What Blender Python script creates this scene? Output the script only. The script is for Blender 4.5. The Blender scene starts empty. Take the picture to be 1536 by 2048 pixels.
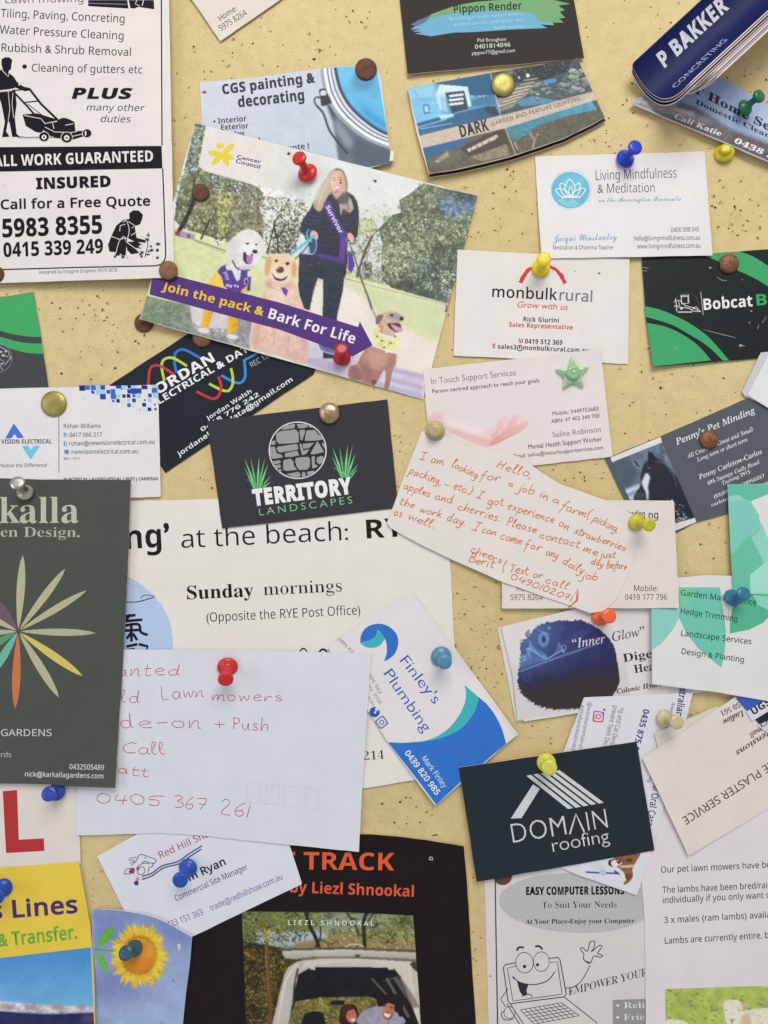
import bpy, bmesh, math, random
import numpy as np
from mathutils import Vector, Matrix
from mathutils.geometry import tessellate_polygon
# ---------------------------------------------------------------- camera, world, light
PX = 0.000257            # one photo pixel on the board, in metres (a 90 mm card is 350 px)
DIST = 1400.0            # camera distance in the same unit
ZC = 1.5                 # height of the picture centre on the wall
scene = bpy.context.scene
cam = bpy.data.cameras.new("camera")
cam.sensor_fit = 'VERTICAL'; cam.sensor_height = 24.0
cam.lens = 24.0 * DIST / 2048.0
cam.clip_start = 0.005; cam.clip_end = 50
camo = bpy.data.objects.new("camera", cam); scene.collection.objects.link(camo)
camo.location = (0,-DIST * PX, ZC); camo.rotation_euler = (math.radians(90),0,0)
scene.camera = camo
world = bpy.data.worlds.new("World"); scene.world = world; world.use_nodes = True
wb = world.node_tree.nodes['Background']
wb.inputs[0].default_value = (0.87,0.90,0.96,1); wb.inputs[1].default_value = 0.45
def area(name, loc, target, sx, sy, power, col):
    l = bpy.data.lights.new(name, 'AREA'); l.shape = 'RECTANGLE'; l.size = sx; l.size_y = sy
    l.energy = power; l.color = col
    o = bpy.data.objects.new(name, l); scene.collection.objects.link(o)
    o.location = loc
    o.rotation_euler = (Vector(target) - Vector(loc)).to_track_quat('-Z', 'Y').to_euler()
area("window_light", (0.20,-1.10, ZC + 1.0),(0,0, ZC),0.9,0.7,15.2,(1.0,0.965,0.90))
area("side_light", (-1.3,-1.2, ZC + 0.1),(0,0, ZC),0.8,1.2,5.0,(0.92,0.96,1.0))
scene.view_settings.view_transform = 'Standard'
scene.view_settings.look = 'None'
scene.view_settings.exposure = 0.0
scene.view_settings.gamma = 1.0
scene.cycles.max_bounces = 6
random.seed(7); RNG = np.random.default_rng(7)
GAIN = 1.08
def lin(c):
    o = []
    for v in c[:3]:
        v = v / 255.0
        v = v / 12.92 if v <= 0.04045 else ((v + 0.055) / 1.055) ** 2.4
        o.append(min(v * GAIN, 0.88))
    return tuple(o)
def W(x, y, h=0.0):
    """photo position x, y seen at height h over the board -> point in the room (all h in px units)"""
    k = 1 - h / DIST
    return Vector(((x - 768) * k * PX, -h * PX, ZC - (y - 1024) * k * PX))
# ---------------------------------------------------------------- materials
MATS = {}
def nmat(key):
    m = bpy.data.materials.new(key); m.use_nodes = True
    nt = m.node_tree; b = nt.nodes['Principled BSDF']
    return m, nt, b
def noise(nt, scale, detail=3, rough=0.6):
    tc = nt.nodes.get('TC') or nt.nodes.new('ShaderNodeTexCoord'); tc.name = 'TC'
    n = nt.nodes.new('ShaderNodeTexNoise'); n.inputs['Scale'].default_value = scale
    n.inputs['Detail'].default_value = detail; n.inputs['Roughness'].default_value = rough
    nt.links.new(tc.outputs['Object'], n.inputs['Vector'])
    return n
def bump(nt, b, src, strength, dist):
    bp = nt.nodes.new('ShaderNodeBump'); bp.inputs['Strength'].default_value = strength
    bp.inputs['Distance'].default_value = dist
    nt.links.new(src, bp.inputs['Height']); nt.links.new(bp.outputs[0], b.inputs['Normal'])
    return bp
def mixc(nt, f, a, c, lo=0.3, hi=0.7):
    r = nt.nodes.new('ShaderNodeValToRGB')
    r.color_ramp.elements[0].position = lo; r.color_ramp.elements[1].position = hi
    r.color_ramp.elements[0].color = (*a, 1); r.color_ramp.elements[1].color = (*c, 1)
    nt.links.new(f, r.inputs[0]); return r.outputs[0]
def paper(c, rough=0.6, tone=0.035, grain=0.25, key=''):
    k = ('paper', tuple(c), rough, tone, grain)
    if k in MATS: return MATS[k]
    m, nt, b = nmat('paper'); l = lin(c)
    n = noise(nt, 55,4)
    nt.links.new(mixc(nt, n.outputs[0], tuple(v * (1 - tone) for v in l), tuple(min(v * (1 + tone),.9) for v in l)), b.inputs['Base Color'])
    b.inputs['Roughness'].default_value = rough
    b.inputs['Specular IOR Level'].default_value = 0.16 if sum(l) < .4 else 0.3
    n2 = noise(nt, 1500,3)
    n3 = noise(nt, 28,2)
    ad = nt.nodes.new('ShaderNodeMath'); ad.operation = 'MULTIPLY_ADD'; ad.inputs[1].default_value = 6.0
    nt.links.new(n3.outputs[0], ad.inputs[0]); nt.links.new(n2.outputs[0], ad.inputs[2])
    bump(nt, b, ad.outputs[0], grain, 0.00012)
    MATS[k] = m; return m
def ink(c, rough=0.5):
    k = ('ink', tuple(c), rough)
    if k in MATS: return MATS[k]
    m, nt, b = nmat('ink'); l = lin(c)
    n = noise(nt, 900,2)
    nt.links.new(mixc(nt, n.outputs[0], tuple(v * .95 for v in l), tuple(min(v * 1.05,.9) for v in l)), b.inputs['Base Color'])
    b.inputs['Roughness'].default_value = rough
    b.inputs['Specular IOR Level'].default_value = 0.16
    MATS[k] = m; return m
def photomat(rough=0.42):
    k = ('photo', rough)
    if k in MATS: return MATS[k]
    m, nt, b = nmat('photo_print')
    a = nt.nodes.new('ShaderNodeVertexColor'); a.layer_name = 'Col'
    n = noise(nt, 2600,2)
    mx = nt.nodes.new('ShaderNodeMix'); mx.data_type = 'RGBA'; mx.blend_type = 'MULTIPLY'
    mx.inputs[0].default_value = 1.0
    nt.links.new(a.outputs[0], mx.inputs[6])
    nt.links.new(mixc(nt, n.outputs[0],(.95,.95,.95),(1.05,1.05,1.05)), mx.inputs[7])
    nt.links.new(mx.outputs[2], b.inputs['Base Color'])
    b.inputs['Roughness'].default_value = rough
    b.inputs['Specular IOR Level'].default_value = 0.22
    n3 = noise(nt, 40,2); bump(nt, b, n3.outputs[0],0.15,0.0006)
    MATS[k] = m; return m
def plastic(c, trans=0.0, rough=0.28):
    k = ('plastic', tuple(c), trans)
    if k in MATS: return MATS[k]
    m, nt, b = nmat('plastic'); l = lin(c)
    n = noise(nt, 500,3)
    nt.links.new(mixc(nt, n.outputs[0], tuple(v * .86 for v in l), tuple(min(1, v * 1.05) for v in l)), b.inputs['Base Color'])
    rr = nt.nodes.new('ShaderNodeMapRange'); rr.inputs[3].default_value = rough - .08; rr.inputs[4].default_value = rough + .14
    nt.links.new(n.outputs[0], rr.inputs[0]); nt.links.new(rr.outputs[0], b.inputs['Roughness'])
    b.inputs['Transmission Weight'].default_value = trans
    b.inputs['Subsurface Weight'].default_value = 0.35 if trans == 0 else 0.0
    b.inputs['Subsurface Scale'].default_value = 0.002
    b.inputs['Subsurface Radius'].default_value = (1,.6,.5)
    MATS[k] = m; return m
def metal(c, c2, rough=0.35, metallic=0.9, scale=260, bumpd=0.00025, lo=.35, hi=.7):
    k = ('metal', tuple(c), tuple(c2), rough, metallic)
    if k in MATS: return MATS[k]
    m, nt, b = nmat('metal')
    n = noise(nt, scale, 5,.7)
    nt.links.new(mixc(nt, n.outputs[0], lin(c), lin(c2), lo, hi), b.inputs['Base Color'])
    b.inputs['Metallic'].default_value = metallic
    rr = nt.nodes.new('ShaderNodeMapRange'); rr.inputs[3].default_value = max(.05, rough - .12); rr.inputs[4].default_value = rough + .2
    nt.links.new(n.outputs[0], rr.inputs[0]); nt.links.new(rr.outputs[0], b.inputs['Roughness'])
    bump(nt, b, noise(nt, scale * 3,4).outputs[0],0.5, bumpd)
    MATS[k] = m; return m
# ---------------------------------------------------------------- object helpers
def link(o, parent=None):
    scene.collection.objects.link(o)
    if parent is not None: o.parent = parent
    return o
def tag(o, label=None, cat=None, group=None, kind=None):
    if label: o['label'] = label
    if cat: o['category'] = cat
    if group: o['group'] = group
    if kind: o['kind'] = kind
    return o
def meshobj(name, verts, faces, mat, parent=None, origin=(0,0,0), smooth=False):
    me = bpy.data.meshes.new(name)
    org = Vector(origin)
    me.from_pydata([tuple(Vector(v) - org) for v in verts],[], faces)
    me.materials.append(mat)
    if smooth: me.polygons.foreach_set('use_smooth', [True] * len(me.polygons))
    me.update()
    return link(bpy.data.objects.new(name, me), parent)
# ---------------------------------------------------------------- print font (outline tables)
def thickness(x, y, nx, ny, segs):
    """distance across a stroke, going in from x, y"""
    best = 9.0
    for (ax, ay),(bx, by) in segs:
        ex, ey = bx - ax, by - ay; den = nx * ey - ny * ex
        if abs(den) < 1e-9: continue
        t = ((ax - x) * ey - (ay - y) * ex) / den; u = ((ax - x) * ny - (ay - y) * nx) / den
        if t > .004 and -.01 <= u <= 1.01 and t < best: best = t
    return best
def offset_loop(q, d, segs=None):
    n = len(q); out = []
    for i in range(n):
        x0, y0 = q[i - 1]; x1, y1 = q[i]; x2, y2 = q[(i + 1) % n]
        ax, ay = x1 - x0, y1 - y0; bx, by = x2 - x1, y2 - y1
        la = math.hypot(ax, ay) or 1e-9; lb = math.hypot(bx, by) or 1e-9
        nx, ny = ay / la + by / lb, -ax / la - bx / lb
        ln = math.hypot(nx, ny) or 1e-9
        nx /= ln; ny /= ln
        c = max(0.55, nx * ay / la - ny * ax / la)
        if d < 0 and segs:
            dd = -min(-d, .3 * max(0, thickness(x1, y1,-nx, -ny, segs) - .03)); out.append((x1 + nx * dd / c, y1 + ny * dd / c)); continue
        out.append((x1 + nx * d / c, y1 + ny * d / c))
    return out
GC = {}
def glyph(st, ch, wt):
    """cached (advance, verts, tris) of one letter; wt fattens (+) or thins (-) it"""
    k = (st, ch, wt)
    if k in GC: return GC[k]
    g = FONT.get(st + ch) or FONT.get(({'b': 'b', 'I': 's'}.get(st, 'h')) + ch) or FONT.get('h' + ch)
    if g is None:
        GC[k] = (0.28,[],[]); return GC[k]
    extra = wt
    if st + ch not in FONT and st in 'bsI': extra += 0.03
    segs = [e for q in g[1] for e in zip(q, q[1:] + q[:1])] if extra < 0 else None
    ls = [offset_loop(q, extra, segs) if extra else q for q in g[1]]
    ar = [sum(a[0] * b[1] - b[0] * a[1] for a, b in zip(q, q[1:] + q[:1])) for q in ls]
    src = [sum(a[0] * b[1] - b[0] * a[1] for a, b in zip(q, q[1:] + q[:1])) for q in g[1]]
    flat = []; tr = []
    for i, q in enumerate(ls):                      # every solid contour with the holes inside it
        if src[i] <= 0 or ar[i] <= 0: continue
        grp = [q] + [r for j, r in enumerate(ls) if src[j] < 0 and ar[j] < 0 and inside(g[1][i], np.array([g[1][j][0][0]]), np.array([g[1][j][0][1]]))[0]]
        b = len(flat); flat += [v for r in grp for v in r]
        tr += [[b + t for t in f] for f in tessellate_polygon([[Vector((x, y, 0)) for x, y in r] for r in grp])]
    GC[k] = (g[0] + 1.2 * wt, flat, tr)
    return GC[k]
# ---------------------------------------------------------------- current crop transform: K sets it, everything below draws through it
KX = KY = 0.0; KS = 1.0
def K(ox=0, oy=0, s=1536 / 420):
    global KX, KY, KS
    KX, KY, KS = ox, oy, s
def P(x, y): return (KX + x / KS, KY + y / KS)
def PP(pts): return [P(pts[i], pts[i + 1]) for i in range(0, len(pts),2)] if not isinstance(pts[0],(tuple, list)) else [P(*p) for p in pts]
def smooth_line(pts, closed=False, n=6):
    q = [np.array(p, float) for p in pts]; m = len(q); out = []
    rng = range(m if closed else m - 1)
    for i in rng:
        p0 = q[i - 1] if (i > 0 or closed) else q[i]
        p1 = q[i]; p2 = q[(i + 1) % m]
        p3 = q[(i + 2) % m] if (closed or i + 2 < m) else p2
        for j in range(n):
            t = j / n
            out.append(tuple(0.5 * ((2 * p1) + (-p0 + p2) * t + (2 * p0 - 5 * p1 + 4 * p2 - p3) * t * t + (-p0 + 3 * p1 - 3 * p2 + p3) * t ** 3)))
    if not closed: out.append(tuple(q[-1]))
    return out
# ---------------------------------------------------------------- sheets of paper and card
OBST = []      # (polygon array, top(x, y)) of everything already on the board
def inside(poly, X, Y):
    poly = np.asarray(poly, float); r = np.zeros(np.shape(X), bool)
    x0, y0 = poly[-1]
    for x1, y1 in poly:
        if y0 != y1:
            c = ((y0 > Y) != (y1 > Y)) & (X < (x1 - x0) * (Y - y0) / (y1 - y0) + x0)
            r ^= c
        x0, y0 = x1, y1
    return r
def top_at(X, Y):
    t = np.zeros(np.shape(X))
    for poly, f in OBST:
        m = inside(poly, X, Y)
        if m.any(): t = np.where(m, np.maximum(t, f(X, Y)), t)
    return t
def round_corners(pts, r):
    out = []; n = len(pts)
    for i in range(n):
        p0, p1, p2 = (np.array(pts[j % n], float) for j in (i - 1, i, i + 1))
        a = (p0 - p1); b = (p2 - p1); a /= np.linalg.norm(a); b /= np.linalg.norm(b)
        for t in np.linspace(0,1,6):
            out.append(tuple((1 - t) ** 2 * (p1 + a * r) + 2 * t * (1 - t) * p1 + t * t * (p1 + b * r)))
    return out
def clip_cells(V, F, step, gap=None):
    """cut a flat mesh along a square grid so it can follow a bent sheet"""
    bm = bmesh.new(); vs = [bm.verts.new((x, y, 0)) for x, y in V]
    for f in F:
        try: bm.faces.new([vs[i] for i in f])
        except ValueError: pass
    xs = [v[0] for v in V]; ys = [v[1] for v in V]
    for ax, lo, hi in ((0, min(xs), max(xs)),(1, min(ys), max(ys))):
        k = math.floor(lo / step) + 1
        while k * step < hi:
            co = [0,0,0]; co[ax] = k * step; no = [0,0,0]; no[ax] = 1
            bmesh.ops.bisect_plane(bm, geom=bm.verts[:] + bm.edges[:] + bm.faces[:], dist=1e-4, plane_co=co, plane_no=no)
            k += 1
    return bm
class Sheet:
    def __init__(s, name, label, cat, outline, color, thick=1.4, bends=(), rough=0.6, group=None, edge=None,
                 rad=0, gap=0.5, part='card_sheet', step=16, tone=0.035, lift=0.0, slope=0.035, grain=0.25):
        s.outline = round_corners(outline, rad) if rad else [tuple(map(float, p)) for p in outline]
        rg = random.Random(int(s.outline[0][0] * 7 + s.outline[1][1])); q = []
        for (xa, ya),(xb, yb) in zip(s.outline, s.outline[1:] + s.outline[:1]):     # hand cut, slightly uneven edges
            L = math.hypot(xb - xa, yb - ya); k = int(L / 26); q.append((xa, ya))
            for j in range(1, k + 1):
                t = (j + rg.uniform(-.3,.3)) / (k + 1); e = rg.uniform(-.45,.45)
                q.append((xa + (xb - xa) * t - (yb - ya) / L * e, ya + (yb - ya) * t + (xb - xa) / L * e))
        s.outline = q
        s.thick = thick; s.bends = bends; s.rough = rough; s.step = step; s.nlay = 0
        A = np.array(s.outline); x0, y0 = A.min(0); x1, y1 = A.max(0)
        X, Y = np.meshgrid(np.linspace(x0, x1,34), np.linspace(y0, y1,34))
        m = inside(A, X, Y); X = np.concatenate([X[m], A[:, 0]]); Y = np.concatenate([Y[m], A[:, 1]])
        T = top_at(X, Y) + gap - s.curl(X, Y)
        cx, cy = A.mean(0); best = None
        for b in np.linspace(-slope, slope, 29):
            for c in np.linspace(-slope, slope, 29):
                a = (T - b * (X - cx) - c * (Y - cy)).max()
                if best is None or a + 8 * (abs(b) + abs(c)) < best[0]: best = (a + 8 * (abs(b) + abs(c)), a, b, c)
        s.pl = (best[1] + lift, best[2], best[3], cx, cy)
        OBST.append((A, lambda X, Y: s.h(X, Y) + s.thick))
        s.org = W(cx, cy, float(s.h(cx, cy)))
        s.root = bpy.data.objects.new(name, None); s.root.empty_display_size = .01
        link(s.root); s.root.location = s.org
        tag(s.root, label, cat, group)
        print('SHEET', name, label[:40], 'z %.1f slope %.3f %.3f' % s.pl[:3])
        # face
        n = len(s.outline)
        bm = clip_cells(s.outline, [list(range(n))], step)
        for e in bm.edges: e.tag = len(e.link_faces) == 1
        ring = [e for e in bm.edges if e.tag]
        vmap = {v: i for i, v in enumerate(bm.verts)}
        top = [(v.co.x, v.co.y) for v in bm.verts]
        Fc = [[vmap[v] for v in f.verts] for f in bm.faces]
        V = [W(x, y, s.h(x, y) + thick) - s.org for x, y in top]
        # sides and back as one more layer of verts
        nb = len(V)
        Vb = [W(x, y, s.h(x, y)) - s.org for x, y in top]
        # keep the real outline vertical to the board: same x, z as the top edge
        Vb = [Vector((a.x, b.y, a.z)) for a, b in zip(V, Vb)]
        side = []
        for e in ring:
            f = e.link_faces[0]; a, b = e.verts
            vs = list(f.verts); ia = vs.index(a)
            if vs[(ia + 1) % len(vs)] is not b: a, b = b, a
            side.append((vmap[a], vmap[b]))
        bm.free()
        flip = (V[Fc[0][1]] - V[Fc[0][0]]).cross(V[Fc[0][2]] - V[Fc[0][1]]).y > 0
        faces = [f[::-1] if flip else f for f in Fc]; nf = len(faces)
        allv = V + Vb
        faces += [[i + nb for i in (f if flip else f[::-1])] for f in Fc]
        k0 = len(allv); allv2 = list(allv)
        for a, b in side:
            i = len(allv2); allv2 += [V[a], V[b], Vb[b], Vb[a]]
            faces.append([i, i + 1, i + 2, i + 3] if flip else [i + 3, i + 2, i + 1, i])
        me = bpy.data.meshes.new(part); me.from_pydata([tuple(v) for v in allv2],[], faces)
        me.materials.append(paper(color, rough, tone, grain)); me.materials.append(paper(edge or (214,206,196),.8))
        for i, p in enumerate(me.polygons):
            p.use_smooth = i < 2 * nf
            if i >= nf: p.material_index = 1
        me.update()
        s.sheet = link(bpy.data.objects.new(part, me), s.root)
        global S; S = s
    def curl(s, X, Y):
        c = 0.0
        for (x0, y0, ang, k) in s.bends:
            a = math.radians(ang)
            d = np.maximum(0,(X - x0) * math.cos(a) + (Y - y0) * math.sin(a)) / 100.0
            c = c + k * d * d
        return c
    def h(s, X, Y):
        a, b, c, cx, cy = s.pl
        return a + b * (X - cx) + c * (Y - cy) + s.curl(X, Y)
    def lay(s, V, F, color, name, lay=1, mat=None, step=None, ramp=None):
        if not F: return None
        A = np.array(V); big = (A.max(0) - A.min(0)).max()
        st = step or s.step
        if big > st * 2.2 and step != 0:
            bm = clip_cells(V, F, st)
            vm = {v: i for i, v in enumerate(bm.verts)}
            V = [(v.co.x, v.co.y) for v in bm.verts]; F = [[vm[v] for v in f.verts] for f in bm.faces]
            bm.free()
        s.nlay += 1
        off = s.thick + 0.09 * lay + 0.002 * s.nlay
        V3 = []
        for i, (x, y) in enumerate(V):
            V3.append(W(x, y, s.h(x, y) + off + (ramp[i] if ramp else 0)) - s.org)
        # face the camera (-y)
        F2 = []
        for f in F:
            n = (V3[f[1]] - V3[f[0]]).cross(V3[f[2]] - V3[f[1]])
            if n.length < 1e-14: continue
            F2.append(f if n.y < 0 else f[::-1])
        return meshobj(name, V3, F2, mat or ink(color, min(s.rough, .55)), s.root, smooth=True)
S = None
def T(txt, x0, y0, x1, y1, cap, color, st='h', wt=0.0, shear=0.0, name='lettering', lay=2, track=0.0):
    """a line of type whose baseline runs from x0,y0 to x1,y1 (crop units), cap = height of its capitals"""
    p0 = np.array(P(x0, y0)); p1 = np.array(P(x1, y1)); cap = cap / KS
    L = np.linalg.norm(p1 - p0); d = (p1 - p0) / L; u = np.array([d[1],-d[0]])
    pen = 0.0; parts = []; first = None; xmax = 0
    for ch in txt:
        if ch == ' ': pen += 0.28 + track; continue
        a, v, t = glyph(st, ch, wt)
        parts.append((pen, v, t));
        if v:
            if first is None: first = pen + min(p[0] for p in v)
            xmax = pen + max(p[0] for p in v)
        pen += a + track
    if first is None: return
    H = FONT.get(st + 'H', FONT['hH']); ch_ = max(p[1] for q in H[1] for p in q)
    sy = cap / ch_; sx = L / (xmax - first)
    V = []; F = []
    for pen, v, t in parts:
        b = len(V)
        for gx, gy in v:
            q = p0 + d * ((pen + gx - first) * sx + gy * sy * shear) + u * gy * sy
            V.append((q[0], q[1]))
        F += [[i + b for i in tri] for tri in t]
    return S.lay(V, F, color, name, lay, step=0 if cap < 60 else None)
def poly(pts, color, name='printed_shape', lay=1, curve=False, holes=(), mat=None):
    q = PP(pts)
    if curve: q = smooth_line(q, True, 5)
    ls = [q] + [PP(h_) for h_ in holes]
    flat = [p for l in ls for p in l]
    tr = tessellate_polygon([[Vector((x, y, 0)) for x, y in l] for l in ls])
    return S.lay(flat, [list(t) for t in tr], color, name, lay, mat)
def band(sides, color, name='printed_band', lay=1):
    # smooth sides joined at sharp corners
    q = []
    for s_ in sides: q += smooth_line(PP(s_)) if len(s_) > 4 else PP(s_)
    kk = (KX, KY, KS); K(0,0,1); o = poly(q, color, name, lay); K(*kk); return o
def ell(cx, cy, rx, ry, color, ang=0, name='printed_shape', lay=1, n=40, inner=0, jag=0):
    a = math.radians(ang); out = []; inn = []
    for i in range(n):
        t = 2 * math.pi * i / n
        k = 1 + (random.uniform(-jag, jag) if jag else 0)
        for l, f in ((out, k),(inn, inner)):
            x, y = rx * f * math.cos(t), ry * f * math.sin(t)
            l.append((cx + x * math.cos(a) - y * math.sin(a), cy + x * math.sin(a) + y * math.cos(a)))
    return poly(out, color, name, lay, holes=[inn] if inner else ())
def ribbons(lines, width, color, name='pen_line', lay=2, taper=False):
    """lines in photo pixels, width in photo pixels"""
    V = []; F = []; R = []
    for li, ln in enumerate(lines):
        ln = [p for i, p in enumerate(ln) if i == 0 or math.dist(p, ln[i - 1]) > 0.05]
        n = len(ln)
        if n < 2: continue
        b = len(V)
        for i, (x, y) in enumerate(ln):
            x0, y0 = ln[max(0, i - 1)]; x1, y1 = ln[min(n - 1, i + 1)]
            dx, dy = x1 - x0, y1 - y0; l = math.hypot(dx, dy) or 1e-9
            w = width / 2
            if name == 'handwriting': w *= .8 + .3 * math.sin(i * .37 + li * 1.7) ** 2
            if taper: w *= max(.12, math.sin(math.pi * min(1,(i + .3) / n)) ** .7)
            ex = ey = 0
            if i == 0: ex, ey = -dx / l * w * .6,-dy / l * w * .6
            if i == n - 1: ex, ey = dx / l * w * .6, dy / l * w * .6
            V += [(x + ex - dy / l * w, y + ey + dx / l * w),(x + ex + dy / l * w, y + ey - dx / l * w)]
            r = 0.004 * (li % 9) + 0.05 * i / n; R += [r, r]
            if i: F.append([b + 2 * i - 2, b + 2 * i - 1, b + 2 * i + 1, b + 2 * i])
    if F: return S.lay(V, F, color, name, lay, step=0, ramp=R)
def line(pts, w, color, name='printed_line', curve=False, closed=False, lay=2, taper=False):
    q = PP(pts)
    if curve: q = smooth_line(q, closed, 6)
    if closed: q = q + [q[0]]
    out = [q[0]]
    for a, b in zip(q, q[1:]):       # short pieces so a long line follows a bent sheet
        k = max(1, int(math.dist(a, b) / 14))
        out += [(a[0] + (b[0] - a[0]) * j / k, a[1] + (b[1] - a[1]) * j / k) for j in range(1, k + 1)]
    return ribbons([out], w / KS, color, name, lay, taper)
def lines(sets, w, color, name='printed_line', curve=False, lay=2):
    return ribbons([(smooth_line(PP(p)) if curve else PP(p)) for p in sets], w / KS, color, name, lay)
# ---------------------------------------------------------------- handwriting: one pen stroke skeleton per letter (x-height 10)
HW = {
 'a': (10, '8,8 5,10 2,9 0,5 1,1 4,0 7,3 8,9 8,2 10,0'), 'b': (10, '1,20 0,10 0,1 4,0 8,3 8,7 5,10 1,7'),
 'c': (9, '8,9 4,10 0,6 1,1 5,0 9,2'), 'd': (11, '8,8 4,10 0,6 1,1 4,0 7,3 9,20 8,3 10,0'),
 'e': (9, '1,5 6,6 8,8 5,10 1,8 0,4 3,0 8,1'), 'f': (8, '9,19 6,20 4,16 3,0 1,-9|0,9 8,10'),
 'g': (10, '8,8 4,10 0,6 2,1 6,2 8,9 8,-4 5,-9 0,-7'), 'h': (10, '1,20 0,0 3,8 6,10 8,7 8,0'),
 'i': (4, '1,10 1,1 3,0|2,14 2.4,15.4'), 'j': (6, '4,10 4,-5 1,-9 -2,-7|5,14 5.4,15.4'),
 'k': (9, '1,20 0,0|7,10 1,5 4,4 8,0'), 'l': (5, '0,6 3,18 1,20 0,14 0,3 2,0 4,1'),
 'm': (14, '0,10 0,0 3,8 5,10 6,7 6,0 8,8 11,10 12,7 12,0 14,0'), 'n': (9, '0,10 0,0 3,8 6,10 7,7 7,1 9,0'),
 'o': (9, '5,10 1,9 0,4 3,0 7,2 8,7 5,10'), 'p': (10, '1,10 0,-9|1,6 4,10 8,8 8,3 5,0 1,2'),
 'r': (8, '0,10 0,0 2,7 5,10 8,9'), 's': (8, '7,9 4,10 1,8 4,5 7,3 5,0 0,1'), 't': (8, '3,17 2,3 4,0 7,1|0,11 7,12'),
 'u': (10, '0,10 0,3 3,0 6,3 8,10 8,2 10,0'), 'v': (8, '0,10 3,0 7,10'), 'w': (12, '0,10 2,0 5,8 8,0 11,10'),
 'x': (9, '0,10 8,0|8,10 0,0'), 'y': (9, '0,10 2,2 5,1 8,10 6,-4 2,-9 -2,-7'),
 'H': (12, '3,20 0,0|11,20 8,0|1,10 10,11'), 'I': (9, '1,20 8,20|5,20 3,0|-1,0 6,0'), 'T': (11, '0,20 11,20|5,20 4,0'),
 'P': (9, '1,20 0,0|0,19 6,20 9,15 6,10 1,10'), 'B': (10, '1,20 0,0|0,19 6,20 8,15 2,11 8,9 9,3 5,0 0,0'),
 'C': (11, '11,18 7,20 1,14 0,5 4,0 10,2'), 'L': (9, '1,20 0,0 8,0'),
 '0': (11, '5,20 1,16 0,6 4,0 9,4 10,14 5,20'), '1': (4, '2,20 1,0'), '2': (10, '0,16 4,20 8,16 0,1 9,0'),
 '3': (9, '0,18 5,20 8,16 3,11 8,8 8,3 3,0 0,2'), '4': (11, '2,20 0,9 10,9|8,19 7,0'), '5': (10, '12,20 2,19 1,12 6,12 8,6 5,0 0,2'),
 '6': (9, '7,20 1,12 0,4 4,0 8,4 6,9 1,6'), '7': (10, '0,20 9,20 4,0|2,10 9,11'), '9': (10, '9,17 4,20 1,15 5,11 9,14 9,18 8,6 3,0'),
 ',': (4, '2,1 0,-4'), '.': (4, '1,0 1.6,.8'), '(': (6, '5,22 1,14 0,6 3,-4'), ')': (6, '1,22 4,14 4,4 0,-5'),
 '+': (11, '5,14 5,0|0,7 10,7'), '-': (9, '0,6 8,7'),
}
def hand(txt, x0, y0, x1, y1, xh, w, color, slant=0.15, jit=.5, name='handwriting'):
    p0 = np.array(P(x0, y0)); p1 = np.array(P(x1, y1)); xh = xh / KS / 10
    L = np.linalg.norm(p1 - p0); d = (p1 - p0) / L; u = np.array([d[1],-d[0]])
    pen = 0; out = []
    for ch in txt:
        if ch == ' ': pen += 9; continue
        adv, st = HW[ch]
        dy = random.uniform(-1.1,1.1); k = random.uniform(.86,1.12); kw = random.uniform(.88,1.12); sl = random.uniform(-.08,.12)
        for s_ in st.split('|'):
            q = [tuple(map(float, t.split(','))) for t in s_.split()]
            q = [(pen + x * kw + y * sl + random.uniform(-jit, jit) * .6,(y * k + dy + random.uniform(-jit, jit) * .6)) for x, y in q]
            out.append(smooth_line(q, False, 5))
        pen += adv + 3
    sx = L / max(1, pen - 3)
    res = [[tuple(p0 + d * (x * sx + y * xh * slant) + u * y * xh) for x, y in q] for q in out]
    return ribbons(res, w / KS, color, name, 2)
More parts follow.
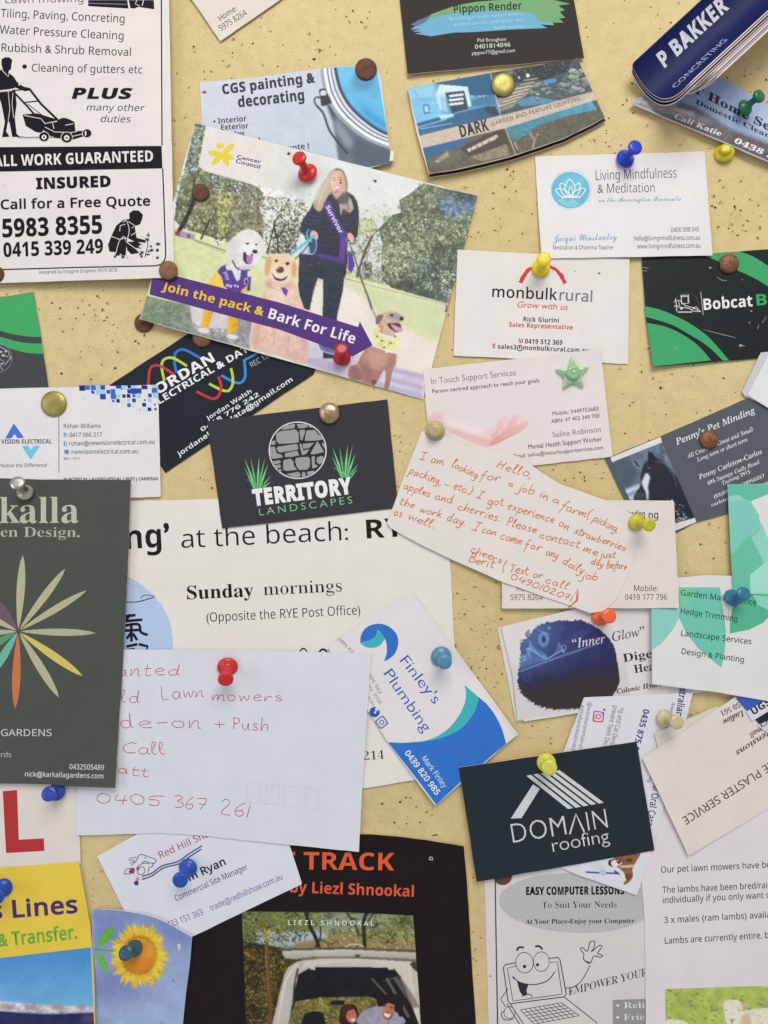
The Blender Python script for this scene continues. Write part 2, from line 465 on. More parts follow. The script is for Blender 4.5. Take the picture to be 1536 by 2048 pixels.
# ---------------------------------------------------------------- painted pictures: a raster made in numpy, carried as vertex colours
class Canvas:
    def __init__(s, x0, y0, x1, y1, color):
        s.x0, s.y0 = x0, y0; s.w, s.h = int(x1 - x0), int(y1 - y0)
        s.a = np.zeros((s.h, s.w, 3)); s.a[:] = np.array(color, float)
        s.Y, s.X = np.mgrid[0:s.h, 0:s.w]; s.X = s.X + x0 + .5; s.Y = s.Y + y0 + .5
    def _box(s, q, pad=2):
        q = np.array(q); a = np.floor(q.min(0)).astype(int) - pad; b = np.ceil(q.max(0)).astype(int) + pad
        return max(0, a[1] - int(s.y0)), min(s.h, b[1] - int(s.y0)), max(0, a[0] - int(s.x0)), min(s.w, b[0] - int(s.x0))
    def mask(s, q):
        m = np.zeros((s.h, s.w), bool); r0, r1, c0, c1 = s._box(q)
        if r1 > r0 and c1 > c0: m[r0:r1, c0:c1] = inside(q, s.X[r0:r1, c0:c1], s.Y[r0:r1, c0:c1])
        return m
    def poly(s, pts, color, alpha=1.0, curve=False, grad=None, soft=0, tex=0, tsc=4):
        """grad = (angle, colour2): blends to colour2 across the shape"""
        q = PP(pts)
        if curve: q = smooth_line(q, True, 5)
        m = s.mask(q)
        if not m.any(): return
        f = m.astype(float)
        if soft: f = blur(f, soft)
        f = f * alpha
        c = np.ones(s.a.shape) * np.array(color, float)
        if grad:
            t = s.X * math.cos(math.radians(grad[0])) + s.Y * math.sin(math.radians(grad[0]))
            lo, hi = t[m].min(), t[m].max(); t = np.clip((t - lo) / (hi - lo + 1e-6),0,1)[..., None]
            c = c * (1 - t) + np.array(grad[1], float) * t
        if tex: c = c * (1 + tex * (fbm(s.h, s.w, tsc) - .5)[..., None] * 2)
        s.a = s.a * (1 - f[..., None]) + c * f[..., None]
    def ell(s, cx, cy, rx, ry, color, ang=0, alpha=1.0, **k):
        a = math.radians(ang); n = 26
        s.poly([(cx + rx * math.cos(t) * math.cos(a) - ry * math.sin(t) * math.sin(a), cy + rx * math.cos(t) * math.sin(a) + ry * math.sin(t) * math.cos(a))
                for t in (2 * math.pi * i / n for i in range(n))], color, alpha, **k)
    def line(s, pts, w, color, alpha=1.0, curve=False, soft=0):
        q = PP(pts)
        if curve: q = smooth_line(q)
        w = w / KS
        for (xa, ya),(xb, yb) in zip(q, q[1:]):
            r0, r1, c0, c1 = s._box([(xa, ya),(xb, yb)], int(w + 2))
            if r1 <= r0 or c1 <= c0: continue
            X = s.X[r0:r1, c0:c1]; Y = s.Y[r0:r1, c0:c1]
            dx, dy = xb - xa, yb - ya; l2 = dx * dx + dy * dy + 1e-9
            t = np.clip(((X - xa) * dx + (Y - ya) * dy) / l2,0,1)
            d = np.hypot(X - xa - t * dx, Y - ya - t * dy)
            f = np.clip(w / 2 + .5 - d, 0,1)[..., None] * alpha
            s.a[r0:r1, c0:c1] = s.a[r0:r1, c0:c1] * (1 - f) + np.array(color, float) * f
    def tone(s, pts, f, sc, amp, soft=2):
        m = s.mask(PP(pts)).astype(float)
        if soft: m = blur(m, soft)
        g = f * (1 + amp * 2 * (fbm(s.h, s.w, sc) - .5)); s.a = s.a * (1 + (g - 1) * m)[..., None]
    def finish(s, soft=.25, grain=.03):
        s.a = s.a * (1 - soft) + blur(s.a, 1) * soft
        s.a = s.a * (1 + grain * (fbm(s.h, s.w, 3,2) - .5)[..., None] * 2 + .03 * (fbm(s.h, s.w, 30,2) - .5)[..., None] * 2) + RNG.normal(0,2.0,(s.h, s.w, 1))
    def dabs(s, pts, n, size, pal, ang=None, alpha=.9, curve=False, aspect=.5, edge=0):
        q = PP(pts)
        if curve: q = smooth_line(q, True, 5)
        A = np.array(q); lo, hi = A.min(0) - edge, A.max(0) + edge; lo = np.maximum(lo, (s.x0, s.y0)); hi = np.minimum(hi, (s.x0 + s.w, s.y0 + s.h))
        if (hi <= lo).any(): return
        R = RNG.random((n, 6)); X = lo[0] + R[:, 0] * (hi[0] - lo[0]); Y = lo[1] + R[:, 1] * (hi[1] - lo[1])
        m = inside(A, X, Y)
        cl = fbm(64,64,9)
        for i in np.nonzero(m)[0]:
            x, y = X[i], Y[i]; r = (size[0] + (size[1] - size[0]) * R[i, 2] ** 2)
            a = (R[i, 3] * math.pi) if ang is None else math.radians(ang) + (R[i, 3] - .5) * .7
            t = cl[int(y * .7) % 64, int(x * .7) % 64]
            ci = int(min(len(pal) - 1, max(0,(t * .75 + R[i, 4] * .5 - .12) * len(pal))))
            c = np.array(pal[ci], float) * (0.88 + .24 * R[i, 5])
            k = int(r) + 2; c0 = int(x - s.x0) - k; r0 = int(y - s.y0) - k
            c1, r1 = c0 + 2 * k + 1, r0 + 2 * k + 1
            c0, r0 = max(0, c0), max(0, r0)
            XX = s.X[r0:r1, c0:c1] - x; YY = s.Y[r0:r1, c0:c1] - y
            if XX.size == 0: continue
            ca, sa = math.cos(a), math.sin(a)
            dd = np.hypot((XX * ca + YY * sa),(-XX * sa + YY * ca) / aspect)
            f = (np.clip(r - dd + .5,0,1) * alpha)[..., None]
            s.a[r0:r1, c0:c1] = s.a[r0:r1, c0:c1] * (1 - f) + c * f
def blur(f, n):
    n = int(max(1, n))
    for _ in range(2):
        for ax in (0,1):
            p = np.pad(f, [(n, n) if i == ax else (0,0) for i in range(f.ndim)], mode='edge')
            c = np.cumsum(p, axis=ax); z = np.zeros_like(np.take(c, [0], ax))
            c = np.concatenate([z, c], ax); m = 2 * n + 1; L = f.shape[ax]
            f = (np.take(c, range(m, m + L), ax) - np.take(c, range(0, L), ax)) / m
    return f
def fbm(h, w, sc, octs=3):
    out = np.zeros((h, w)); amp = 1; tot = 0
    for o in range(octs):
        k = max(1.0, sc / 2 ** o); gh, gw = int(h / k) + 3, int(w / k) + 3
        g = RNG.random((gh, gw)); y = np.arange(h) / k; x = np.arange(w) / k
        yi = y.astype(int); xi = x.astype(int); fy = (y - yi)[:, None]; fx = (x - xi)[None]
        fy = fy * fy * (3 - 2 * fy); fx = fx * fx * (3 - 2 * fx)
        a = g[yi][:, xi]; b = g[yi][:, xi + 1]; c = g[yi + 1][:, xi]; d = g[yi + 1][:, xi + 1]
        out += amp * ((a * (1 - fx) + b * fx) * (1 - fy) + (c * (1 - fx) + d * fx) * fy); tot += amp; amp *= .6
    return out / tot
def picture(cv, top, bot, step=1.5, name='printed_photo', lay=1, rough=.42, clean=False):
    """ruled patch between two edges (photo px, same sense), coloured from canvas cv"""
    if not clean: cv.finish()
    def res(l, n):
        l = np.array(l, float); d = np.concatenate([[0], np.cumsum(np.linalg.norm(np.diff(l, axis=0), axis=1))])
        t = np.linspace(0, d[-1], n); return np.stack([np.interp(t, d, l[:, 0]), np.interp(t, d, l[:, 1])],1), d[-1]
    _, L1 = res(top, 2); _, L2 = res(bot, 2)
    Hh = max(math.dist(top[0], bot[0]), math.dist(top[-1], bot[-1]))
    nu = int(max(L1, L2) / step) + 2; nv = int(Hh / step) + 2
    a, _ = res(top, nu); b, _ = res(bot, nu)
    t = np.linspace(0,1, nv)[:, None, None]
    G = (a[None] * (1 - t) + b[None] * t).reshape(-1,2)
    S.nlay += 1
    h = S.h(G[:, 0], G[:, 1]) + S.thick + .09 * lay + .002 * S.nlay
    k = 1 - h / DIST
    co = np.stack([(G[:, 0] - 768) * k * PX - S.org.x, -h * PX - S.org.y, ZC - (G[:, 1] - 1024) * k * PX - S.org.z],1)
    xi = np.clip(G[:, 0] - cv.x0 - .5,0, cv.w - 1.001); yi = np.clip(G[:, 1] - cv.y0 - .5,0, cv.h - 1.001)
    x0 = xi.astype(int); y0 = yi.astype(int); fx = (xi - x0)[:, None]; fy = (yi - y0)[:, None]
    A = np.clip(cv.a, 0,255) / 255; A = np.where(A <= .04045, A / 12.92,((A + .055) / 1.055) ** 2.4) * GAIN
    A = np.minimum(A, .88)
    col = (A[y0, x0] * (1 - fx) + A[y0, x0 + 1] * fx) * (1 - fy) + (A[y0 + 1, x0] * (1 - fx) + A[y0 + 1, x0 + 1] * fx) * fy
    i = np.arange((nv - 1) * nu).reshape(nv - 1, nu)[:, :-1].ravel()
    F = np.stack([i, i + nu, i + nu + 1, i + 1],1)
    me = bpy.data.meshes.new(name)
    me.vertices.add(len(co)); me.vertices.foreach_set('co', co.ravel())
    me.loops.add(F.size); me.loops.foreach_set('vertex_index', F.ravel().astype(np.int32))
    me.polygons.add(len(F)); me.polygons.foreach_set('loop_start', np.arange(0, F.size, 4, dtype=np.int32))
    me.polygons.foreach_set('use_smooth', np.ones(len(F), bool))
    me.update()
    ca = me.color_attributes.new('Col', 'FLOAT_COLOR', 'POINT')
    ca.data.foreach_set('color', np.concatenate([col, np.ones((len(col),1))],1).ravel().astype(np.float32))
    me.materials.append(photomat(rough))
    if me.polygons[0].normal.y > 0: me.flip_normals()
    return link(bpy.data.objects.new(name, me), S.root)
def hole(x, y, r=1.6, torn=True):
    """an old pin hole: a flat ragged dot painted dark like a shaded pit, with a pale torn ring"""
    q = P(x, y)
    sv = (KX, KY, KS); K(0,0,1)
    if torn: ell(q[0], q[1], r * 1.9, r * 1.7,(196,186,176), name='pin_hole', lay=1, n=11, jag=.25)
    ell(q[0], q[1], r, r, (40,30,24), name='pin_hole', lay=2, n=9, jag=.3)  # flat dot, the shade inside the hole is put into its colour
    K(*sv)
# letter outlines as plain whole numbers: for each style and letter its width, then each contour as a first point and steps, in 1/128 of the type size
LETTERS = {
'I':{
67:[84,[60,88,-14,-1,-17,-7,-13,-13,-7,-11,-5,-18,0,-13,4,-11,7,-9,5,-3,12,-4,6,0,14,2,12,6,10,11,-4,3,-8,-9,-9,-5,-9,-2,-6,0,-9,6,-5,10,0,16,5,19,8,16,11,9,11,4,9,-3,6,-9,2,-13,4,0,6,29,-4,0,-4,-4]],
72:[97,[54,86,-40,0,0,-3,8,-3,0,-8,-17,-62,-3,-5,-8,-2,0,-3,40,0,0,3,-5,1,-3,2,-1,3,8,33,31,0,-10,-32,-3,-5,-8,-2,0,-3,40,0,0,3,-8,3,-1,3,1,7,17,60,3,5,8,2,0,3,-40,0,0,-3,7,-2,2,-4,-7,-29,-31,0,10,30,4,4,6,1]],
76:[81,[54,86,-40,0,0,-3,8,-3,0,-8,-17,-62,-3,-5,-8,-2,0,-3,73,0,8,26,-4,0,-9,-12,-11,-7,-17,-3,-7,1,-3,3,18,68,4,5,8,2]],
97:[64,[36,58,-4,1,-10,-3,-10,-6,-9,-12,-5,-15,-2,-9,2,-8,5,-6,7,-2,8,2,6,6,7,8,-1,-8,0,-4,3,-3,5,-1,6,2,6,6,7,9,-3,2,-6,-8,-2,-1,-2,2,12,48,-13,0,-2,-8,-2,5],[33,54,4,-3,1,-4,-6,-23,-8,-14,-4,-2,-5,1,-2,2,-1,7,5,16,8,14]],
99:[53,[38,58,-10,0,-6,-2,-11,-8,-8,-11,-4,-12,0,-12,4,-9,4,-4,11,-2,9,2,8,6,7,10,-3,2,-11,-10,-4,-2,-7,4,-3,5,3,20,5,11,7,8,4,1,3,-1,-2,-9,3,-5,6,-1,5,4,1,5,-2,5]],
100:[64,[45,16,20,74,-26,-4,0,-4,5,0,2,-4,-6,-22,-6,3,-8,-1,-11,-6,-9,-11,-8,-17,-1,-8,2,-10,4,-6,3,-1,12,1,7,6,6,8,0,-12,3,-3,7,0,6,3,9,13,-2,2,-5,-7,-4,-2,-1,1],[34,54,4,-3,0,-3,-4,-19,-8,-16,-6,-5,-5,1,-2,6,3,16,9,16,5,6]],
101:[51,[38,59,-9,-1,-8,-3,-8,-5,-9,-13,-6,-14,0,-10,5,-9,4,-4,10,-2,9,2,8,6,7,10,-4,2,-4,-6,-5,-4,-5,-1,-7,3,-2,7,1,7,18,5,11,9,2,4,1,8,-3,6],[30,54,4,1,2,-3,0,-6,-2,-6,-7,-7,-11,-5,5,15]],
104:[68,[22,38,14,52,-27,-4,0,-4,7,0,1,-5,-21,-77,16,0,8,25,5,10,5,8,5,5,5,2,2,-2,0,-2,-10,-33,0,-11,3,-3,5,-1,7,2,7,6,7,11,-3,2,-7,-10,-2,-1,-2,2,10,35,0,10,-3,3,-6,1,-9,-2,-8,-7]],
105:[37,[27,88,-6,-2,-4,-4,1,-7,5,-4,6,1,4,5,-1,7],[17,16,11,43,-24,-4,0,-3,6,-2,0,-2,-9,-36,-1,-7,2,-4,5,-2,9,1,7,6,7,9,-3,2,-3,-5,-6,-4,-2,2]],
108:[33,[15,16,20,74,-25,-4,0,-4,6,-1,0,-4,-18,-69,1,-6,3,-3,6,-1,6,2,7,6,7,9,-3,2,-4,-5,-5,-4,-2,2]],
110:[68,[22,37,7,22,-26,-4,1,-3,5,-2,1,-2,-13,-48,15,0,6,20,8,16,10,12,4,2,3,-2,0,-2,-11,-38,1,-6,3,-3,4,-1,8,2,13,15,-3,2,-7,-9,-3,0,-1,3,11,32,-1,12,-3,3,-5,1,-9,-3,-9,-6]],
111:[60,[40,58,-11,0,-9,-2,-11,-10,-6,-8,-3,-10,-2,-9,2,-11,8,-7,10,-3,14,4,8,6,9,12,5,14,0,10,-5,10],[31,54,5,0,2,-3,0,-15,-4,-15,-5,-10,-5,-7,-4,-2,-4,2,-2,2,-1,8,2,11,7,19,5,8]],
112:[63,[24,46,4,13,-25,-4,0,-3,6,-1,1,-6,-16,-62,-4,-5,-5,-1,0,-3,31,0,0,3,-6,1,-2,4,5,19,9,-3,12,4,8,7,10,13,3,10,2,11,-2,9,-5,5,-6,2,-7,-1,-7,-5],[30,48,6,2,4,-3,0,-7,-2,-9,-5,-14,-5,-9,-6,-5,-5,0,-2,2,0,4,5,18,4,13]],
114:[50,[22,36,7,23,-26,-4,1,-3,5,-2,1,-2,-13,-48,15,0,10,29,10,15,3,2,7,-4,6,2,1,4,0,7,-3,3,-7,0,-8,-6]],
116:[35,[31,76,-5,0,-7,-9,-8,-6,-9,-5,0,-4,6,0,-11,-42,1,-8,3,-3,5,-1,7,2,7,6,8,10,-4,2,-9,-10,-2,1,0,3,11,40,10,0,2,5,-10,0]],
117:[68,[15,15,13,44,-26,-4,0,-3,4,0,3,-4,-9,-36,0,-10,4,-3,5,-1,9,2,8,8,8,12,-2,-15,2,-4,7,-3,10,4,10,13,-3,2,-7,-9,-2,1,-1,2,12,46,-15,0,-8,-25,-11,-18,-4,-5,-5,-1,-2,1]],
119:[80,[70,59,-5,0,-4,-3,-1,-6,6,-8,0,-3,-6,-12,-9,-11,-4,43,-3,0,-20,-34,-2,19,-1,11,-3,4,-18,-3,0,-4,4,0,3,-8,2,-46,4,0,21,36,4,-36,3,0,21,26,10,15,3,14,-2,4]],
121:[54,[18,58,-4,1,-16,-3,0,-4,6,-1,4,-8,5,-21,3,-24,-5,-9,-6,-5,-13,4,-5,-2,-2,-3,0,-4,4,-5,5,-1,6,2,7,4,11,11,15,24,13,28,2,8,-2,7,-4,2,-4,0,-5,-4,-1,-6,7,-9,-5,-14,-6,-12,-6,34]],
},
'b':{
48:[73,[46,92,-10,1,-7,-1,-11,-5,-8,-9,-4,-14,-2,-18,2,-14,2,-12,4,-9,6,-7,8,-4,10,-1,8,0,11,5,8,10,4,14,1,18,0,14,-3,11,-4,9,-7,7],[36,77,5,-1,3,-2,2,-5,3,-14,0,-9,0,-10,-3,-14,-2,-4,-3,-3,-5,-1,-4,1,-3,3,-3,4,-1,6,-1,18,0,9,2,14,3,5,3,2]],
49:[73,[53,92,-16,0,-29,-24,9,-12,17,15,0,-71,19,0]],
50:[73,[43,92,-11,0,-8,-1,-11,-5,-8,-6,10,-13,11,7,10,2,8,-2,2,-2,1,-6,-1,-6,-4,-8,-37,-38,0,-14,64,0,0,16,-40,0,29,30,6,8,2,9,0,9,-1,5,-5,7,-7,6]],
51:[73,[44,92,-9,1,-12,-1,-10,-4,-8,-4,9,-14,8,5,7,2,9,0,3,-1,4,-4,1,-8,-1,-4,-3,-3,-6,-2,-17,-1,0,-14,17,-1,6,-2,4,-3,2,-6,0,-4,-4,-6,-8,-4,-14,1,-17,5,0,-16,17,-5,9,0,15,1,11,5,7,7,2,5,2,9,0,6,-2,5,-4,4,-4,3,-12,4,10,4,7,8,3,11,-2,6,-2,6,-5,4,-6,3]],
52:[73,[60,92,-18,0,-40,-60,0,-13,39,0,0,-19,19,0,0,19,11,0,0,15,-11,0],[42,69,-1,-35,-22,0]],
53:[73,[12,92,-4,-47,8,-4,14,2,10,-2,6,-5,2,-7,-2,-8,-3,-3,-7,-3,-14,0,-16,5,0,-16,11,-4,14,-1,11,1,9,2,7,5,5,7,3,8,1,8,-1,12,-5,8,-8,5,-9,3,-17,-1,1,18,33,0,0,17]],
54:[73,[52,92,-16,-1,-5,-1,-9,-6,-10,-11,-6,-13,-2,-21,1,-9,4,-14,7,-10,5,-3,11,-4,15,1,7,2,6,5,5,7,3,7,1,9,-1,9,-2,7,-4,6,-5,4,-7,2,-12,1,-8,-3,-8,-7,3,15,2,4,7,6,10,3,18,-1,0,16],[38,44,4,0,5,-3,2,-3,1,-8,0,-5,-3,-7,-6,-3,-3,-1,-6,2,-4,3,-3,5,-1,8,2,6,2,3,5,3]],
55:[73,[69,92,-65,0,0,-17,44,0,-34,-75,20,0,35,79]],
56:[73,[42,92,-15,0,-9,-4,-6,-5,-4,-8,0,-9,1,-5,6,-7,7,-6,-9,-6,-6,-8,-3,-11,2,-7,2,-6,5,-5,6,-3,8,-2,16,-1,10,3,5,2,6,6,4,9,0,9,-2,6,-7,8,-9,6,8,6,6,7,2,9,-2,9,-2,4,-7,5],[34,78,8,0,4,-4,1,-2,-1,-8,-10,-8,-7,6,-3,4,1,8],[32,38,4,2,10,-6,4,-6,0,-7,-1,-3,-5,-4,-12,-1,-3,1,-5,4,-1,10,3,5]],
57:[73,[41,92,-15,0,-7,-3,-7,-5,-4,-6,-3,-8,-1,-9,3,-16,4,-6,5,-4,6,-3,13,0,8,3,8,7,-3,-14,-2,-4,-7,-6,-11,-4,-8,0,-10,1,0,-15,20,-1,6,1,11,4,11,10,7,13,3,20,0,14,-4,14,-7,10,-5,3],[32,76,6,1,5,-3,4,-4,2,-5,1,-6,-2,-6,-5,-5,-5,-1,-7,0,-3,1,-2,2,-3,7,1,13,2,3]],
65:[88,[32,92,-32,-92,21,0,7,22,33,0,7,-22,20,0,-32,92],[44,76,0,2,12,-40,-24,0]],
66:[86,[12,92,0,-92,43,1,9,2,6,4,5,5,3,7,1,12,-2,7,-3,5,-11,5,7,4,5,7,2,9,-1,8,-3,6,-5,4,-17,5],[31,76,15,-1,7,-2,4,-4,-1,-9,-5,-4,-4,0,-16,-1],[31,40,17,0,8,-3,3,-5,0,-7,-3,-5,-7,-4,-18,0]],
67:[82,[55,92,-13,0,-8,-2,-13,-8,-9,-12,-4,-16,0,-8,1,-18,6,-14,10,-10,15,-5,18,0,16,5,0,16,-16,-4,-8,-1,-7,1,-6,2,-4,5,-3,6,-2,7,0,18,2,8,3,6,5,5,6,3,10,0,17,-6,6,16,-13,5]],
68:[95,[12,92,0,-92,26,0,14,1,12,4,10,7,8,9,4,11,1,14,0,10,-2,8,-3,7,-5,6,-12,9,-7,3,-18,3],[31,76,18,-1,7,-3,4,-4,4,-5,2,-8,1,-9,-3,-17,-9,-10,-16,-3,-8,0]],
69:[72,[12,92,0,-92,52,0,0,16,-33,0,0,24,31,0,0,16,-31,0,0,20,33,0,0,16]],
70:[70,[12,92,0,-92,18,0,0,36,32,0,0,16,-32,0,0,24,34,0,0,16]],
71:[93,[60,92,-14,0,-17,-5,-12,-10,-4,-6,-3,-8,-2,-8,0,-9,1,-14,3,-12,6,-9,9,-7,10,-4,13,-1,12,0,20,5,0,47,-36,0,0,-16,18,0,0,-19,-13,-1,-10,1,-3,3,-6,6,-4,9,0,12,1,11,2,5,5,8,9,5,10,1,11,-1,10,-3,6,15,-12,4]],
72:[98,[31,92,-19,0,0,-92,19,0,0,40,36,0,0,-40,19,0,0,92,-19,0,0,-36,-36,0]],
73:[50,[46,92,-42,0,0,-12,11,-5,0,-59,-11,-5,0,-11,42,0,0,11,-12,5,0,59,12,5]],
74:[42,[31,92,-19,0,-1,-94,-3,-6,-4,-2,-6,0,-8,1,0,-17,18,0,9,2,7,6,5,10,2,14]],
75:[85,[31,92,-19,0,0,-92,19,0,0,33,8,5,24,-38,22,0,-32,51,32,41,-22,0,-32,-42]],
76:[72,[31,92,-19,0,0,-92,56,0,0,16,-37,0]],
77:[121,[12,92,0,-92,17,0,-1,72,22,-72,18,0,24,72,-1,-72,18,0,0,92,-26,0,-23,-70,-22,70]],
78:[104,[12,92,0,-92,17,0,-1,69,40,-69,24,0,0,92,-17,0,1,-69,-40,69]],
79:[102,[60,92,-18,0,-8,-2,-8,-3,-10,-10,-4,-6,-2,-8,-2,-8,0,-18,4,-16,8,-12,6,-5,8,-3,8,-2,9,0,9,0,8,2,8,3,10,10,6,14,2,9,0,18,-4,15,-4,7,-10,10],[44,76,7,1,7,-1,6,-3,5,-5,3,-6,2,-16,-2,-16,-3,-7,-5,-4,-6,-3,-7,-1,-7,1,-6,3,-5,4,-3,7,-2,16,2,16,3,6,5,5]],
80:[80,[12,92,0,-92,19,0,0,32,17,1,6,1,11,6,3,4,5,9,1,10,0,8,-3,7,-5,6,-6,4,-8,2,-11,2],[31,76,9,0,8,-2,5,-4,2,-8,-2,-8,-6,-4,-16,-2]],
82:[84,[12,92,0,-92,19,0,0,35,10,0,22,-35,21,0,-26,40,10,8,6,8,0,8,0,8,-3,7,-5,5,-7,4,-9,3],[31,76,16,-2,6,-4,2,-6,-2,-8,-2,-2,-8,-3,-12,0]],
83:[70,[42,92,-13,0,-7,-2,-7,-4,-5,-5,-2,-7,-1,-11,2,-7,3,-6,10,-7,22,-13,2,-6,-1,-4,-1,-2,-6,-3,-5,0,-9,1,-18,6,0,-18,8,-3,8,-2,10,0,10,1,8,2,7,4,5,5,2,7,1,12,-1,4,-3,6,-9,8,-22,12,-4,4,0,3,1,5,4,4,3,0,10,0,15,-5,6,15,-13,5]],
84:[74,[72,92,-70,0,0,-17,26,0,0,-75,19,0,0,75,25,0]],
85:[97,[30,92,-19,0,0,-60,1,-9,3,-8,5,-7,8,-5,9,-3,19,-1,13,4,9,7,4,5,4,11,0,66,-20,0,0,-63,-1,-5,-3,-4,-8,-4,-6,-1,-5,1,-8,4,-4,9]],
86:[83,[20,92,-20,0,31,-92,21,0,31,92,-19,0,-18,-55,-4,-20,-5,19]],
87:[124,[19,92,-19,0,23,-92,22,0,13,49,4,21,4,-21,12,-49,22,0,24,92,-19,0,-17,-74,-3,20,-14,54,-18,0,-13,-52,-5,-22]],
89:[80,[21,92,-21,0,30,-57,0,-35,20,0,0,36,30,56,-21,0,-19,-38]],
97:[77,[47,70,-18,0,-9,-2,-8,-3,6,-13,13,4,10,1,5,-2,3,-9,0,-2,-22,-2,-8,-2,-6,-3,-4,-4,-3,-5,0,-14,2,-6,4,-4,4,-3,5,-2,6,0,10,1,7,3,7,7,3,-10,14,0,-1,54,-3,6,-4,5,-6,3],[36,32,13,0,-1,-10,-1,-3,-5,-5,-8,-1,-4,1,-4,2,-1,8,3,5]],
98:[81,[29,97,-19,0,0,-97,14,0,4,8,1,0,11,-8,8,-1,8,1,6,3,6,5,4,7,2,9,0,22,-2,9,-4,7,-6,5,-6,3,-7,1,-9,-1,-4,-2,-8,-7],[30,48,5,6,8,2,7,-2,4,-7,2,-5,0,-13,-4,-9,-5,-5,-9,0,-4,2,-2,3,-3,15]],
99:[66,[45,71,-11,0,-12,-4,-8,-7,-4,-4,-2,-6,-2,-16,1,-11,3,-9,4,-7,7,-5,8,-2,18,-1,13,5,0,16,-12,-5,-12,0,-7,4,-3,9,-1,7,2,11,5,8,11,2,13,-4,6,14,-10,4]],
100:[81,[71,97,-19,0,0,-25,2,-11,-6,5,-6,4,-9,1,-8,-1,-6,-3,-6,-5,-4,-7,-3,-9,0,-22,3,-9,4,-7,5,-5,7,-3,12,-1,7,3,9,7,3,-9,15,0],[38,56,10,-3,2,-3,3,-9,0,-6,0,-8,-3,-9,-3,-2,-8,-2,-4,0,-6,5,-3,9,-1,6,1,7,3,9,2,3]],
101:[76,[48,70,-16,1,-10,-4,-9,-7,-5,-11,-2,-15,0,-7,4,-13,8,-8,11,-6,13,-1,9,0,15,5,0,14,-15,-4,-13,0,-8,4,-4,7,-1,5,45,0,-1,19,-3,8,-4,6,-6,5],[36,57,7,0,6,-3,2,-4,1,-7,-26,0,2,8,2,3]],
102:[50,[42,98,-14,-1,-7,-3,-3,-2,-4,-7,-1,-15,-11,-5,0,-9,11,0,0,-56,19,0,0,56,17,0,0,14,-17,0,0,6,4,6,6,1,8,-2,5,14]],
103:[81,[41,70,-8,1,-8,-1,-7,-3,-5,-5,-4,-8,-3,-8,0,-22,3,-8,4,-8,5,-5,6,-3,12,-1,10,4,6,6,-2,-19,-4,-5,-9,-2,-9,1,-18,4,0,-14,8,-3,18,-2,11,1,9,3,6,4,5,6,3,8,1,9,0,70,-16,0,-1,-9,-7,5],[39,56,4,-1,7,-4,2,-4,1,-12,-1,-14,-2,-3,-3,-2,-8,-2,-8,2,-4,7,-2,11,2,12,4,7]],
104:[84,[29,97,-19,0,0,-97,19,0,0,33,1,13,5,7,4,2,5,1,6,-2,4,-5,2,-8,0,-41,18,0,0,46,0,8,-2,6,-4,5,-6,3,-12,3,-12,-2,-10,-8]],
105:[39,[22,97,-8,-1,-4,-2,0,-9,0,-3,4,-2,8,-1,6,3,2,6,-2,6,-1,1],[29,70,-19,0,0,-70,19,0]],
106:[39,[22,97,-8,-1,-4,-2,0,-9,0,-3,4,-2,8,-1,6,3,2,6,-2,6,-1,1],[29,70,-19,0,0,-78,-3,-5,-4,-2,-11,1,0,-15,12,-2,11,2,7,4,6,9,1,8]],
107:[79,[29,97,-19,0,0,-97,19,0,0,22,8,6,20,-28,22,0,-29,40,28,30,-22,0,-28,-32,1,13]],
108:[39,[29,97,-19,0,0,-97,19,0]],
109:[126,[54,71,-10,0,-7,-2,-3,-2,-6,-6,-1,0,-3,9,-14,0,0,-70,19,0,0,33,1,13,4,7,9,3,6,-2,3,-5,2,-8,0,-41,18,0,0,35,2,11,4,8,8,2,6,-2,4,-5,1,-8,0,-41,19,0,0,54,-2,6,-4,5,-5,3,-6,2,-11,1,-8,-2,-3,-2,-5,-6,-2,0,-5,6]],
110:[84,[57,70,-7,1,-9,-1,-7,-3,-6,-6,-1,0,-3,9,-14,0,0,-70,19,0,0,33,1,13,5,7,4,2,5,1,4,0,5,-4,2,-6,1,-46,18,0,0,54,-2,6,-4,5,-5,3]],
111:[79,[46,71,-16,-1,-8,-3,-7,-5,-5,-7,-3,-9,-1,-18,4,-13,7,-9,11,-6,12,-1,9,1,9,3,6,5,6,8,2,8,1,18,-4,13,-7,9,-5,3],[35,55,9,0,4,-1,4,-8,2,-4,0,-13,-2,-5,-4,-8,-4,-1,-4,-1,-9,2,-3,4,-2,9,0,13,1,4,4,8]],
112:[81,[56,70,-7,1,-9,-1,-6,-4,-5,-5,-3,9,-16,0,0,-101,19,0,-1,39,12,-8,8,-1,8,1,6,3,6,5,4,7,2,9,1,11,-1,11,-2,9,-4,7,-6,5],[30,48,5,6,8,2,7,-2,4,-7,2,-12,-2,-11,-1,-4,-6,-5,-9,0,-4,2,-2,3,-3,15]],
113:[81,[37,71,-12,-1,-6,-3,-6,-5,-4,-7,-3,-9,0,-11,0,-11,3,-9,4,-7,5,-5,7,-3,7,-1,9,1,7,4,5,5,-1,-40,19,0,0,101,-16,0,-2,-9,-8,7],[39,56,9,-3,2,-3,3,-9,0,-6,0,-8,-3,-9,-6,-4,-5,0,-8,2,-4,7,-2,11,1,7,2,9,6,5]],
114:[58,[50,71,-10,-1,-4,-3,-8,-9,-1,0,-3,12,-14,0,0,-70,19,0,0,36,1,7,4,5,5,4,6,1,9,0,2,18]],
115:[64,[38,71,-12,0,-13,-5,-4,-4,-3,-4,0,-6,2,-10,4,-5,25,-13,3,-3,0,-4,-2,-3,-8,-1,-12,1,-12,4,0,-15,14,-4,18,0,8,2,5,3,5,5,2,5,1,7,-3,10,-6,7,-22,10,-2,2,-1,2,1,3,2,1,5,1,9,-1,10,-4,6,14,-8,3]],
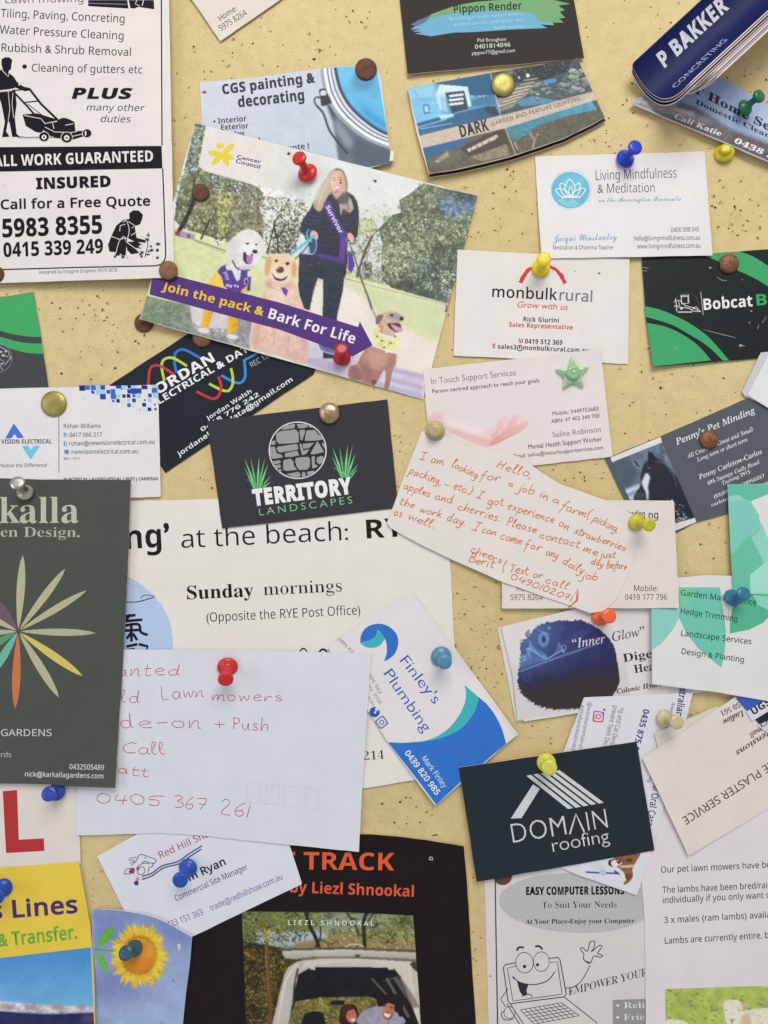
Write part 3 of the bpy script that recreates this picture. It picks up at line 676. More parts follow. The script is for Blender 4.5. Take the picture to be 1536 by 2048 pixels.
116:[56,[31,85,-12,0,-5,-15,-11,-6,0,-8,9,0,0,-40,3,-8,8,-7,15,-2,14,3,0,14,-12,-2,-5,1,-3,3,-1,4,0,34,20,0,0,14,-20,0]],
117:[84,[29,70,-19,0,0,-46,0,-8,2,-6,4,-5,6,-3,6,-2,6,-1,9,1,7,3,6,6,1,0,3,-9,14,0,0,70,-19,0,0,-33,-1,-13,-5,-8,-4,-2,-5,0,-4,0,-5,4,-2,6]],
118:[73,[20,70,-20,0,26,-70,20,0,27,70,-20,0,-13,-40,-4,-14,-2,14]],
120:[74,[24,70,-22,0,22,-34,-23,-36,21,0,15,24,15,-24,21,0,-23,36,22,34,-21,0,-14,-22]],
121:[73,[21,70,-21,0,28,-70,-4,-9,-5,-5,-7,-1,-8,1,0,-16,4,0,12,0,6,2,6,3,8,9,33,86,-21,0,-13,-41,-2,-11,-2,11]],
122:[62,[58,70,-52,0,0,-15,30,0,-32,-44,0,-11,54,0,0,14,-32,0,32,44]],
},
'c':{
72:[108,[122,79,-12,-1,-9,-7,-11,-10,-16,-21,-8,-4,7,20,11,17,-5,0,-27,-20,3,9,-2,5,-7,2,-8,-3,-16,-13,-2,-4,0,-2,3,1,15,14,8,4,-8,-12,0,-3,2,-3,5,-1,4,1,12,7,-16,-24,-17,-8,0,-2,2,-1,12,6,-7,-13,-7,-8,-10,-3,-8,3,-2,4,10,4,2,5,-2,5,-6,2,-7,-1,-4,-5,-2,-6,3,-7,3,-4,10,-3,15,1,9,2,15,12,10,18,8,3,-6,-19,0,-6,2,-6,6,-4,4,0,9,1,10,4,33,29,-5,0,-32,-26,-8,-3,-4,0,-3,1,3,12,11,22,24,13,13,13,1,5,-2,5],[115,75,3,1,2,-2,0,-4,-2,-6,-10,-10,-13,-8,9,17]],
74:[68,[96,80,-13,0,-21,-6,-14,-5,-16,-11,-7,-9,-2,-5,0,-8,1,-4,6,-4,7,-2,5,0,2,2,0,2,-10,0,-2,5,3,10,4,6,8,9,9,6,11,6,16,4,-10,-7,-11,-13,-24,-42,-26,-8,-18,-13,-6,-9,-1,-6,1,-6,4,-4,8,-1,8,1,10,5,20,15,9,11,7,12,8,-4,1,-3,-3,-8,-4,-4,-16,-5,3,-1,8,0,10,6,5,5,1,9,-5,6,-6,2,26,54,6,6,9,4],[30,9,6,1,-21,-30,-11,-8,-7,-1,-2,2,1,7,6,9,10,10]],
77:[104,[78,80,-4,-1,-4,-3,-15,-16,-30,-44,-10,-11,-8,-3,-5,5,2,3,10,4,0,8,-6,2,-8,-3,-4,-5,-1,-5,3,-9,10,-3,10,3,4,4,26,38,16,22,-16,-28,-7,-18,-1,-11,2,-6,3,-3,5,0,3,2,21,38,23,30,-26,-46,-3,-12,3,-10,7,-3,9,3,11,7,28,25,-6,0,-28,-24,-8,-6,-3,0,1,8,28,66,-1,1,-3,1,-10,-8,-13,-14,-14,-19,-14,-25,5,18,17,38,2,8]],
80:[88,[85,80,-15,0,-10,-2,-19,-8,-12,-10,-4,-7,-1,-7,1,-6,6,-4,13,-2,9,4,7,6,4,9,2,14,-1,2,-2,1,-4,-12,-7,-11,-8,-6,-8,-2,-8,3,-1,4,4,10,10,10,14,7,15,3,14,0,10,-2,-13,-9,-11,-13,-10,-16,-10,-3,-6,-3,2,-2,12,4,-9,-17,-9,-9,-10,-4,-6,2,-3,2,-1,4,8,4,2,2,0,4,-5,5,-9,-1,-4,-4,-2,-6,2,-8,8,-5,11,-2,19,4,16,12,11,19,12,2,15,8,5,7,2,8,-2,8,-7,7,10,4,-6,0,-8,-2],[94,69,3,2,1,-4,0,-7,-2,-8,-8,-9,-10,-5,10,22]],
87:[119,[68,80,-12,0,-17,-8,-13,-11,-9,-13,-2,-6,0,-6,6,-8,8,-1,13,4,7,6,6,13,0,12,-3,6,-2,0,-1,-9,-5,-11,-8,-11,-6,-5,-6,-1,-4,4,-1,5,3,10,10,12,17,11,11,3,4,-1,3,-3,1,-8,-6,-16,-16,-25,-18,-20,0,-2,1,-1,9,2,23,14,15,12,20,20,-12,-24,-2,-9,2,-8,2,-5,4,-2,3,2,30,42,20,19,-1,1,-3,0,-12,-10,-15,-18,-14,-19,24,61,-2,2,-8,-7,-27,-30,-18,-17,-17,-12,24,24,8,15,2,7,-3,10,-8,8]],
97:[68,[40,39,-8,0,-8,-2,-13,-10,-7,-13,0,-6,3,-6,5,-2,10,0,10,8,2,-7,4,-2,5,1,7,2,12,10,-3,2,-10,-8,-3,1,16,33,-15,-1,-2,-5],[38,36,3,-2,1,-3,-4,-10,-10,-13,-6,-5,-5,0,-1,4,5,13,10,12]],
99:[50,[38,39,-6,0,-7,-2,-10,-6,-6,-5,-4,-7,-1,-7,2,-6,2,-3,6,-3,8,0,8,2,13,10,-3,2,-14,-10,-3,-1,-5,1,2,8,4,8,11,14,5,0,-4,-4,2,-5,4,0,4,3,0,8]],
101:[52,[38,39,-7,0,-7,-2,-7,-4,-9,-8,-4,-7,-2,-5,2,-7,3,-3,7,-3,9,0,14,5,9,7,-2,2,-9,-6,-7,-4,-8,-1,-3,1,1,9,18,6,8,7,2,7,-4,4],[34,35,2,0,1,-3,-3,-7,-6,-6,-8,-3,7,13]],
103:[68,[43,5,19,35,-16,-1,-2,-5,-4,5,-8,0,-15,-6,-7,-5,-4,-7,-3,-7,1,-9,8,-5,7,0,8,4,-3,-5,-20,-8,-12,-9,-4,-10,2,-5,4,-3,8,-2,6,1,7,3,12,14,13,20,10,5,10,7,-3,2],[38,36,2,-2,0,-4,-7,-15,-9,-10,-5,-3,-3,0,-2,2,1,4,6,10,10,13],[15,-8,7,2,-11,-19,-7,-8,-6,-1,-2,5,4,9,3,4]],
104:[72,[31,25,27,50,-16,-2,-19,-33,-15,-16,2,-2,9,8,-16,-31,16,1,17,24,6,6,10,5,0,-1,-14,-18,-2,-6,2,-6,5,-4,7,0,15,12,-2,2,-11,-9,-4,-1,14,22,-1,8,-5,5,-9,-1]],
105:[44,[38,59,-5,-1,-3,-2,-2,-4,2,-4,7,-2,5,4,1,5],[25,16,13,24,-18,-2,-13,-14,2,-2,7,6,-9,-18,1,-7,3,-3,8,-1,5,2,13,11,-3,2,-8,-8,-5,-2,0,3]],
108:[54,[30,25,28,50,-16,-2,-22,-35,-13,-14,2,-2,6,5,-5,-10,-2,-9,2,-6,8,-3,10,3,11,10,-3,2,-11,-9,-4,0,1,5]],
110:[74,[57,39,-9,-1,-16,-13,1,10,-2,3,-3,1,-6,-2,-15,-13,3,-2,8,7,2,0,-20,-30,19,1,19,24,8,8,7,3,1,-1,-15,-18,-1,-9,2,-5,4,-2,6,0,6,3,10,9,-2,2,-9,-8,-5,-2,1,4,8,10,4,9,-1,7]],
111:[57,[40,39,-8,0,-7,-2,-14,-9,-5,-6,-2,-7,0,-7,3,-5,7,-3,9,0,11,5,9,2,9,6,-3,3,-9,-5,7,8,2,9,-3,8],[37,35,3,0,2,-3,-4,-12,-4,-6,-7,-4,0,-4,-5,-2,-3,0,0,6,4,8,8,12]],
113:[66,[38,39,-11,-1,-11,-6,-8,-8,-5,-10,1,-9,5,-5,6,-1,8,3,-11,-20,-2,-6,1,-9,7,-5,12,1,7,5,7,13,2,11,-1,8,13,12,-2,2,-16,-12,1,-14,-4,-12,-7,-8,-4,-2,-3,2,2,8,36,64,-16,-2,-3,-4],[36,34,3,-1,0,-4,-9,-15,-7,-8,-7,-3,-1,4,5,9,9,12]],
114:[52,[21,42,-3,-1,-2,-9,-9,-8,3,-2,9,9,9,0,-10,-9,-4,-8,-1,-5,3,-7,6,-2,6,0,6,2,11,10,-2,2,-11,-9,-4,0,0,3,12,17,0,5,-1,3,-3,1,-14,3]],
115:[45,[28,43,-4,-1,-17,-18,2,-2,11,10,1,-8,-3,-12,-5,-8,-5,-1,-1,1,3,1,2,3,-2,6,-5,0,-3,-3,-1,-5,5,-6,7,-1,10,2,16,13,-2,2,-7,-6,4,9,-3,9,-4,7,2,6]],
116:[56,[48,56,9,16,-16,0,-18,-30,-16,-18,2,-2,7,6,-8,-18,0,-6,4,-4,5,-1,7,2,15,11,-3,2,-14,-10,-2,0,0,3,25,45,10,0,1,4]],
117:[76,[26,16,14,24,-19,-2,-14,-14,2,-2,7,6,-8,-16,-1,-4,1,-4,6,-4,6,0,7,2,11,10,-1,-6,5,-6,9,0,6,2,11,10,-2,2,-10,-9,-4,-1,-1,2,19,34,-19,-2,-13,-20,-14,-13,-2,2]],
121:[74,[32,38,-5,1,-5,-1,-15,-14,2,-2,11,8,-8,-14,-1,-5,1,-7,4,-4,5,-1,5,1,11,10,-6,-10,-22,-10,-11,-9,-3,-9,1,-6,4,-3,13,-1,12,7,10,11,13,20,18,12,-2,2,-13,-8,19,33,-17,-1,-18,-25,-8,-9,-3,0,0,2,11,22,-1,8],[21,-8,8,3,-13,-23,-6,-6,-6,0,-2,4,3,9,9,9]],
},
'h':{
33:[35,[21,86,-4,2,-4,-2,-2,-6,-1,-10,4,-36,2,-8,1,0,2,0,1,3,4,31,0,20],[21,13,-3,1,-4,-1,-3,-3,-1,-4,1,-3,3,-3,4,-1,3,1,3,3,1,3,-1,4]],
38:[80,[48,83,-11,3,-12,-3,-8,-7,-3,-10,2,-8,3,-7,5,-6,-10,-7,-8,-9,-2,-9,3,-11,7,-7,12,-3,8,1,9,4,10,8,10,-12,16,0,-17,20,6,8,8,16,-13,0,-9,-15,-12,15,9,7,5,8,2,8,-3,9],[36,75,5,-1,4,-3,1,-5,-1,-4,-3,-5,-7,-5,-7,9,-2,6,2,4,3,3],[23,31,8,6,15,-17,-6,-5,-7,-3,-6,-2,-5,2,-4,3,-2,5,2,6]],
39:[24,[18,92,-12,0,0,-15,3,-18,6,0,3,18]],
40:[41,[40,89,-7,0,-13,-17,-9,-21,-3,-21,3,-22,9,-20,13,-18,7,0,-10,18,-6,20,-2,22,2,22,6,19]],
41:[41,[8,89,-6,0,10,-18,6,-19,2,-22,-2,-22,-6,-20,-10,-18,6,0,14,18,8,20,3,22,-3,21,-8,21]],
44:[28,[18,14,-4,2,-4,-1,-3,-3,0,-7,2,-3,3,-1,0,-5,-1,-5,-3,-4,0,-2,8,4,5,7,1,7,0,7]],
45:[41,[36,34,-31,0,0,-12,31,0]],
46:[28,[18,13,-4,1,-4,-1,-3,-3,-1,-4,1,-3,3,-3,4,-1,4,1,2,3,2,3,-2,4]],
47:[36,[35,88,-9,0,-25,-89,9,0]],
48:[64,[47,83,-15,5,-15,-5,-9,-16,-4,-23,4,-24,9,-16,15,-5,15,5,9,16,4,24,-4,23],[24,72,8,4,8,-4,6,-11,2,-17,-2,-18,-6,-11,-8,-4,-8,4,-6,11,-2,18,2,17]],
49:[64,[38,87,-12,0,0,-87,12,0]],
50:[64,[41,85,-14,3,-7,0,-7,-3,-7,-5,0,-16,7,8,7,3,6,1,8,-2,5,-6,2,-8,-1,-7,-5,-12,-9,-13,-22,-28,56,0,0,12,-34,0,16,20,9,15,3,14,-4,15]],
51:[64,[41,86,-14,2,-6,0,-11,-3,0,-12,10,3,13,-1,5,-5,2,-6,-2,-7,-5,-5,-10,-1,0,-12,11,-1,6,-6,2,-7,-2,-8,-5,-5,-7,-1,-7,1,-13,6,0,-14,13,-4,6,-1,14,3,10,10,3,13,-1,9,-4,8,-7,4,6,5,4,6,1,9,-3,12]],
52:[64,[51,88,-5,0,-44,-54,0,-5,36,0,0,-29,13,0,0,29,9,0,0,11,-9,0],[38,65,0,-25,-20,0]],
53:[64,[13,87,0,-45,17,0,10,-6,4,-10,-3,-8,-7,-5,-8,-2,-7,1,-6,2,-7,3,0,-13,8,-3,14,-2,14,3,10,10,4,15,-4,14,-11,10,-17,3,0,22,28,0,0,11]],
54:[64,[48,79,-8,9,-18,-16,-12,-20,-4,-22,3,-16,10,-11,15,-4,13,3,9,10,4,13,-4,13,-8,9,-13,3,-5,0,-8,-3,5,12,9,11],[24,37,8,1,8,-1,5,-5,2,-7,-2,-7,-5,-6,-7,-1,-9,3,-5,8,0,12]],
55:[64,[63,87,-57,0,0,-11,38,0,-32,-72,11,-5]],
56:[64,[46,85,-13,3,-14,-3,-9,-9,-4,-13,2,-7,3,-6,5,-6,-6,-5,-4,-7,-2,-8,4,-13,10,-9,14,-3,14,3,10,9,4,13,-2,8,-4,7,-6,5,6,6,4,6,0,7,-3,13],[25,75,8,1,7,-1,4,-5,2,-7,-2,-6,-5,-5,-7,-2,-6,2,-6,5,-1,7,1,6],[32,38,8,-2,6,-4,1,-8,-1,-6,-6,-5,-8,-2,-8,1,-5,6,-2,6,1,8,6,5]],
57:[64,[46,84,-15,4,-14,-4,-9,-9,-4,-13,4,-12,9,-10,12,-3,14,4,-5,-11,-9,-12,-13,-10,8,-9,18,16,12,20,5,21,-3,17],[24,75,8,1,7,-2,5,-5,2,-8,0,-7,-5,-3,-9,-2,-8,2,-5,5,-2,7,2,7]],
58:[28,[18,58,-4,0,-4,0,-3,-3,-1,-4,1,-4,3,-3,4,-1,4,1,2,3,2,4,-2,4],[18,13,-4,1,-4,-1,-3,-3,-1,-4,1,-3,3,-3,4,-1,4,1,2,3,2,3,-2,4]],
64:[129,[96,87,-27,6,-36,-10,-20,-25,-6,-29,7,-30,22,-19,34,-7,24,3,18,10,14,15,-12,0,-10,-9,-14,-7,-20,-3,-29,6,-18,16,-7,26,7,28,19,19,26,7,23,-5,16,-14,6,-20,-5,-19,-10,-12,-9,-4,-3,1,-1,3,0,4,11,48,-12,0,-2,-10,-5,6,-7,4,-7,2,-15,-6,-12,-15,-5,-19,3,-14,8,-10,12,-4,6,1,6,4,6,5,2,-6,4,-3,7,-1,18,6,14,17,5,21,-6,26],[54,54,10,4,8,-2,5,-6,1,-10,-3,-15,-8,-11,-11,-5,-7,3,-5,6,-2,9,4,15]],
65:[86,[46,88,-8,0,-38,-88,13,0,11,26,37,0,11,-26,14,0],[29,37,13,31,14,-31]],
66:[72,[10,87,0,-87,30,0,17,4,9,8,4,11,-3,11,-7,8,-12,4,8,5,4,6,2,8,-3,11,-9,8,-15,3],[22,76,12,0,9,-2,5,-4,1,-6,-2,-8,-6,-4,-19,-2],[22,39,15,0,11,-2,6,-5,2,-7,-1,-7,-6,-4,-11,-3,-16,0]],
67:[90,[63,88,-9,0,-25,-6,-17,-16,-6,-24,5,-19,15,-17,27,-7,13,1,10,2,9,4,0,14,-10,-5,-11,-3,-10,-2,-18,4,-12,12,-5,18,5,17,12,11,18,5,10,-1,10,-3,10,-5,0,13]],
68:[96,[10,87,0,-87,34,0,24,6,16,16,6,22,-5,20,-15,16,-26,7],[22,76,20,0,20,-4,12,-12,3,-16,-3,-14,-10,-13,-22,-6,-20,0]],
69:[64,[10,87,0,-87,50,0,0,11,-38,0,0,27,36,0,0,12,-36,0,0,26,37,0,0,11]],
70:[60,[10,87,0,-87,12,0,0,40,34,0,0,12,-34,0,0,24,34,0,0,11]],
71:[95,[63,88,-10,0,-24,-6,-16,-16,-7,-23,6,-23,17,-15,24,-6,11,1,22,6,0,37,-29,0,0,-11,17,0,0,-18,-6,-2,-13,-2,-19,5,-12,11,-5,18,5,16,12,12,17,5,11,-1,10,-3,10,-5,0,13,-12,5]],
72:[93,[22,87,-12,0,0,-87,12,0,0,38,49,0,0,-38,13,0,0,87,-13,0,0,-38,-49,0]],
73:[32,[22,87,-12,0,0,-87,12,0]],
76:[63,[22,87,-12,0,0,-87,52,0,0,11,-40,0]],
77:[100,[21,87,-12,0,0,-87,13,0,0,68,27,-34,2,0,27,34,0,-68,13,0,0,87,-12,0,-29,-35]],
78:[100,[20,87,-10,0,0,-87,11,0,0,67,59,-67,10,0,0,87,-12,0,0,-67]],
79:[105,[78,82,-26,6,-24,-6,-16,-16,-6,-22,6,-22,16,-17,24,-6,26,6,16,17,6,22,-6,22],[52,77,18,-5,12,-11,5,-17,-5,-18,-12,-11,-18,-5,-17,5,-12,11,-4,18,4,17,12,11]],
80:[65,[9,87,0,-87,13,0,0,38,12,0,17,3,10,9,3,12,-3,13,-9,9,-16,3],[22,76,14,0,9,-2,5,-5,1,-6,-2,-8,-5,-4,-8,-2,-14,0]],
82:[77,[10,87,0,-87,12,0,0,38,12,-1,7,-6,21,-31,15,0,-18,27,-6,8,-7,7,8,4,5,8,1,9,-3,13,-10,8,-15,3],[22,76,18,-1,6,-5,2,-7,-2,-7,-5,-5,-11,-2,-8,0]],
83:[58,[38,88,-6,0,-14,-2,-10,-8,-3,-13,10,-18,18,-12,10,-14,-2,-5,-4,-4,-8,-2,-9,2,-8,4,-6,7,0,-16,7,-5,8,-2,9,-1,13,3,8,8,3,12,-9,20,-19,12,-9,13,1,5,6,4,6,1,7,-1,7,-2,7,-6,0,14]],
84:[77,[75,87,-73,0,0,-11,30,0,0,-76,13,0,0,76,30,0]],
87:[134,[12,87,-12,0,35,-88,3,0,29,72,28,-72,3,0,35,88,-12,0,-24,-60,-24,60,-12,0,-25,-60]],
97:[55,[34,56,-10,2,-8,0,-6,-3,-6,-4,0,-13,6,6,6,3,7,1,5,-1,4,-3,1,-6,0,-3,-19,-7,-8,-6,-3,-9,2,-7,5,-5,8,-2,5,1,10,5,1,-3,3,-2,5,-1,3,0,7,4,0,7,-6,-3,-1,1,-1,32,-2,10],[24,25,9,3,0,-16,-7,-4,-3,-1,-4,1,-3,3,-1,4,3,6]],
98:[64,[19,87,-11,0,0,-84,13,-4,8,0,17,3,10,11,4,17,-4,15,-8,10,-13,3,-6,0,-10,-4],[19,42,5,4,8,2,8,-2,6,-7,2,-11,-2,-10,-6,-6,-10,-2,-11,2]],
99:[56,[40,58,-6,0,-16,-3,-9,-11,-4,-16,4,-15,10,-11,15,-3,7,0,11,3,0,12,-11,-4,-5,0,-10,2,-7,6,-2,11,2,10,6,7,9,2,5,0,11,-6,0,13]],
100:[65,[58,87,-12,0,0,-31,-12,2,-14,-3,-11,-10,-3,-15,3,-16,10,-10,15,-4,24,0],[43,48,3,-2,0,-36,-11,0,-11,2,-5,7,-2,9,3,11,6,7,10,2]],
101:[61,[45,55,-13,3,-14,-3,-9,-10,-4,-15,3,-16,10,-11,15,-4,9,1,7,2,7,4,0,11,-13,-7,-7,0,-10,2,-6,6,-3,9,40,0,-3,18],[25,47,7,2,7,-2,5,-5,2,-8,-29,0,3,8]],
102:[32,[38,87,-9,1,-7,-1,-6,-4,-4,-5,-2,-7,-1,-13,-8,0,0,-11,8,0,0,-47,11,0,0,47,11,0,0,11,-11,0,2,12,4,6,7,1,5,-1]],
103:[55,[54,58,-24,0,-13,-3,-9,-7,-3,-10,1,-8,5,-6,7,-5,-5,-1,-3,-3,-1,-4,0,-2,5,-5,-8,-4,-4,-5,-2,-7,4,-9,9,-6,13,-3,15,3,9,6,4,10,-2,7,-5,5,-25,9,-2,2,4,4,9,2,10,5,4,8,1,5,-2,8,-4,5,12,0],[21,46,6,2,5,-2,4,-4,2,-4,-2,-6,-4,-4,-5,-1,-6,1,-4,4,-2,5,2,5],[17,-4,7,1,8,-1,7,-2,3,-6,-1,-4,-6,-3,-8,-1,-9,1,-6,3,-1,4,1,5]],
104:[64,[19,87,-11,0,0,-87,11,0,0,41,10,8,5,1,6,-2,4,-5,1,-7,0,-36,11,0,0,35,-2,13,-7,8,-11,2,-6,0,-11,-8]],
105:[28,[20,58,-12,0,0,-58,12,0],[18,81,-4,1,-3,-1,-3,-3,-1,-3,1,-3,3,-3,3,-1,4,1,2,3,0,6]],
107:[61,[59,58,-14,0,-25,-29,29,-29,15,0,-30,29],[19,87,-11,0,0,-87,11,0]],
108:[28,[20,87,-12,0,0,-87,12,0]],
109:[99,[42,58,-6,0,-6,0,-11,-8,0,8,-11,0,0,-58,11,0,0,42,5,4,4,2,5,1,5,-1,4,-5,2,-7,0,-36,11,0,0,42,9,6,4,1,6,-1,4,-5,2,-7,0,-36,11,0,0,36,-2,12,-7,8,-10,2,-8,-1,-6,-3,-5,-6,-5,6]],
110:[64,[46,56,-10,2,-6,0,-11,-8,0,8,-11,0,0,-58,11,0,0,41,10,8,5,1,6,-2,4,-5,1,-7,0,-36,11,0,0,36,-2,12]],
111:[71,[51,55,-16,3,-15,-3,-11,-11,-5,-15,4,-15,11,-11,16,-4,16,4,11,10,4,16,-4,15],[25,46,10,2,10,-2,7,-7,2,-10,-2,-11,-7,-6,-10,-3,-10,3,-7,7,-2,10,3,10]],
112:[64,[7,58,0,-88,12,0,0,32,11,-3,15,4,11,10,4,15,-4,16,-11,10,-18,4],[19,47,10,0,11,-2,6,-7,2,-10,-3,-10,-6,-6,-9,-3,-11,3]],
114:[51,[42,58,-5,0,-5,-1,-6,-5,-6,-8,0,14,-11,0,0,-58,11,0,0,30,2,9,5,6,7,3,7,-3,4,-3,6,10]],
115:[49,[30,58,-6,0,-10,-1,-6,-5,-2,-9,6,-12,14,-9,6,-7,-1,-3,-3,-2,-4,-1,-12,3,-7,4,0,-12,13,-5,7,0,10,2,7,6,2,9,-1,5,-4,5,-16,11,-4,3,-2,4,4,4,4,1,10,-3,7,-4,0,12]],
116:[42,[22,58,0,12,-22,-22,0,-1,10,0,0,-30,2,-9,6,-7,11,-2,4,0,9,4,0,10,-8,-3,-4,-1,-4,1,-3,2,-1,6,0,29,18,0,0,11]],
117:[64,[19,58,-11,0,0,-36,2,-13,7,-7,11,-3,11,4,5,4,0,-7,12,0,0,58,-12,0,0,-42,-4,-4,-4,-3,-5,-1,-7,2,-4,4,-1,7]],
118:[56,[13,58,-13,0,26,-59,4,0,26,59,-12,0,-16,-36]],
119:[92,[12,58,-12,0,26,-59,3,0,17,40,17,-40,4,0,25,59,-12,0,-15,-35,-15,35,-8,0,-15,-35]],
120:[64,[14,58,-14,0,24,-29,-24,-29,14,0,17,20,19,-20,14,0,-25,29,23,29,-14,0,-17,-20]],
121:[56,[13,58,-13,0,22,-46,-19,-42,12,0,41,88,-13,0,-15,-33]],
124:[33,[22,87,-10,0,0,-117,10,0]],
8217:[28,[18,87,-4,1,-4,0,-3,-3,-1,-4,1,-4,2,-3,4,-1,-2,-9,-3,-4,0,-3,8,4,4,7,2,8,-1,6]],
8220:[55,[48,86,0,2,-8,-4,-5,-6,-2,-9,1,-6,3,-5,5,-1,4,1,2,2,2,5,-2,3,-2,3,-4,1,2,10],[20,86,0,2,-8,-4,-5,-6,-2,-9,1,-6,3,-5,5,-1,4,1,2,2,2,5,-1,3,-3,3,-3,1,0,5,1,5]],
8221:[55,[46,87,-5,1,-4,0,-3,-3,-1,-4,1,-4,2,-3,4,-1,0,-5,-2,-4,-3,-4,0,-3,8,4,5,7,2,8,-2,6],[18,87,-5,1,-4,0,-3,-3,-1,-4,1,-4,2,-3,4,-1,0,-5,-2,-4,-3,-4,0,-3,8,4,5,7,2,8,-2,6]],
8226:[45,[31,57,-8,3,-8,-3,-6,-5,-2,-8,2,-8,6,-6,8,-2,8,2,5,6,2,8,-2,8]],
},
'i':{
65:[88,[70,90,-2,0,-68,-80,-10,-7,-6,-1,0,-2,30,0,1,2,-8,2,0,5,15,19,3,2,30,0,-2,-23,-3,-3,-8,-2,0,-2,36,0,0,2,-8,2,-2,4],[27,35,30,35,-2,-35]],
67:[90,[66,90,-14,0,-18,-8,-10,-8,-12,-16,-6,-12,-1,-19,8,-17,9,-8,6,-2,14,-2,14,2,12,6,10,12,-2,2,-10,-9,-10,-6,-11,-1,-13,3,-9,11,-2,7,-1,15,6,20,7,10,9,9,15,7,11,0,5,-2,6,-6,2,-15,3,0,5,27,-7,-4]],
71:[103,[68,90,-16,0,-18,-7,-10,-8,-12,-16,-6,-18,0,-13,4,-13,9,-9,6,-4,14,-4,8,0,11,1,21,8,8,29,4,4,7,1,1,2,-37,0,-1,-2,11,-2,1,-4,-7,-25,-9,-7,-9,-1,-8,1,-12,7,-4,6,-4,17,3,17,7,16,12,13,14,7,7,0,13,-2,10,-9,4,-13,2,0,6,28,-2,0,-3,-4,-5,-2]],
72:[99,[52,88,-36,0,0,-2,8,-3,0,-10,-18,-64,-3,-5,-9,-2,0,-2,35,0,1,2,-8,2,-2,3,0,3,9,33,4,1,36,0,1,-4,-10,-31,-3,-5,-9,-2,0,-2,35,0,1,2,-8,2,-2,3,2,8,16,64,4,5,9,2,1,2,-36,0,0,-2,7,-2,2,-4,-7,-29,-4,-1,-33,0,-4,1,9,31,4,3,7,1]],
73:[47,[52,88,-35,0,-1,-2,9,-3,1,-3,-2,-7,-17,-64,-4,-5,-8,-2,-1,-2,36,0,0,2,-8,3,-1,3,1,7,18,64,2,5,10,2]],
76:[86,[53,88,-35,0,-1,-2,9,-3,0,-8,-18,-65,-3,-5,-9,-3,0,-2,74,0,8,25,-2,0,-8,-13,-11,-6,-29,-2,-4,2,-2,2,18,71,4,5,8,2]],
77:[112,[40,88,-24,0,0,-2,8,-3,2,-3,-2,-7,-18,-64,-4,-5,-8,-2,-1,-2,29,0,0,2,-8,3,-1,7,17,63,10,-75,2,0,50,75,-18,-65,-4,-6,-8,-2,-1,-2,35,0,1,2,-7,2,-2,3,0,8,18,64,3,5,9,2,1,2,-25,0,-44,-68]],
80:[77,[51,88,-35,0,0,-2,8,-2,0,-11,-17,-63,-3,-5,-10,-3,0,-2,37,0,1,2,-9,2,-3,5,8,33,27,2,11,4,8,7,4,14,-3,11,-9,6],[46,85,10,-2,6,-5,1,-8,-3,-13,-3,-5,-5,-3,-7,-2,-14,-1,-1,4,9,30,2,4]],
82:[86,[54,88,-38,0,0,-2,8,-2,0,-11,-17,-63,-3,-5,-10,-3,0,-2,36,0,1,2,-9,2,-2,5,9,35,13,0,18,-44,20,0,0,2,-5,2,-6,8,-14,33,14,5,9,8,3,12,-1,5,-6,9,-6,2],[46,84,12,-1,6,-5,2,-9,-3,-11,-9,-8,-7,-2,-17,0,9,32,3,3]],
83:[70,[44,90,-11,-1,-8,-4,-5,-6,-3,-12,1,-7,4,-7,16,-18,6,-9,1,-6,-2,-9,-9,-8,-12,0,-9,6,-5,11,-1,8,-2,0,-5,-30,3,0,1,3,4,1,16,-4,15,2,9,4,8,11,1,9,-3,13,-22,27,-2,5,0,7,6,9,8,1,5,0,7,-5,3,-5,2,-12,2,0,4,26,-7,-3]],
84:[80,[14,88,-6,-21,3,0,5,10,5,4,11,3,8,0,4,-1,0,-2,-20,-71,-4,-6,-10,-2,0,-2,40,0,0,2,-8,1,-3,2,-1,5,19,72,4,2,15,-1,4,-5,1,-11,3,0,4,21]],
97:[65,[40,60,-11,0,-6,-3,-11,-11,-5,-6,-3,-6,-5,-15,0,-11,5,-8,6,-2,8,3,9,8,9,13,-4,-18,2,-5,9,1,13,14,-2,1,-7,-7,-3,-1,-2,1,14,51,-10,0,-2,-5,-1,3],[35,57,6,-3,1,-5,-5,-18,-6,-11,-7,-9,-6,-5,-6,1,-2,7,0,6,7,20,10,14]],
98:[65,[30,93,-20,-4,0,-2,6,-1,2,-4,-19,-74,2,-5,6,-3,14,-1,15,6,13,11,8,15,1,16,-4,8,-4,3,-9,2,-8,-1,-7,-4,-6,-7],[36,54,6,-2,5,-8,-1,-9,-3,-12,-7,-11,-8,-8,-10,-2,-5,0,-3,2,0,5,8,29,6,10,8,6]],
99:[57,[42,60,-10,0,-12,-6,-8,-5,-8,-11,-4,-13,0,-11,2,-5,7,-8,10,-3,9,2,9,5,9,9,-2,2,-8,-7,-6,-3,-7,-2,-6,2,-5,10,0,10,3,12,10,14,8,4,7,1,2,-2,-3,-5,1,-4,4,-2,5,2,1,7,-2,5]],
100:[68,[65,93,-20,-4,-1,-2,7,-1,1,-3,-6,-27,-5,4,-13,-2,-13,-8,-7,-8,-7,-15,-2,-9,0,-8,3,-8,2,-2,8,-2,9,3,9,7,8,14,-3,-17,3,-6,9,1,13,14,-2,1,-8,-8,-2,-1,-3,1,-1,2],[38,57,4,-2,2,-5,-4,-19,-13,-21,-7,-4,-5,0,-3,2,-2,7,4,19,11,17,4,3]],
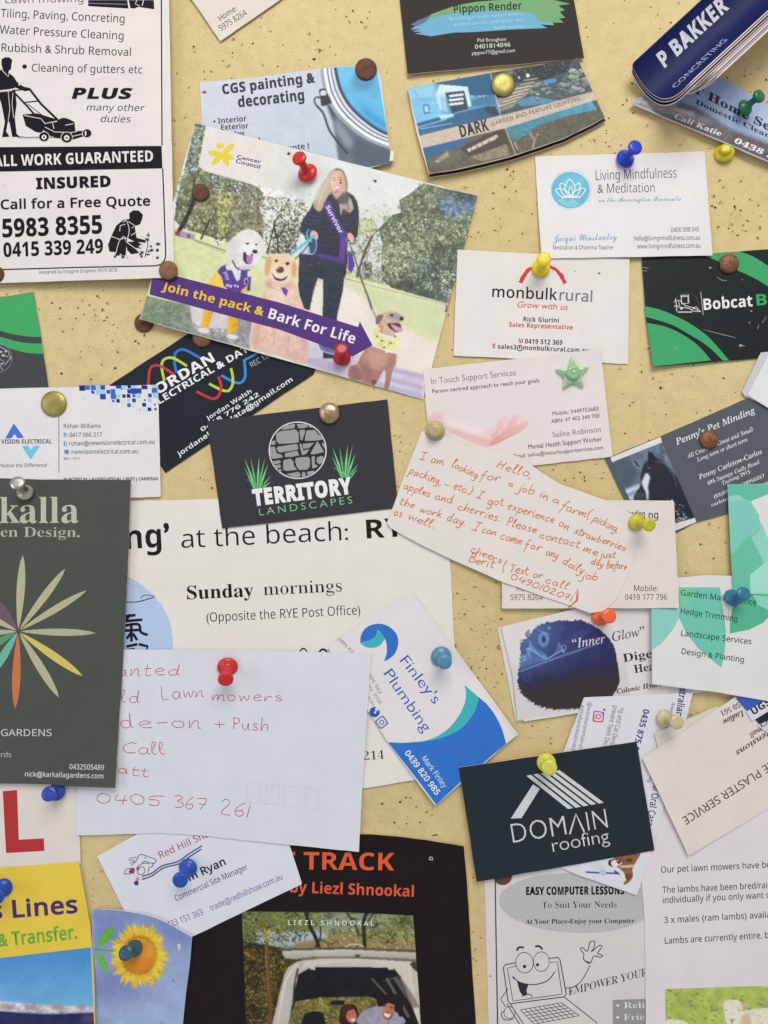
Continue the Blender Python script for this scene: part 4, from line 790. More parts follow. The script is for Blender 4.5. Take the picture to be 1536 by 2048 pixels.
101:[55,[41,60,-16,-2,-9,-7,-10,-11,-6,-13,-1,-8,2,-11,7,-7,9,-2,10,1,9,5,8,9,-2,2,-7,-6,-12,-5,-7,1,-4,5,-1,8,1,8,20,5,13,8,3,6,1,8,-3,4],[32,56,5,0,1,-2,0,-7,-2,-5,-9,-8,-15,-4,8,18,6,6]],
103:[54,[32,60,-8,0,-9,-2,-7,-6,-4,-7,-2,-8,1,-5,3,-5,5,-4,-9,-11,0,-4,5,-4,-9,-5,-6,-6,-2,-7,3,-8,7,-5,12,-2,11,1,9,4,9,8,1,8,-2,9,-7,5,-17,6,-4,4,4,6,10,0,12,5,8,10,1,8,-1,6,9,0,0,5,-10,0],[26,57,4,0,4,-2,2,-5,0,-6,-2,-8,-3,-6,-5,-4,-5,-2,-5,2,-2,3,-1,9,3,11],[4,-1,6,5,17,-7,6,-7,-1,-9,-7,-5,-11,-1,-8,1,-6,4,-2,8,2,6]],
104:[77,[37,97,-23,0,-2,-5,6,-1,4,-2,0,-3,-17,-86,12,0,7,33,4,12,10,12,5,3,5,2,3,-1,3,-7,-7,-35,-1,-7,2,-7,4,-5,6,-1,5,1,11,6,-3,4,-8,-3,-4,3,0,12,7,34,-2,8,-4,4,-8,2,-8,-2,-8,-6,-9,-10]],
105:[34,[25,88,-5,-1,-3,-4,1,-5,4,-3,5,1,3,4,-1,5],[24,60,-20,-3,-1,-2,7,-1,2,-4,-12,-42,1,-6,2,-3,3,-1,7,2,7,6,6,8,-1,2,-8,-9,-3,-1,-2,0,-1,4,14,47]],
108:[33,[32,93,-20,-3,-1,-2,7,-2,1,-5,-19,-73,0,-6,4,-3,4,0,7,3,10,12,-2,2,-10,-10,-3,4]],
109:[105,[24,60,-20,-3,-1,-2,8,-2,1,-4,-14,-49,10,0,7,21,7,13,10,12,11,6,2,0,2,-3,-1,-6,-12,-43,10,0,6,18,9,18,9,10,6,5,4,1,4,-1,0,-4,-10,-35,0,-10,6,-4,6,2,7,6,6,8,-2,2,-7,-8,-4,-1,-2,3,11,40,-1,7,-2,2,-4,1,-10,-3,-10,-8,-12,-14,4,14,-1,8,-3,2,-4,1,-10,-3,-10,-9,-13,-14,7,23]],
110:[70,[25,60,-21,-4,-1,-2,8,-2,1,-4,-14,-48,10,0,6,20,7,13,12,13,8,6,4,0,1,-4,-10,-39,1,-7,5,-4,7,2,6,6,7,10,-2,1,-8,-9,-2,-2,-3,3,10,37,0,11,-7,3,-9,-3,-11,-9,-12,-14]],
111:[67,[44,60,-10,0,-10,-3,-8,-6,-11,-12,-5,-15,0,-10,2,-6,7,-7,11,-3,13,3,13,9,9,12,5,13,-1,10,-5,9],[34,56,4,1,6,-1,3,-5,1,-8,-2,-13,-6,-14,-5,-7,-10,-7,-7,0,-4,4,-3,6,1,16,9,18,8,8]],
112:[65,[48,60,-12,-1,-8,-4,-6,-7,2,12,-20,-3,-1,-3,8,-1,-1,-8,-16,-65,-3,-4,-9,-2,0,-2,32,0,0,2,-7,1,-3,3,6,23,9,-3,10,2,13,9,8,9,7,15,1,15,-4,8],[38,54,7,-2,2,-5,-1,-13,-3,-10,-7,-12,-6,-6,-7,-4,-8,0,-2,2,-1,5,8,29,6,10,4,4]],
114:[42,[24,60,-21,-4,-1,-2,7,-1,1,-3,-12,-50,10,0,6,21,8,17,10,13,2,-4,4,-1,4,1,2,3,1,6,-3,4,-2,0,-6,-2,-17,-24]],
115:[47,[26,60,-7,0,-7,-4,-4,-6,0,-5,3,-10,13,-19,-1,-9,-7,-5,-9,2,-5,6,-1,10,-3,0,-2,-21,5,2,11,-3,6,1,10,4,4,5,2,6,0,7,-16,26,0,5,5,5,8,-2,4,-5,2,-9,3,0,2,19,-5,-2]],
116:[36,[29,75,-3,0,-14,-15,-8,-4,0,-2,8,0,-12,-46,1,-7,2,-2,9,1,7,5,7,8,-2,2,-10,-9,-2,2,11,46,11,0,1,4,-11,0]],
117:[70,[24,60,-21,-3,-1,-2,8,-2,0,-4,-8,-36,0,-11,2,-2,5,-2,10,4,11,10,12,17,-5,-17,0,-10,5,-4,7,2,7,6,6,8,-2,2,-8,-9,-4,-1,-1,3,13,50,-10,0,-7,-20,-9,-17,-10,-12,-9,-4,-3,2,0,4,12,45]],
119:[85,[17,57,-2,3,-15,-3,-1,-2,6,-2,3,-6,1,-49,3,0,27,44,5,-44,2,0,28,36,5,10,1,8,0,4,-2,3,-4,1,-4,-2,0,-5,4,-7,-1,-6,-7,-11,-14,-15,-4,46,-2,0,-27,-42]],
120:[53,[20,60,-20,-4,0,-2,8,0,4,-3,5,-23,-15,-20,-9,2,-3,-2,-2,-5,3,-3,5,-1,6,3,16,21,5,-20,4,-4,8,1,12,14,-1,2,-8,-8,-5,0,-7,26,12,17,8,-1,4,1,1,7,-5,2,-6,-2,-15,-19]],
121:[52,[13,59,-3,1,-14,-3,0,-2,6,-3,4,-6,9,-47,-15,-19,-9,1,-4,-1,-1,-5,4,-4,4,0,5,3,15,16,22,34,10,22,2,6,-2,6,-5,2,-5,-2,0,-6,5,-6,0,-4,-17,-31]],
},
'n':{
48:[73,[46,92,-10,1,-6,-1,-11,-5,-7,-9,-4,-14,-2,-18,1,-14,3,-12,4,-9,6,-7,7,-4,9,-1,7,0,11,5,8,10,4,14,1,18,-1,14,-2,11,-4,9,-6,7],[30,82,6,1,7,-1,5,-3,3,-5,4,-17,0,-23,-4,-16,-3,-6,-5,-3,-7,-1,-6,1,-5,3,-3,6,-4,16,0,23,2,9,2,8,3,5]],
49:[73,[46,92,-10,0,-24,-20,5,-7,18,15,-1,-80,12,0]],
50:[73,[43,92,-8,1,-11,-2,-9,-4,-8,-5,6,-8,7,5,7,3,13,1,7,-4,2,-3,2,-8,-1,-8,-5,-10,-39,-41,0,-9,60,0,0,10,-46,0,32,32,6,9,4,8,1,9,-1,8,-2,5,-4,5,-6,4]],
51:[73,[44,92,-9,1,-11,-1,-10,-4,-8,-5,6,-7,10,5,13,2,9,-1,6,-5,2,-8,-1,-5,-2,-4,-8,-6,-5,-2,-16,0,0,-10,16,0,12,-4,3,-2,3,-4,0,-11,-2,-5,-3,-3,-5,-3,-6,-1,-16,0,-16,5,0,-10,4,-2,16,-3,19,1,11,5,6,7,2,4,2,10,-2,10,-4,5,-4,3,-12,4,10,4,4,3,3,5,1,4,0,12,-2,6,-4,4,-5,4]],
52:[73,[46,92,-43,-62,0,-9,43,0,0,-21,11,0,0,21,14,0,0,10,-14,0,0,61],[46,80,0,-49,-32,0,28,40]],
53:[73,[14,92,-4,-44,6,-3,16,1,12,-2,5,-2,3,-4,2,-10,-2,-11,-4,-4,-4,-3,-6,-1,-10,-1,-13,3,-7,3,0,-10,6,-3,13,-2,15,1,8,2,7,5,5,6,3,7,1,9,-1,8,-3,7,-4,5,-6,4,-8,2,-9,1,-14,-1,2,26,37,0,0,11]],
54:[73,[51,93,-10,-1,-7,-2,-11,-5,-8,-9,-6,-18,-2,-12,1,-16,3,-14,7,-10,4,-3,10,-4,14,1,8,2,5,5,5,6,2,7,1,10,-1,8,-2,6,-4,6,-6,4,-6,2,-12,1,-9,-3,-9,-8,4,19,3,7,6,6,8,4,5,1,9,0,7,-1,0,10],[38,48,10,-2,4,-3,4,-8,0,-5,0,-7,-5,-9,-3,-4,-10,-2,-8,2,-6,4,-4,7,-2,11,2,5,5,7,6,3]],
55:[73,[67,92,-61,0,0,-11,49,0,-37,-81,12,0,37,83]],
56:[73,[44,92,-12,0,-10,-2,-9,-7,-3,-8,0,-9,1,-5,6,-7,8,-6,-9,-6,-7,-8,-3,-7,1,-11,3,-6,4,-5,6,-3,8,-2,18,0,7,2,6,4,4,4,3,6,0,12,-2,6,-7,8,-11,6,9,6,7,7,2,6,-1,10,-3,6,-4,4,-6,3],[32,83,9,0,4,-1,3,-2,4,-6,0,-8,-1,-4,-6,-5,-8,-4,-11,5,-4,4,-2,6,1,6,1,4,3,2],[30,41,4,2,13,-5,7,-6,1,-4,0,-9,-4,-7,-9,-4,-12,0,-8,4,-2,3,-3,8,2,9,3,3]],
57:[73,[41,92,-5,1,-11,-2,-9,-5,-3,-4,-5,-8,-1,-6,0,-14,3,-7,4,-5,5,-4,6,-3,8,-1,9,2,8,4,5,5,-3,-19,-6,-10,-7,-5,-4,-2,-11,-1,-11,2,0,-10,10,-1,10,0,13,4,9,8,3,5,5,11,3,19,-1,22,-3,7,-6,10,-10,6],[36,83,7,-1,6,-5,4,-6,2,-11,-2,-8,-5,-5,-6,-3,-7,-1,-5,1,-8,4,-4,8,0,6,0,6,4,10,8,4]],
65:[82,[46,92,-10,0,-36,-92,12,0,10,28,37,0,11,-28,12,0],[40,77,1,3,14,-42,-29,0]],
66:[83,[12,92,0,-92,42,1,8,2,6,4,4,5,3,6,1,8,-1,8,-6,9,-13,5,9,4,6,7,2,10,-1,7,-3,6,-5,4,-6,3,-9,2],[24,82,22,-1,10,-3,5,-6,0,-4,-1,-9,-3,-3,-4,-2,-5,-1,-24,-1],[24,43,25,-1,6,-1,4,-3,5,-7,0,-9,-2,-4,-7,-6,-5,-2,-26,0]],
67:[81,[61,92,-18,0,-15,-5,-11,-10,-4,-7,-3,-7,-2,-8,0,-18,4,-16,4,-7,5,-5,12,-8,8,-2,13,0,9,1,10,2,0,10,-10,-2,-11,-1,-10,1,-8,3,-6,6,-4,7,-3,9,-1,11,1,10,3,9,4,8,7,5,7,4,10,0,7,0,13,-4,5,9]],
68:[94,[12,92,0,-92,26,0,14,1,12,4,9,7,7,9,4,11,2,14,-1,10,-5,15,-9,11,-7,4,-7,3,-17,3],[24,82,25,-2,9,-2,6,-5,6,-7,2,-9,2,-11,-5,-20,-12,-12,-21,-4,-12,0]],
69:[71,[12,92,0,-92,52,0,0,10,-40,0,0,33,37,0,0,10,-37,0,0,28,40,0,0,11]],
70:[66,[12,92,0,-92,12,0,0,39,37,0,0,10,-37,0,0,32,40,0,0,11]],
71:[93,[60,92,-14,0,-9,-2,-14,-8,-5,-5,-4,-7,-4,-7,-2,-8,0,-19,5,-15,9,-12,13,-8,7,-2,22,0,20,5,0,44,-32,0,0,-10,20,0,0,-27,-8,-2,-10,0,-14,2,-10,6,-7,9,-1,6,-2,14,1,10,3,9,5,8,7,5,8,4,10,0,13,-1,11,-4,4,10,-12,4]],
72:[95,[24,92,-12,0,0,-92,12,0,0,42,47,0,0,-42,11,0,0,92,-11,0,0,-39,-47,0]],
73:[44,[38,92,-33,0,0,-7,11,-3,0,-73,-11,-2,0,-7,33,0,0,7,-10,2,0,73,10,3]],
74:[35,[23,92,-11,0,-1,-98,-2,-4,-6,-4,-5,0,-8,1,0,-10,10,-1,6,0,6,2,5,4,3,5,2,7]],
75:[79,[24,92,-12,0,0,-92,12,0,0,36,9,8,33,-44,13,0,-37,52,36,40,-14,0,-40,-46]],
76:[67,[24,92,-12,0,0,-92,52,0,0,10,-40,0]],
77:[116,[12,92,0,-92,11,0,-1,80,31,-80,9,0,31,80,-1,-80,12,0,0,92,-17,0,-29,-76,-28,76]],
78:[97,[12,92,0,-92,11,0,-1,76,50,-76,13,0,0,92,-11,0,1,-76,-49,76]],
79:[100,[59,92,-18,0,-8,-2,-7,-3,-10,-10,-6,-14,-2,-8,0,-18,4,-16,4,-7,10,-10,15,-5,18,0,14,5,11,10,6,14,2,18,-2,17,-3,7,-3,7,-11,10],[41,82,9,1,10,-1,7,-4,6,-5,4,-7,2,-10,0,-21,-2,-9,-4,-8,-6,-5,-7,-3,-10,-1,-9,1,-8,3,-6,5,-4,8,-2,9,0,21,2,10,4,7,6,5]],
80:[78,[12,92,0,-92,12,0,0,36,19,0,7,2,11,5,4,3,5,9,1,9,-1,8,-3,7,-4,5,-7,4,-8,2,-12,2],[24,82,19,-1,11,-4,4,-7,0,-12,-2,-5,-8,-6,-24,-1]],
81:[100,[59,92,-18,0,-8,-2,-7,-3,-10,-10,-6,-14,-2,-8,0,-18,2,-9,6,-14,10,-10,15,-5,12,0,18,-21,17,0,-22,23,8,4,6,5,6,7,3,9,3,9,0,11,-2,17,-6,14,-5,5,-6,5],[41,82,9,1,10,-1,7,-4,6,-5,4,-7,2,-10,0,-21,-2,-9,-4,-8,-6,-5,-7,-3,-10,-1,-9,1,-8,3,-6,5,-4,8,-2,9,0,21,2,10,4,7,6,5]],
82:[80,[12,92,0,-92,12,0,0,38,18,0,22,-38,14,0,-26,41,12,7,6,9,1,9,-1,8,-3,6,-4,5,-7,3,-8,3],[24,82,20,-1,10,-3,4,-8,1,-5,-1,-5,-4,-8,-10,-4,-20,0]],
83:[70,[42,92,-16,0,-12,-7,-5,-7,-1,-4,0,-11,2,-6,8,-8,6,-4,20,-8,5,-4,3,-7,0,-7,-4,-6,-10,-4,-16,1,-16,4,0,-11,4,-1,16,-3,15,1,8,2,7,4,4,4,3,7,1,12,-1,4,-4,6,-10,8,-21,9,-5,4,-3,4,0,9,1,3,6,5,4,1,9,0,8,-1,10,-3,4,10,-11,3]],
84:[71,[70,92,-69,0,0,-11,29,0,0,-81,11,0,0,81,29,0]],
85:[94,[23,92,-11,0,0,-60,0,-9,4,-8,4,-7,7,-5,9,-3,10,-1,15,2,10,5,4,4,5,10,2,6,0,66,-12,0,0,-60,0,-6,-2,-6,-3,-5,-5,-3,-6,-2,-7,-1,-7,1,-6,2,-5,3,-3,5,-2,5]],
86:[77,[12,92,-12,0,33,-92,11,0,33,92,-12,0,-22,-63,-5,-16,-4,16]],
87:[119,[14,92,-12,0,24,-92,12,0,21,78,23,-78,11,0,25,92,-13,0,-18,-78,-4,18,-18,60,-12,0,-17,-60,-4,-18,-3,18]],
89:[72,[12,92,-12,0,30,-57,0,-35,12,0,0,36,30,56,-12,0,-24,-46]],
90:[73,[67,92,-61,0,0,-11,47,0,-48,-72,0,-9,63,0,0,10,-49,0,48,73]],
97:[72,[44,69,-16,0,-14,-5,3,-8,16,4,11,-1,5,-5,1,-8,0,-5,-22,-1,-8,-2,-6,-3,-4,-4,-3,-5,-1,-13,2,-5,8,-7,12,-2,10,1,6,4,7,6,2,-10,9,0,-1,54,-2,6,-3,4],[40,33,10,1,0,-13,-6,-9,-8,-4,-9,0,-6,2,-2,3,-1,6,2,7,6,5]],
98:[79,[22,97,-11,0,0,-97,8,0,2,9,1,0,5,-5,7,-4,10,-1,7,1,7,3,6,5,4,6,3,10,1,10,-1,11,-3,9,-4,7,-6,5,-7,3,-7,1,-10,-2,-4,-1,-8,-7],[35,60,7,0,10,-2,6,-9,2,-15,-2,-14,-2,-5,-4,-4,-5,-2,-12,0,-5,2,-4,4,-2,5,-2,15,2,14,2,5,4,4]],
99:[62,[42,70,-14,-2,-10,-5,-7,-9,-3,-12,0,-16,3,-12,7,-9,9,-5,5,-1,14,0,10,3,0,10,-11,-3,-13,0,-8,6,-5,11,0,8,2,14,7,9,11,3,15,-3,3,9]],
100:[79,[68,97,-12,0,1,-37,-5,5,-7,3,-10,2,-8,-1,-7,-3,-5,-5,-5,-7,-2,-9,-1,-11,1,-11,2,-9,5,-6,5,-5,7,-3,13,-1,8,3,9,7,2,-9,9,0],[31,60,13,0,5,-2,3,-4,3,-6,2,-16,-2,-13,-3,-5,-3,-3,-5,-2,-13,0,-4,2,-4,4,-2,5,-2,14,2,14,6,9]],
101:[72,[43,70,-11,0,-6,-2,-9,-6,-6,-9,-3,-12,0,-15,3,-12,7,-8,10,-6,6,-1,14,0,14,4,0,10,-13,-4,-15,0,-5,2,-4,3,-3,5,-2,6,-1,7,47,0,-2,18,-4,10,-8,6],[32,60,5,1,10,-3,5,-7,2,-10,-35,0,3,11,2,4]],
102:[44,[39,98,-9,-1,-6,-2,-4,-3,-4,-4,-2,-7,0,-12,-12,-4,0,-5,12,0,0,-60,11,0,0,60,17,0,0,8,-17,0,1,14,4,5,6,2,10,-2,4,9]],
103:[79,[40,70,-13,-1,-7,-3,-6,-6,-4,-7,-2,-9,0,-20,2,-9,4,-7,6,-5,7,-3,8,-1,9,1,7,3,6,6,-1,-17,-4,-8,-4,-3,-10,-3,-10,1,-8,2,-8,3,0,-10,16,-4,19,0,7,2,6,5,4,5,3,8,1,78,-9,0,-2,-8,-9,7],[32,60,11,0,5,-2,4,-4,3,-4,2,-18,-2,-14,-3,-4,-9,-6,-11,1,-5,2,-4,4,-4,11,0,16,2,6,6,9]],
104:[79,[22,97,-11,0,0,-97,11,0,0,43,4,11,4,4,5,2,7,0,9,-2,5,-5,2,-9,0,-44,11,0,0,45,-1,8,-2,6,-4,5,-4,3,-14,3,-13,-3,-9,-8]],
105:[33,[18,94,-5,0,-3,-4,1,-7,4,-3,5,1,3,4,-1,6],[22,68,-11,0,0,-68,11,0]],
107:[68,[22,97,-11,0,0,-97,11,0,0,25,8,7,24,-32,13,0,-29,39,27,29,-13,0,-30,-33]],
108:[33,[22,97,-11,0,0,-97,11,0]],
109:[120,[52,68,-10,2,-8,-1,-6,-4,-6,-6,-2,9,-9,0,0,-68,11,0,0,43,4,11,4,4,4,2,6,0,8,-2,5,-5,1,-9,0,-44,12,0,0,38,2,12,2,5,4,3,10,2,8,-2,5,-5,1,-9,0,-44,11,0,0,53,-2,6,-3,5,-5,3,-6,2,-11,1,-12,-5,-6,-7,-5,7]],
110:[79,[52,69,-8,1,-8,-1,-8,-4,-6,-6,-2,9,-9,0,0,-68,11,0,1,43,1,6,2,5,4,4,6,2,6,0,9,-2,5,-5,2,-9,0,-44,11,0,-1,53,-2,6,-4,5,-4,3]],
111:[78,[45,70,-6,0,-9,-1,-8,-3,-6,-5,-5,-7,-3,-9,0,-18,3,-12,7,-9,9,-6,6,-1,15,1,8,3,6,5,5,7,3,9,0,18,-4,12,-6,8,-5,4],[32,60,13,0,5,-3,4,-3,3,-6,2,-14,-2,-14,-3,-5,-4,-4,-5,-2,-13,0,-5,2,-3,4,-3,5,-2,14,2,14,3,6,3,3]],
112:[79,[52,69,-8,1,-10,-2,-7,-4,-5,-5,-2,9,-9,0,0,-99,11,0,0,40,5,-5,7,-4,10,-1,7,1,7,3,6,5,4,7,3,9,1,10,-1,11,-3,9,-4,7,-6,5],[42,60,5,0,5,-3,4,-3,4,-12,0,-8,-2,-13,-4,-7,-5,-4,-7,-2,-7,1,-5,2,-4,4,-4,12,0,7,1,10,4,10,3,4]],
114:[53,[44,70,-6,0,-8,-4,-8,-10,-2,12,-9,0,0,-68,11,0,0,36,1,9,4,7,5,5,7,2,11,0,1,10]],
115:[61,[36,70,-11,-1,-11,-4,-4,-3,-3,-5,0,-9,2,-6,5,-4,28,-14,2,-4,0,-5,-1,-3,-5,-3,-10,-1,-12,2,-9,3,0,-10,3,-1,10,-3,16,0,12,5,4,4,3,5,0,9,-4,8,-8,6,-21,9,-3,3,-1,2,1,7,8,3,11,0,12,-4,4,9,-10,4]],
116:[46,[23,84,-7,0,-4,-14,-10,-5,0,-5,10,0,0,-45,2,-8,5,-5,6,-2,13,-1,6,2,0,8,-13,-1,-5,3,-3,5,0,44,20,0,0,8,-20,0]],
117:[79,[22,68,-12,0,0,-44,1,-8,2,-6,3,-5,5,-4,7,-1,7,-1,9,1,7,3,6,6,2,-9,9,0,0,68,-11,0,-1,-42,-1,-7,-3,-5,-3,-3,-5,-2,-7,-1,-9,2,-5,5,-1,9]],
118:[65,[12,68,-12,0,26,-68,13,0,26,68,-12,0,-20,-58]],
119:[100,[13,69,-11,0,18,-69,13,0,13,42,4,15,17,-57,13,0,19,69,-11,0,-14,-57,-18,57,-12,0,-17,-57]],
120:[68,[16,68,-12,0,23,-33,-25,-35,13,0,19,28,18,-28,14,0,-26,35,24,33,-12,0,-18,-25]],
121:[65,[12,68,-12,0,28,-68,-5,-13,-5,-5,-5,-3,-11,0,0,-9,7,-1,13,3,4,3,7,9,32,84,-12,0,-20,-57]],
},
's':{
48:[72,[43,92,-14,0,-12,-5,-7,-10,-4,-14,-1,-26,2,-16,6,-12,4,-5,11,-5,15,0,11,5,8,10,4,14,1,27,-3,15,-2,7,-8,10],[32,83,8,0,3,-3,2,-6,2,-17,-2,-40,-2,-5,-3,-4,-4,-1,-4,1,-4,4,-4,22,1,32,3,14]],
49:[72,[48,92,-14,0,-16,-12,-12,-4,0,-6,3,-3,6,-1,14,13,0,-67,-1,-4,-3,-1,-13,0,0,-7,53,0,0,7,-13,0,-2,2,-2,4]],
50:[72,[42,92,-15,0,-9,-2,-8,-4,-4,-5,0,-10,4,-5,3,-2,9,-1,2,16,5,5,7,0,4,-2,3,-11,-1,-13,-6,-11,-32,-34,0,-13,61,0,1,27,-8,0,-3,-9,-6,-4,-32,0,33,32,11,17,1,9,-3,11,-10,7]],
51:[72,[42,92,-18,0,-7,-2,-5,-2,-6,-7,-2,-5,2,-6,10,-5,5,0,2,13,2,4,5,2,6,0,2,-1,2,-2,2,-7,0,-9,-3,-9,-7,-4,-14,-1,0,-8,19,-2,7,-6,2,-4,0,-9,-4,-9,-4,-4,-5,-1,-11,2,-6,5,-2,9,-7,-2,-3,-5,0,-5,2,-6,6,-4,8,-2,16,-1,12,2,10,6,6,10,1,14,-3,7,-9,8,-10,3,10,5,7,8,2,10,0,6,-8,9]],
52:[72,[38,92,-36,-60,0,-8,35,0,-1,-14,-4,-2,-9,-1,0,-7,45,0,0,7,-9,1,-3,4,0,12,13,0,0,8,-13,0,0,60],[38,78,-1,-46,-27,0]],
53:[72,[12,92,-4,-45,6,-2,14,2,9,-2,6,-6,2,-16,-2,-7,-3,-5,-10,-3,-6,1,-5,3,-4,11,-5,-1,-4,-5,0,-8,6,-7,8,-2,15,-1,12,3,10,6,5,6,2,9,0,13,-3,8,-5,5,-7,3,-17,4,-14,-2,2,23,28,0,4,-2,2,-7,7,0,-1,24]],
54:[72,[48,92,-17,-1,-9,-5,-10,-13,-5,-17,-1,-23,4,-15,6,-11,10,-6,6,-2,14,1,8,2,6,5,4,7,2,7,0,16,-2,7,-9,9,-6,2,-12,1,-13,-5,2,19,3,6,7,8,7,1,3,-3,4,-14,8,2,5,4,2,4,-2,8,-7,5],[34,48,6,0,3,-2,3,-2,2,-10,0,-12,-2,-10,-5,-4,-3,-1,-7,4,-5,11,-2,9,0,11]],
55:[72,[6,92,0,-28,7,0,2,10,3,3,37,1,-34,-78,11,0,35,85,0,7]],
56:[72,[45,92,-15,0,-11,-3,-9,-8,-3,-8,1,-13,6,-7,9,-7,-10,-6,-7,-7,-2,-5,0,-9,6,-11,12,-8,13,-1,17,3,7,4,5,4,3,7,1,7,-2,10,-7,8,-13,8,13,8,3,4,2,8,-1,6,-6,10],[36,85,4,-1,4,-2,4,-9,0,-7,-2,-6,-7,-6,-11,6,-3,11,3,10,2,3],[28,39,3,2,11,-6,6,-5,2,-4,-2,-12,-8,-8,-8,0,-4,2,-3,3,-3,7,0,9,2,7]],
57:[72,[40,92,-12,0,-10,-3,-7,-7,-5,-9,-2,-11,1,-8,3,-7,9,-9,6,-2,11,0,6,2,8,6,-3,-21,-6,-12,-9,-4,-4,0,-6,4,-6,9,-4,-2,-2,-5,2,-7,4,-4,6,-2,15,-1,11,4,11,11,7,16,2,20,-2,17,-2,7,-7,11,-5,3],[31,84,7,-1,4,-2,4,-10,2,-18,-5,-6,-5,-2,-10,1,-4,6,-1,10,1,12,4,8]],
65:[83,[43,89,-4,0,-31,-79,-4,-4,-6,-2,0,-4,26,0,0,4,-6,0,-3,2,-1,3,6,16,28,0,6,-16,-1,-3,-3,-2,-6,0,0,-4,40,0,0,4,-4,1,-5,7],[22,30,12,31,12,-31]],
67:[89,[56,88,-15,0,-7,-2,-14,-8,-9,-11,-5,-15,0,-17,4,-15,5,-6,11,-10,15,-6,8,0,14,2,12,6,10,11,-3,3,-14,-12,-15,-4,-14,5,-9,13,-2,21,2,23,8,14,12,4,12,-2,11,-10,7,-13,3,0,0,30,-3,0,-3,-5,-3,-1]],
68:[94,[42,87,-39,0,0,-3,9,-3,2,-10,0,-61,-2,-4,-8,-3,0,-3,40,0,25,5,15,14,5,25,-1,12,-4,11,-7,9,-9,6,-12,4],[40,82,16,-4,8,-13,3,-21,-3,-22,-3,-8,-5,-5,-6,-3,-8,-2,-6,2,-1,8,0,62,1,5]],
69:[84,[76,87,-73,0,0,-3,9,-3,2,-6,0,-60,-2,-9,-9,-3,0,-3,74,0,5,27,-4,0,-7,-13,-11,-7,-10,-1,-12,0,-2,2,-1,5,0,29,8,0,5,-3,4,-5,3,-12,3,0,0,44,-3,0,-5,-15,-8,-4,-7,0,1,33,1,1,5,1,18,-2,9,-6,4,-13,3,0]],
70:[77,[75,87,-72,0,0,-3,9,-3,2,-9,0,-60,-2,-6,-9,-3,0,-3,46,0,0,3,-11,2,-2,3,-1,34,6,0,8,-4,5,-16,4,0,0,44,-4,0,-3,-11,-2,-3,-8,-4,-6,-1,0,32,2,3,5,0,17,-2,7,-4,4,-6,2,-9,3,0]],
71:[97,[56,88,-15,0,-15,-5,-11,-10,-4,-6,-5,-15,0,-17,5,-15,9,-12,14,-8,8,-1,20,0,23,7,1,25,3,3,6,1,0,3,-43,0,0,-3,8,-1,5,-6,0,-18,-3,-5,-10,-3,-7,2,-6,3,-5,6,-6,18,0,13,2,22,8,14,13,4,12,-3,7,-5,10,-18,3,0,0,31,-3,0,-3,-5,-3,-1]],
72:[100,[46,87,-43,0,0,-3,7,-2,4,-6,0,-61,-2,-9,-9,-3,0,-3,43,0,0,3,-7,2,-3,3,-1,34,30,0,-1,-34,-3,-4,-7,-1,0,-3,43,0,0,3,-9,3,-2,9,0,61,4,6,7,2,0,3,-43,0,0,-3,7,-2,3,-3,1,-31,-30,0,1,31,3,3,7,2]],
75:[97,[46,87,-43,0,0,-3,7,-2,4,-6,0,-61,-2,-9,-9,-3,0,-3,43,0,0,3,-9,3,-2,5,0,27,3,3,25,-33,0,-2,-2,-2,-7,-1,0,-3,45,0,0,3,-6,2,-5,4,-36,45,23,23,8,5,9,2,0,3,-36,0,0,-3,9,-2,1,-5,-31,-33,0,33,3,5,8,2]],
76:[81,[48,87,-45,0,0,-3,9,-3,2,-5,0,-61,-2,-9,-9,-3,0,-3,73,0,6,30,-4,0,-8,-15,-10,-7,-18,-3,-5,1,-2,3,0,69,3,4,10,2]],
77:[121,[35,87,-32,0,0,-3,9,-2,2,-4,0,-63,-2,-9,-9,-3,0,-3,29,0,0,3,-9,3,-3,5,0,63,32,-74,3,0,32,76,-1,-66,-2,-4,-8,-3,0,-3,42,0,0,3,-8,2,-3,5,0,62,2,9,9,3,0,3,-32,0,-26,-60]],
78:[94,[30,87,-26,0,0,-3,3,-2,7,-8,0,-64,-2,-5,-8,-2,0,-3,28,0,0,3,-10,3,-2,5,0,56,57,-69,3,0,1,78,1,5,10,3,0,3,-29,0,0,-3,9,-2,2,-5,0,-45]],
79:[100,[57,88,-19,-1,-16,-7,-11,-14,-5,-16,1,-19,7,-16,13,-11,17,-6,18,2,16,7,11,13,5,17,0,19,-8,16,-13,11],[38,80,12,4,6,-1,6,-3,4,-6,6,-18,0,-12,-2,-24,-8,-13,-12,-5,-6,2,-6,3,-4,6,-4,8,-2,10,0,13,2,22]],
80:[80,[41,87,-38,0,0,-3,7,-2,4,-6,0,-61,-2,-9,-9,-3,0,-3,43,0,0,3,-7,2,-3,3,-1,31,21,1,8,2,6,4,7,10,1,12,-6,11,-14,7],[39,82,7,0,6,-4,3,-9,0,-13,-1,-4,-6,-6,-13,-2,0,34,1,3]],
82:[90,[41,87,-38,0,0,-3,7,-2,4,-6,0,-61,-2,-9,-9,-3,0,-3,43,0,0,3,-7,2,-3,3,-1,32,3,0,26,-40,28,0,0,3,-4,1,-4,4,-24,34,11,5,6,7,3,10,-2,7,-3,6,-5,4,-8,3],[40,82,11,-2,5,-6,1,-16,-1,-5,-6,-7,-15,-2,0,33,1,3]],
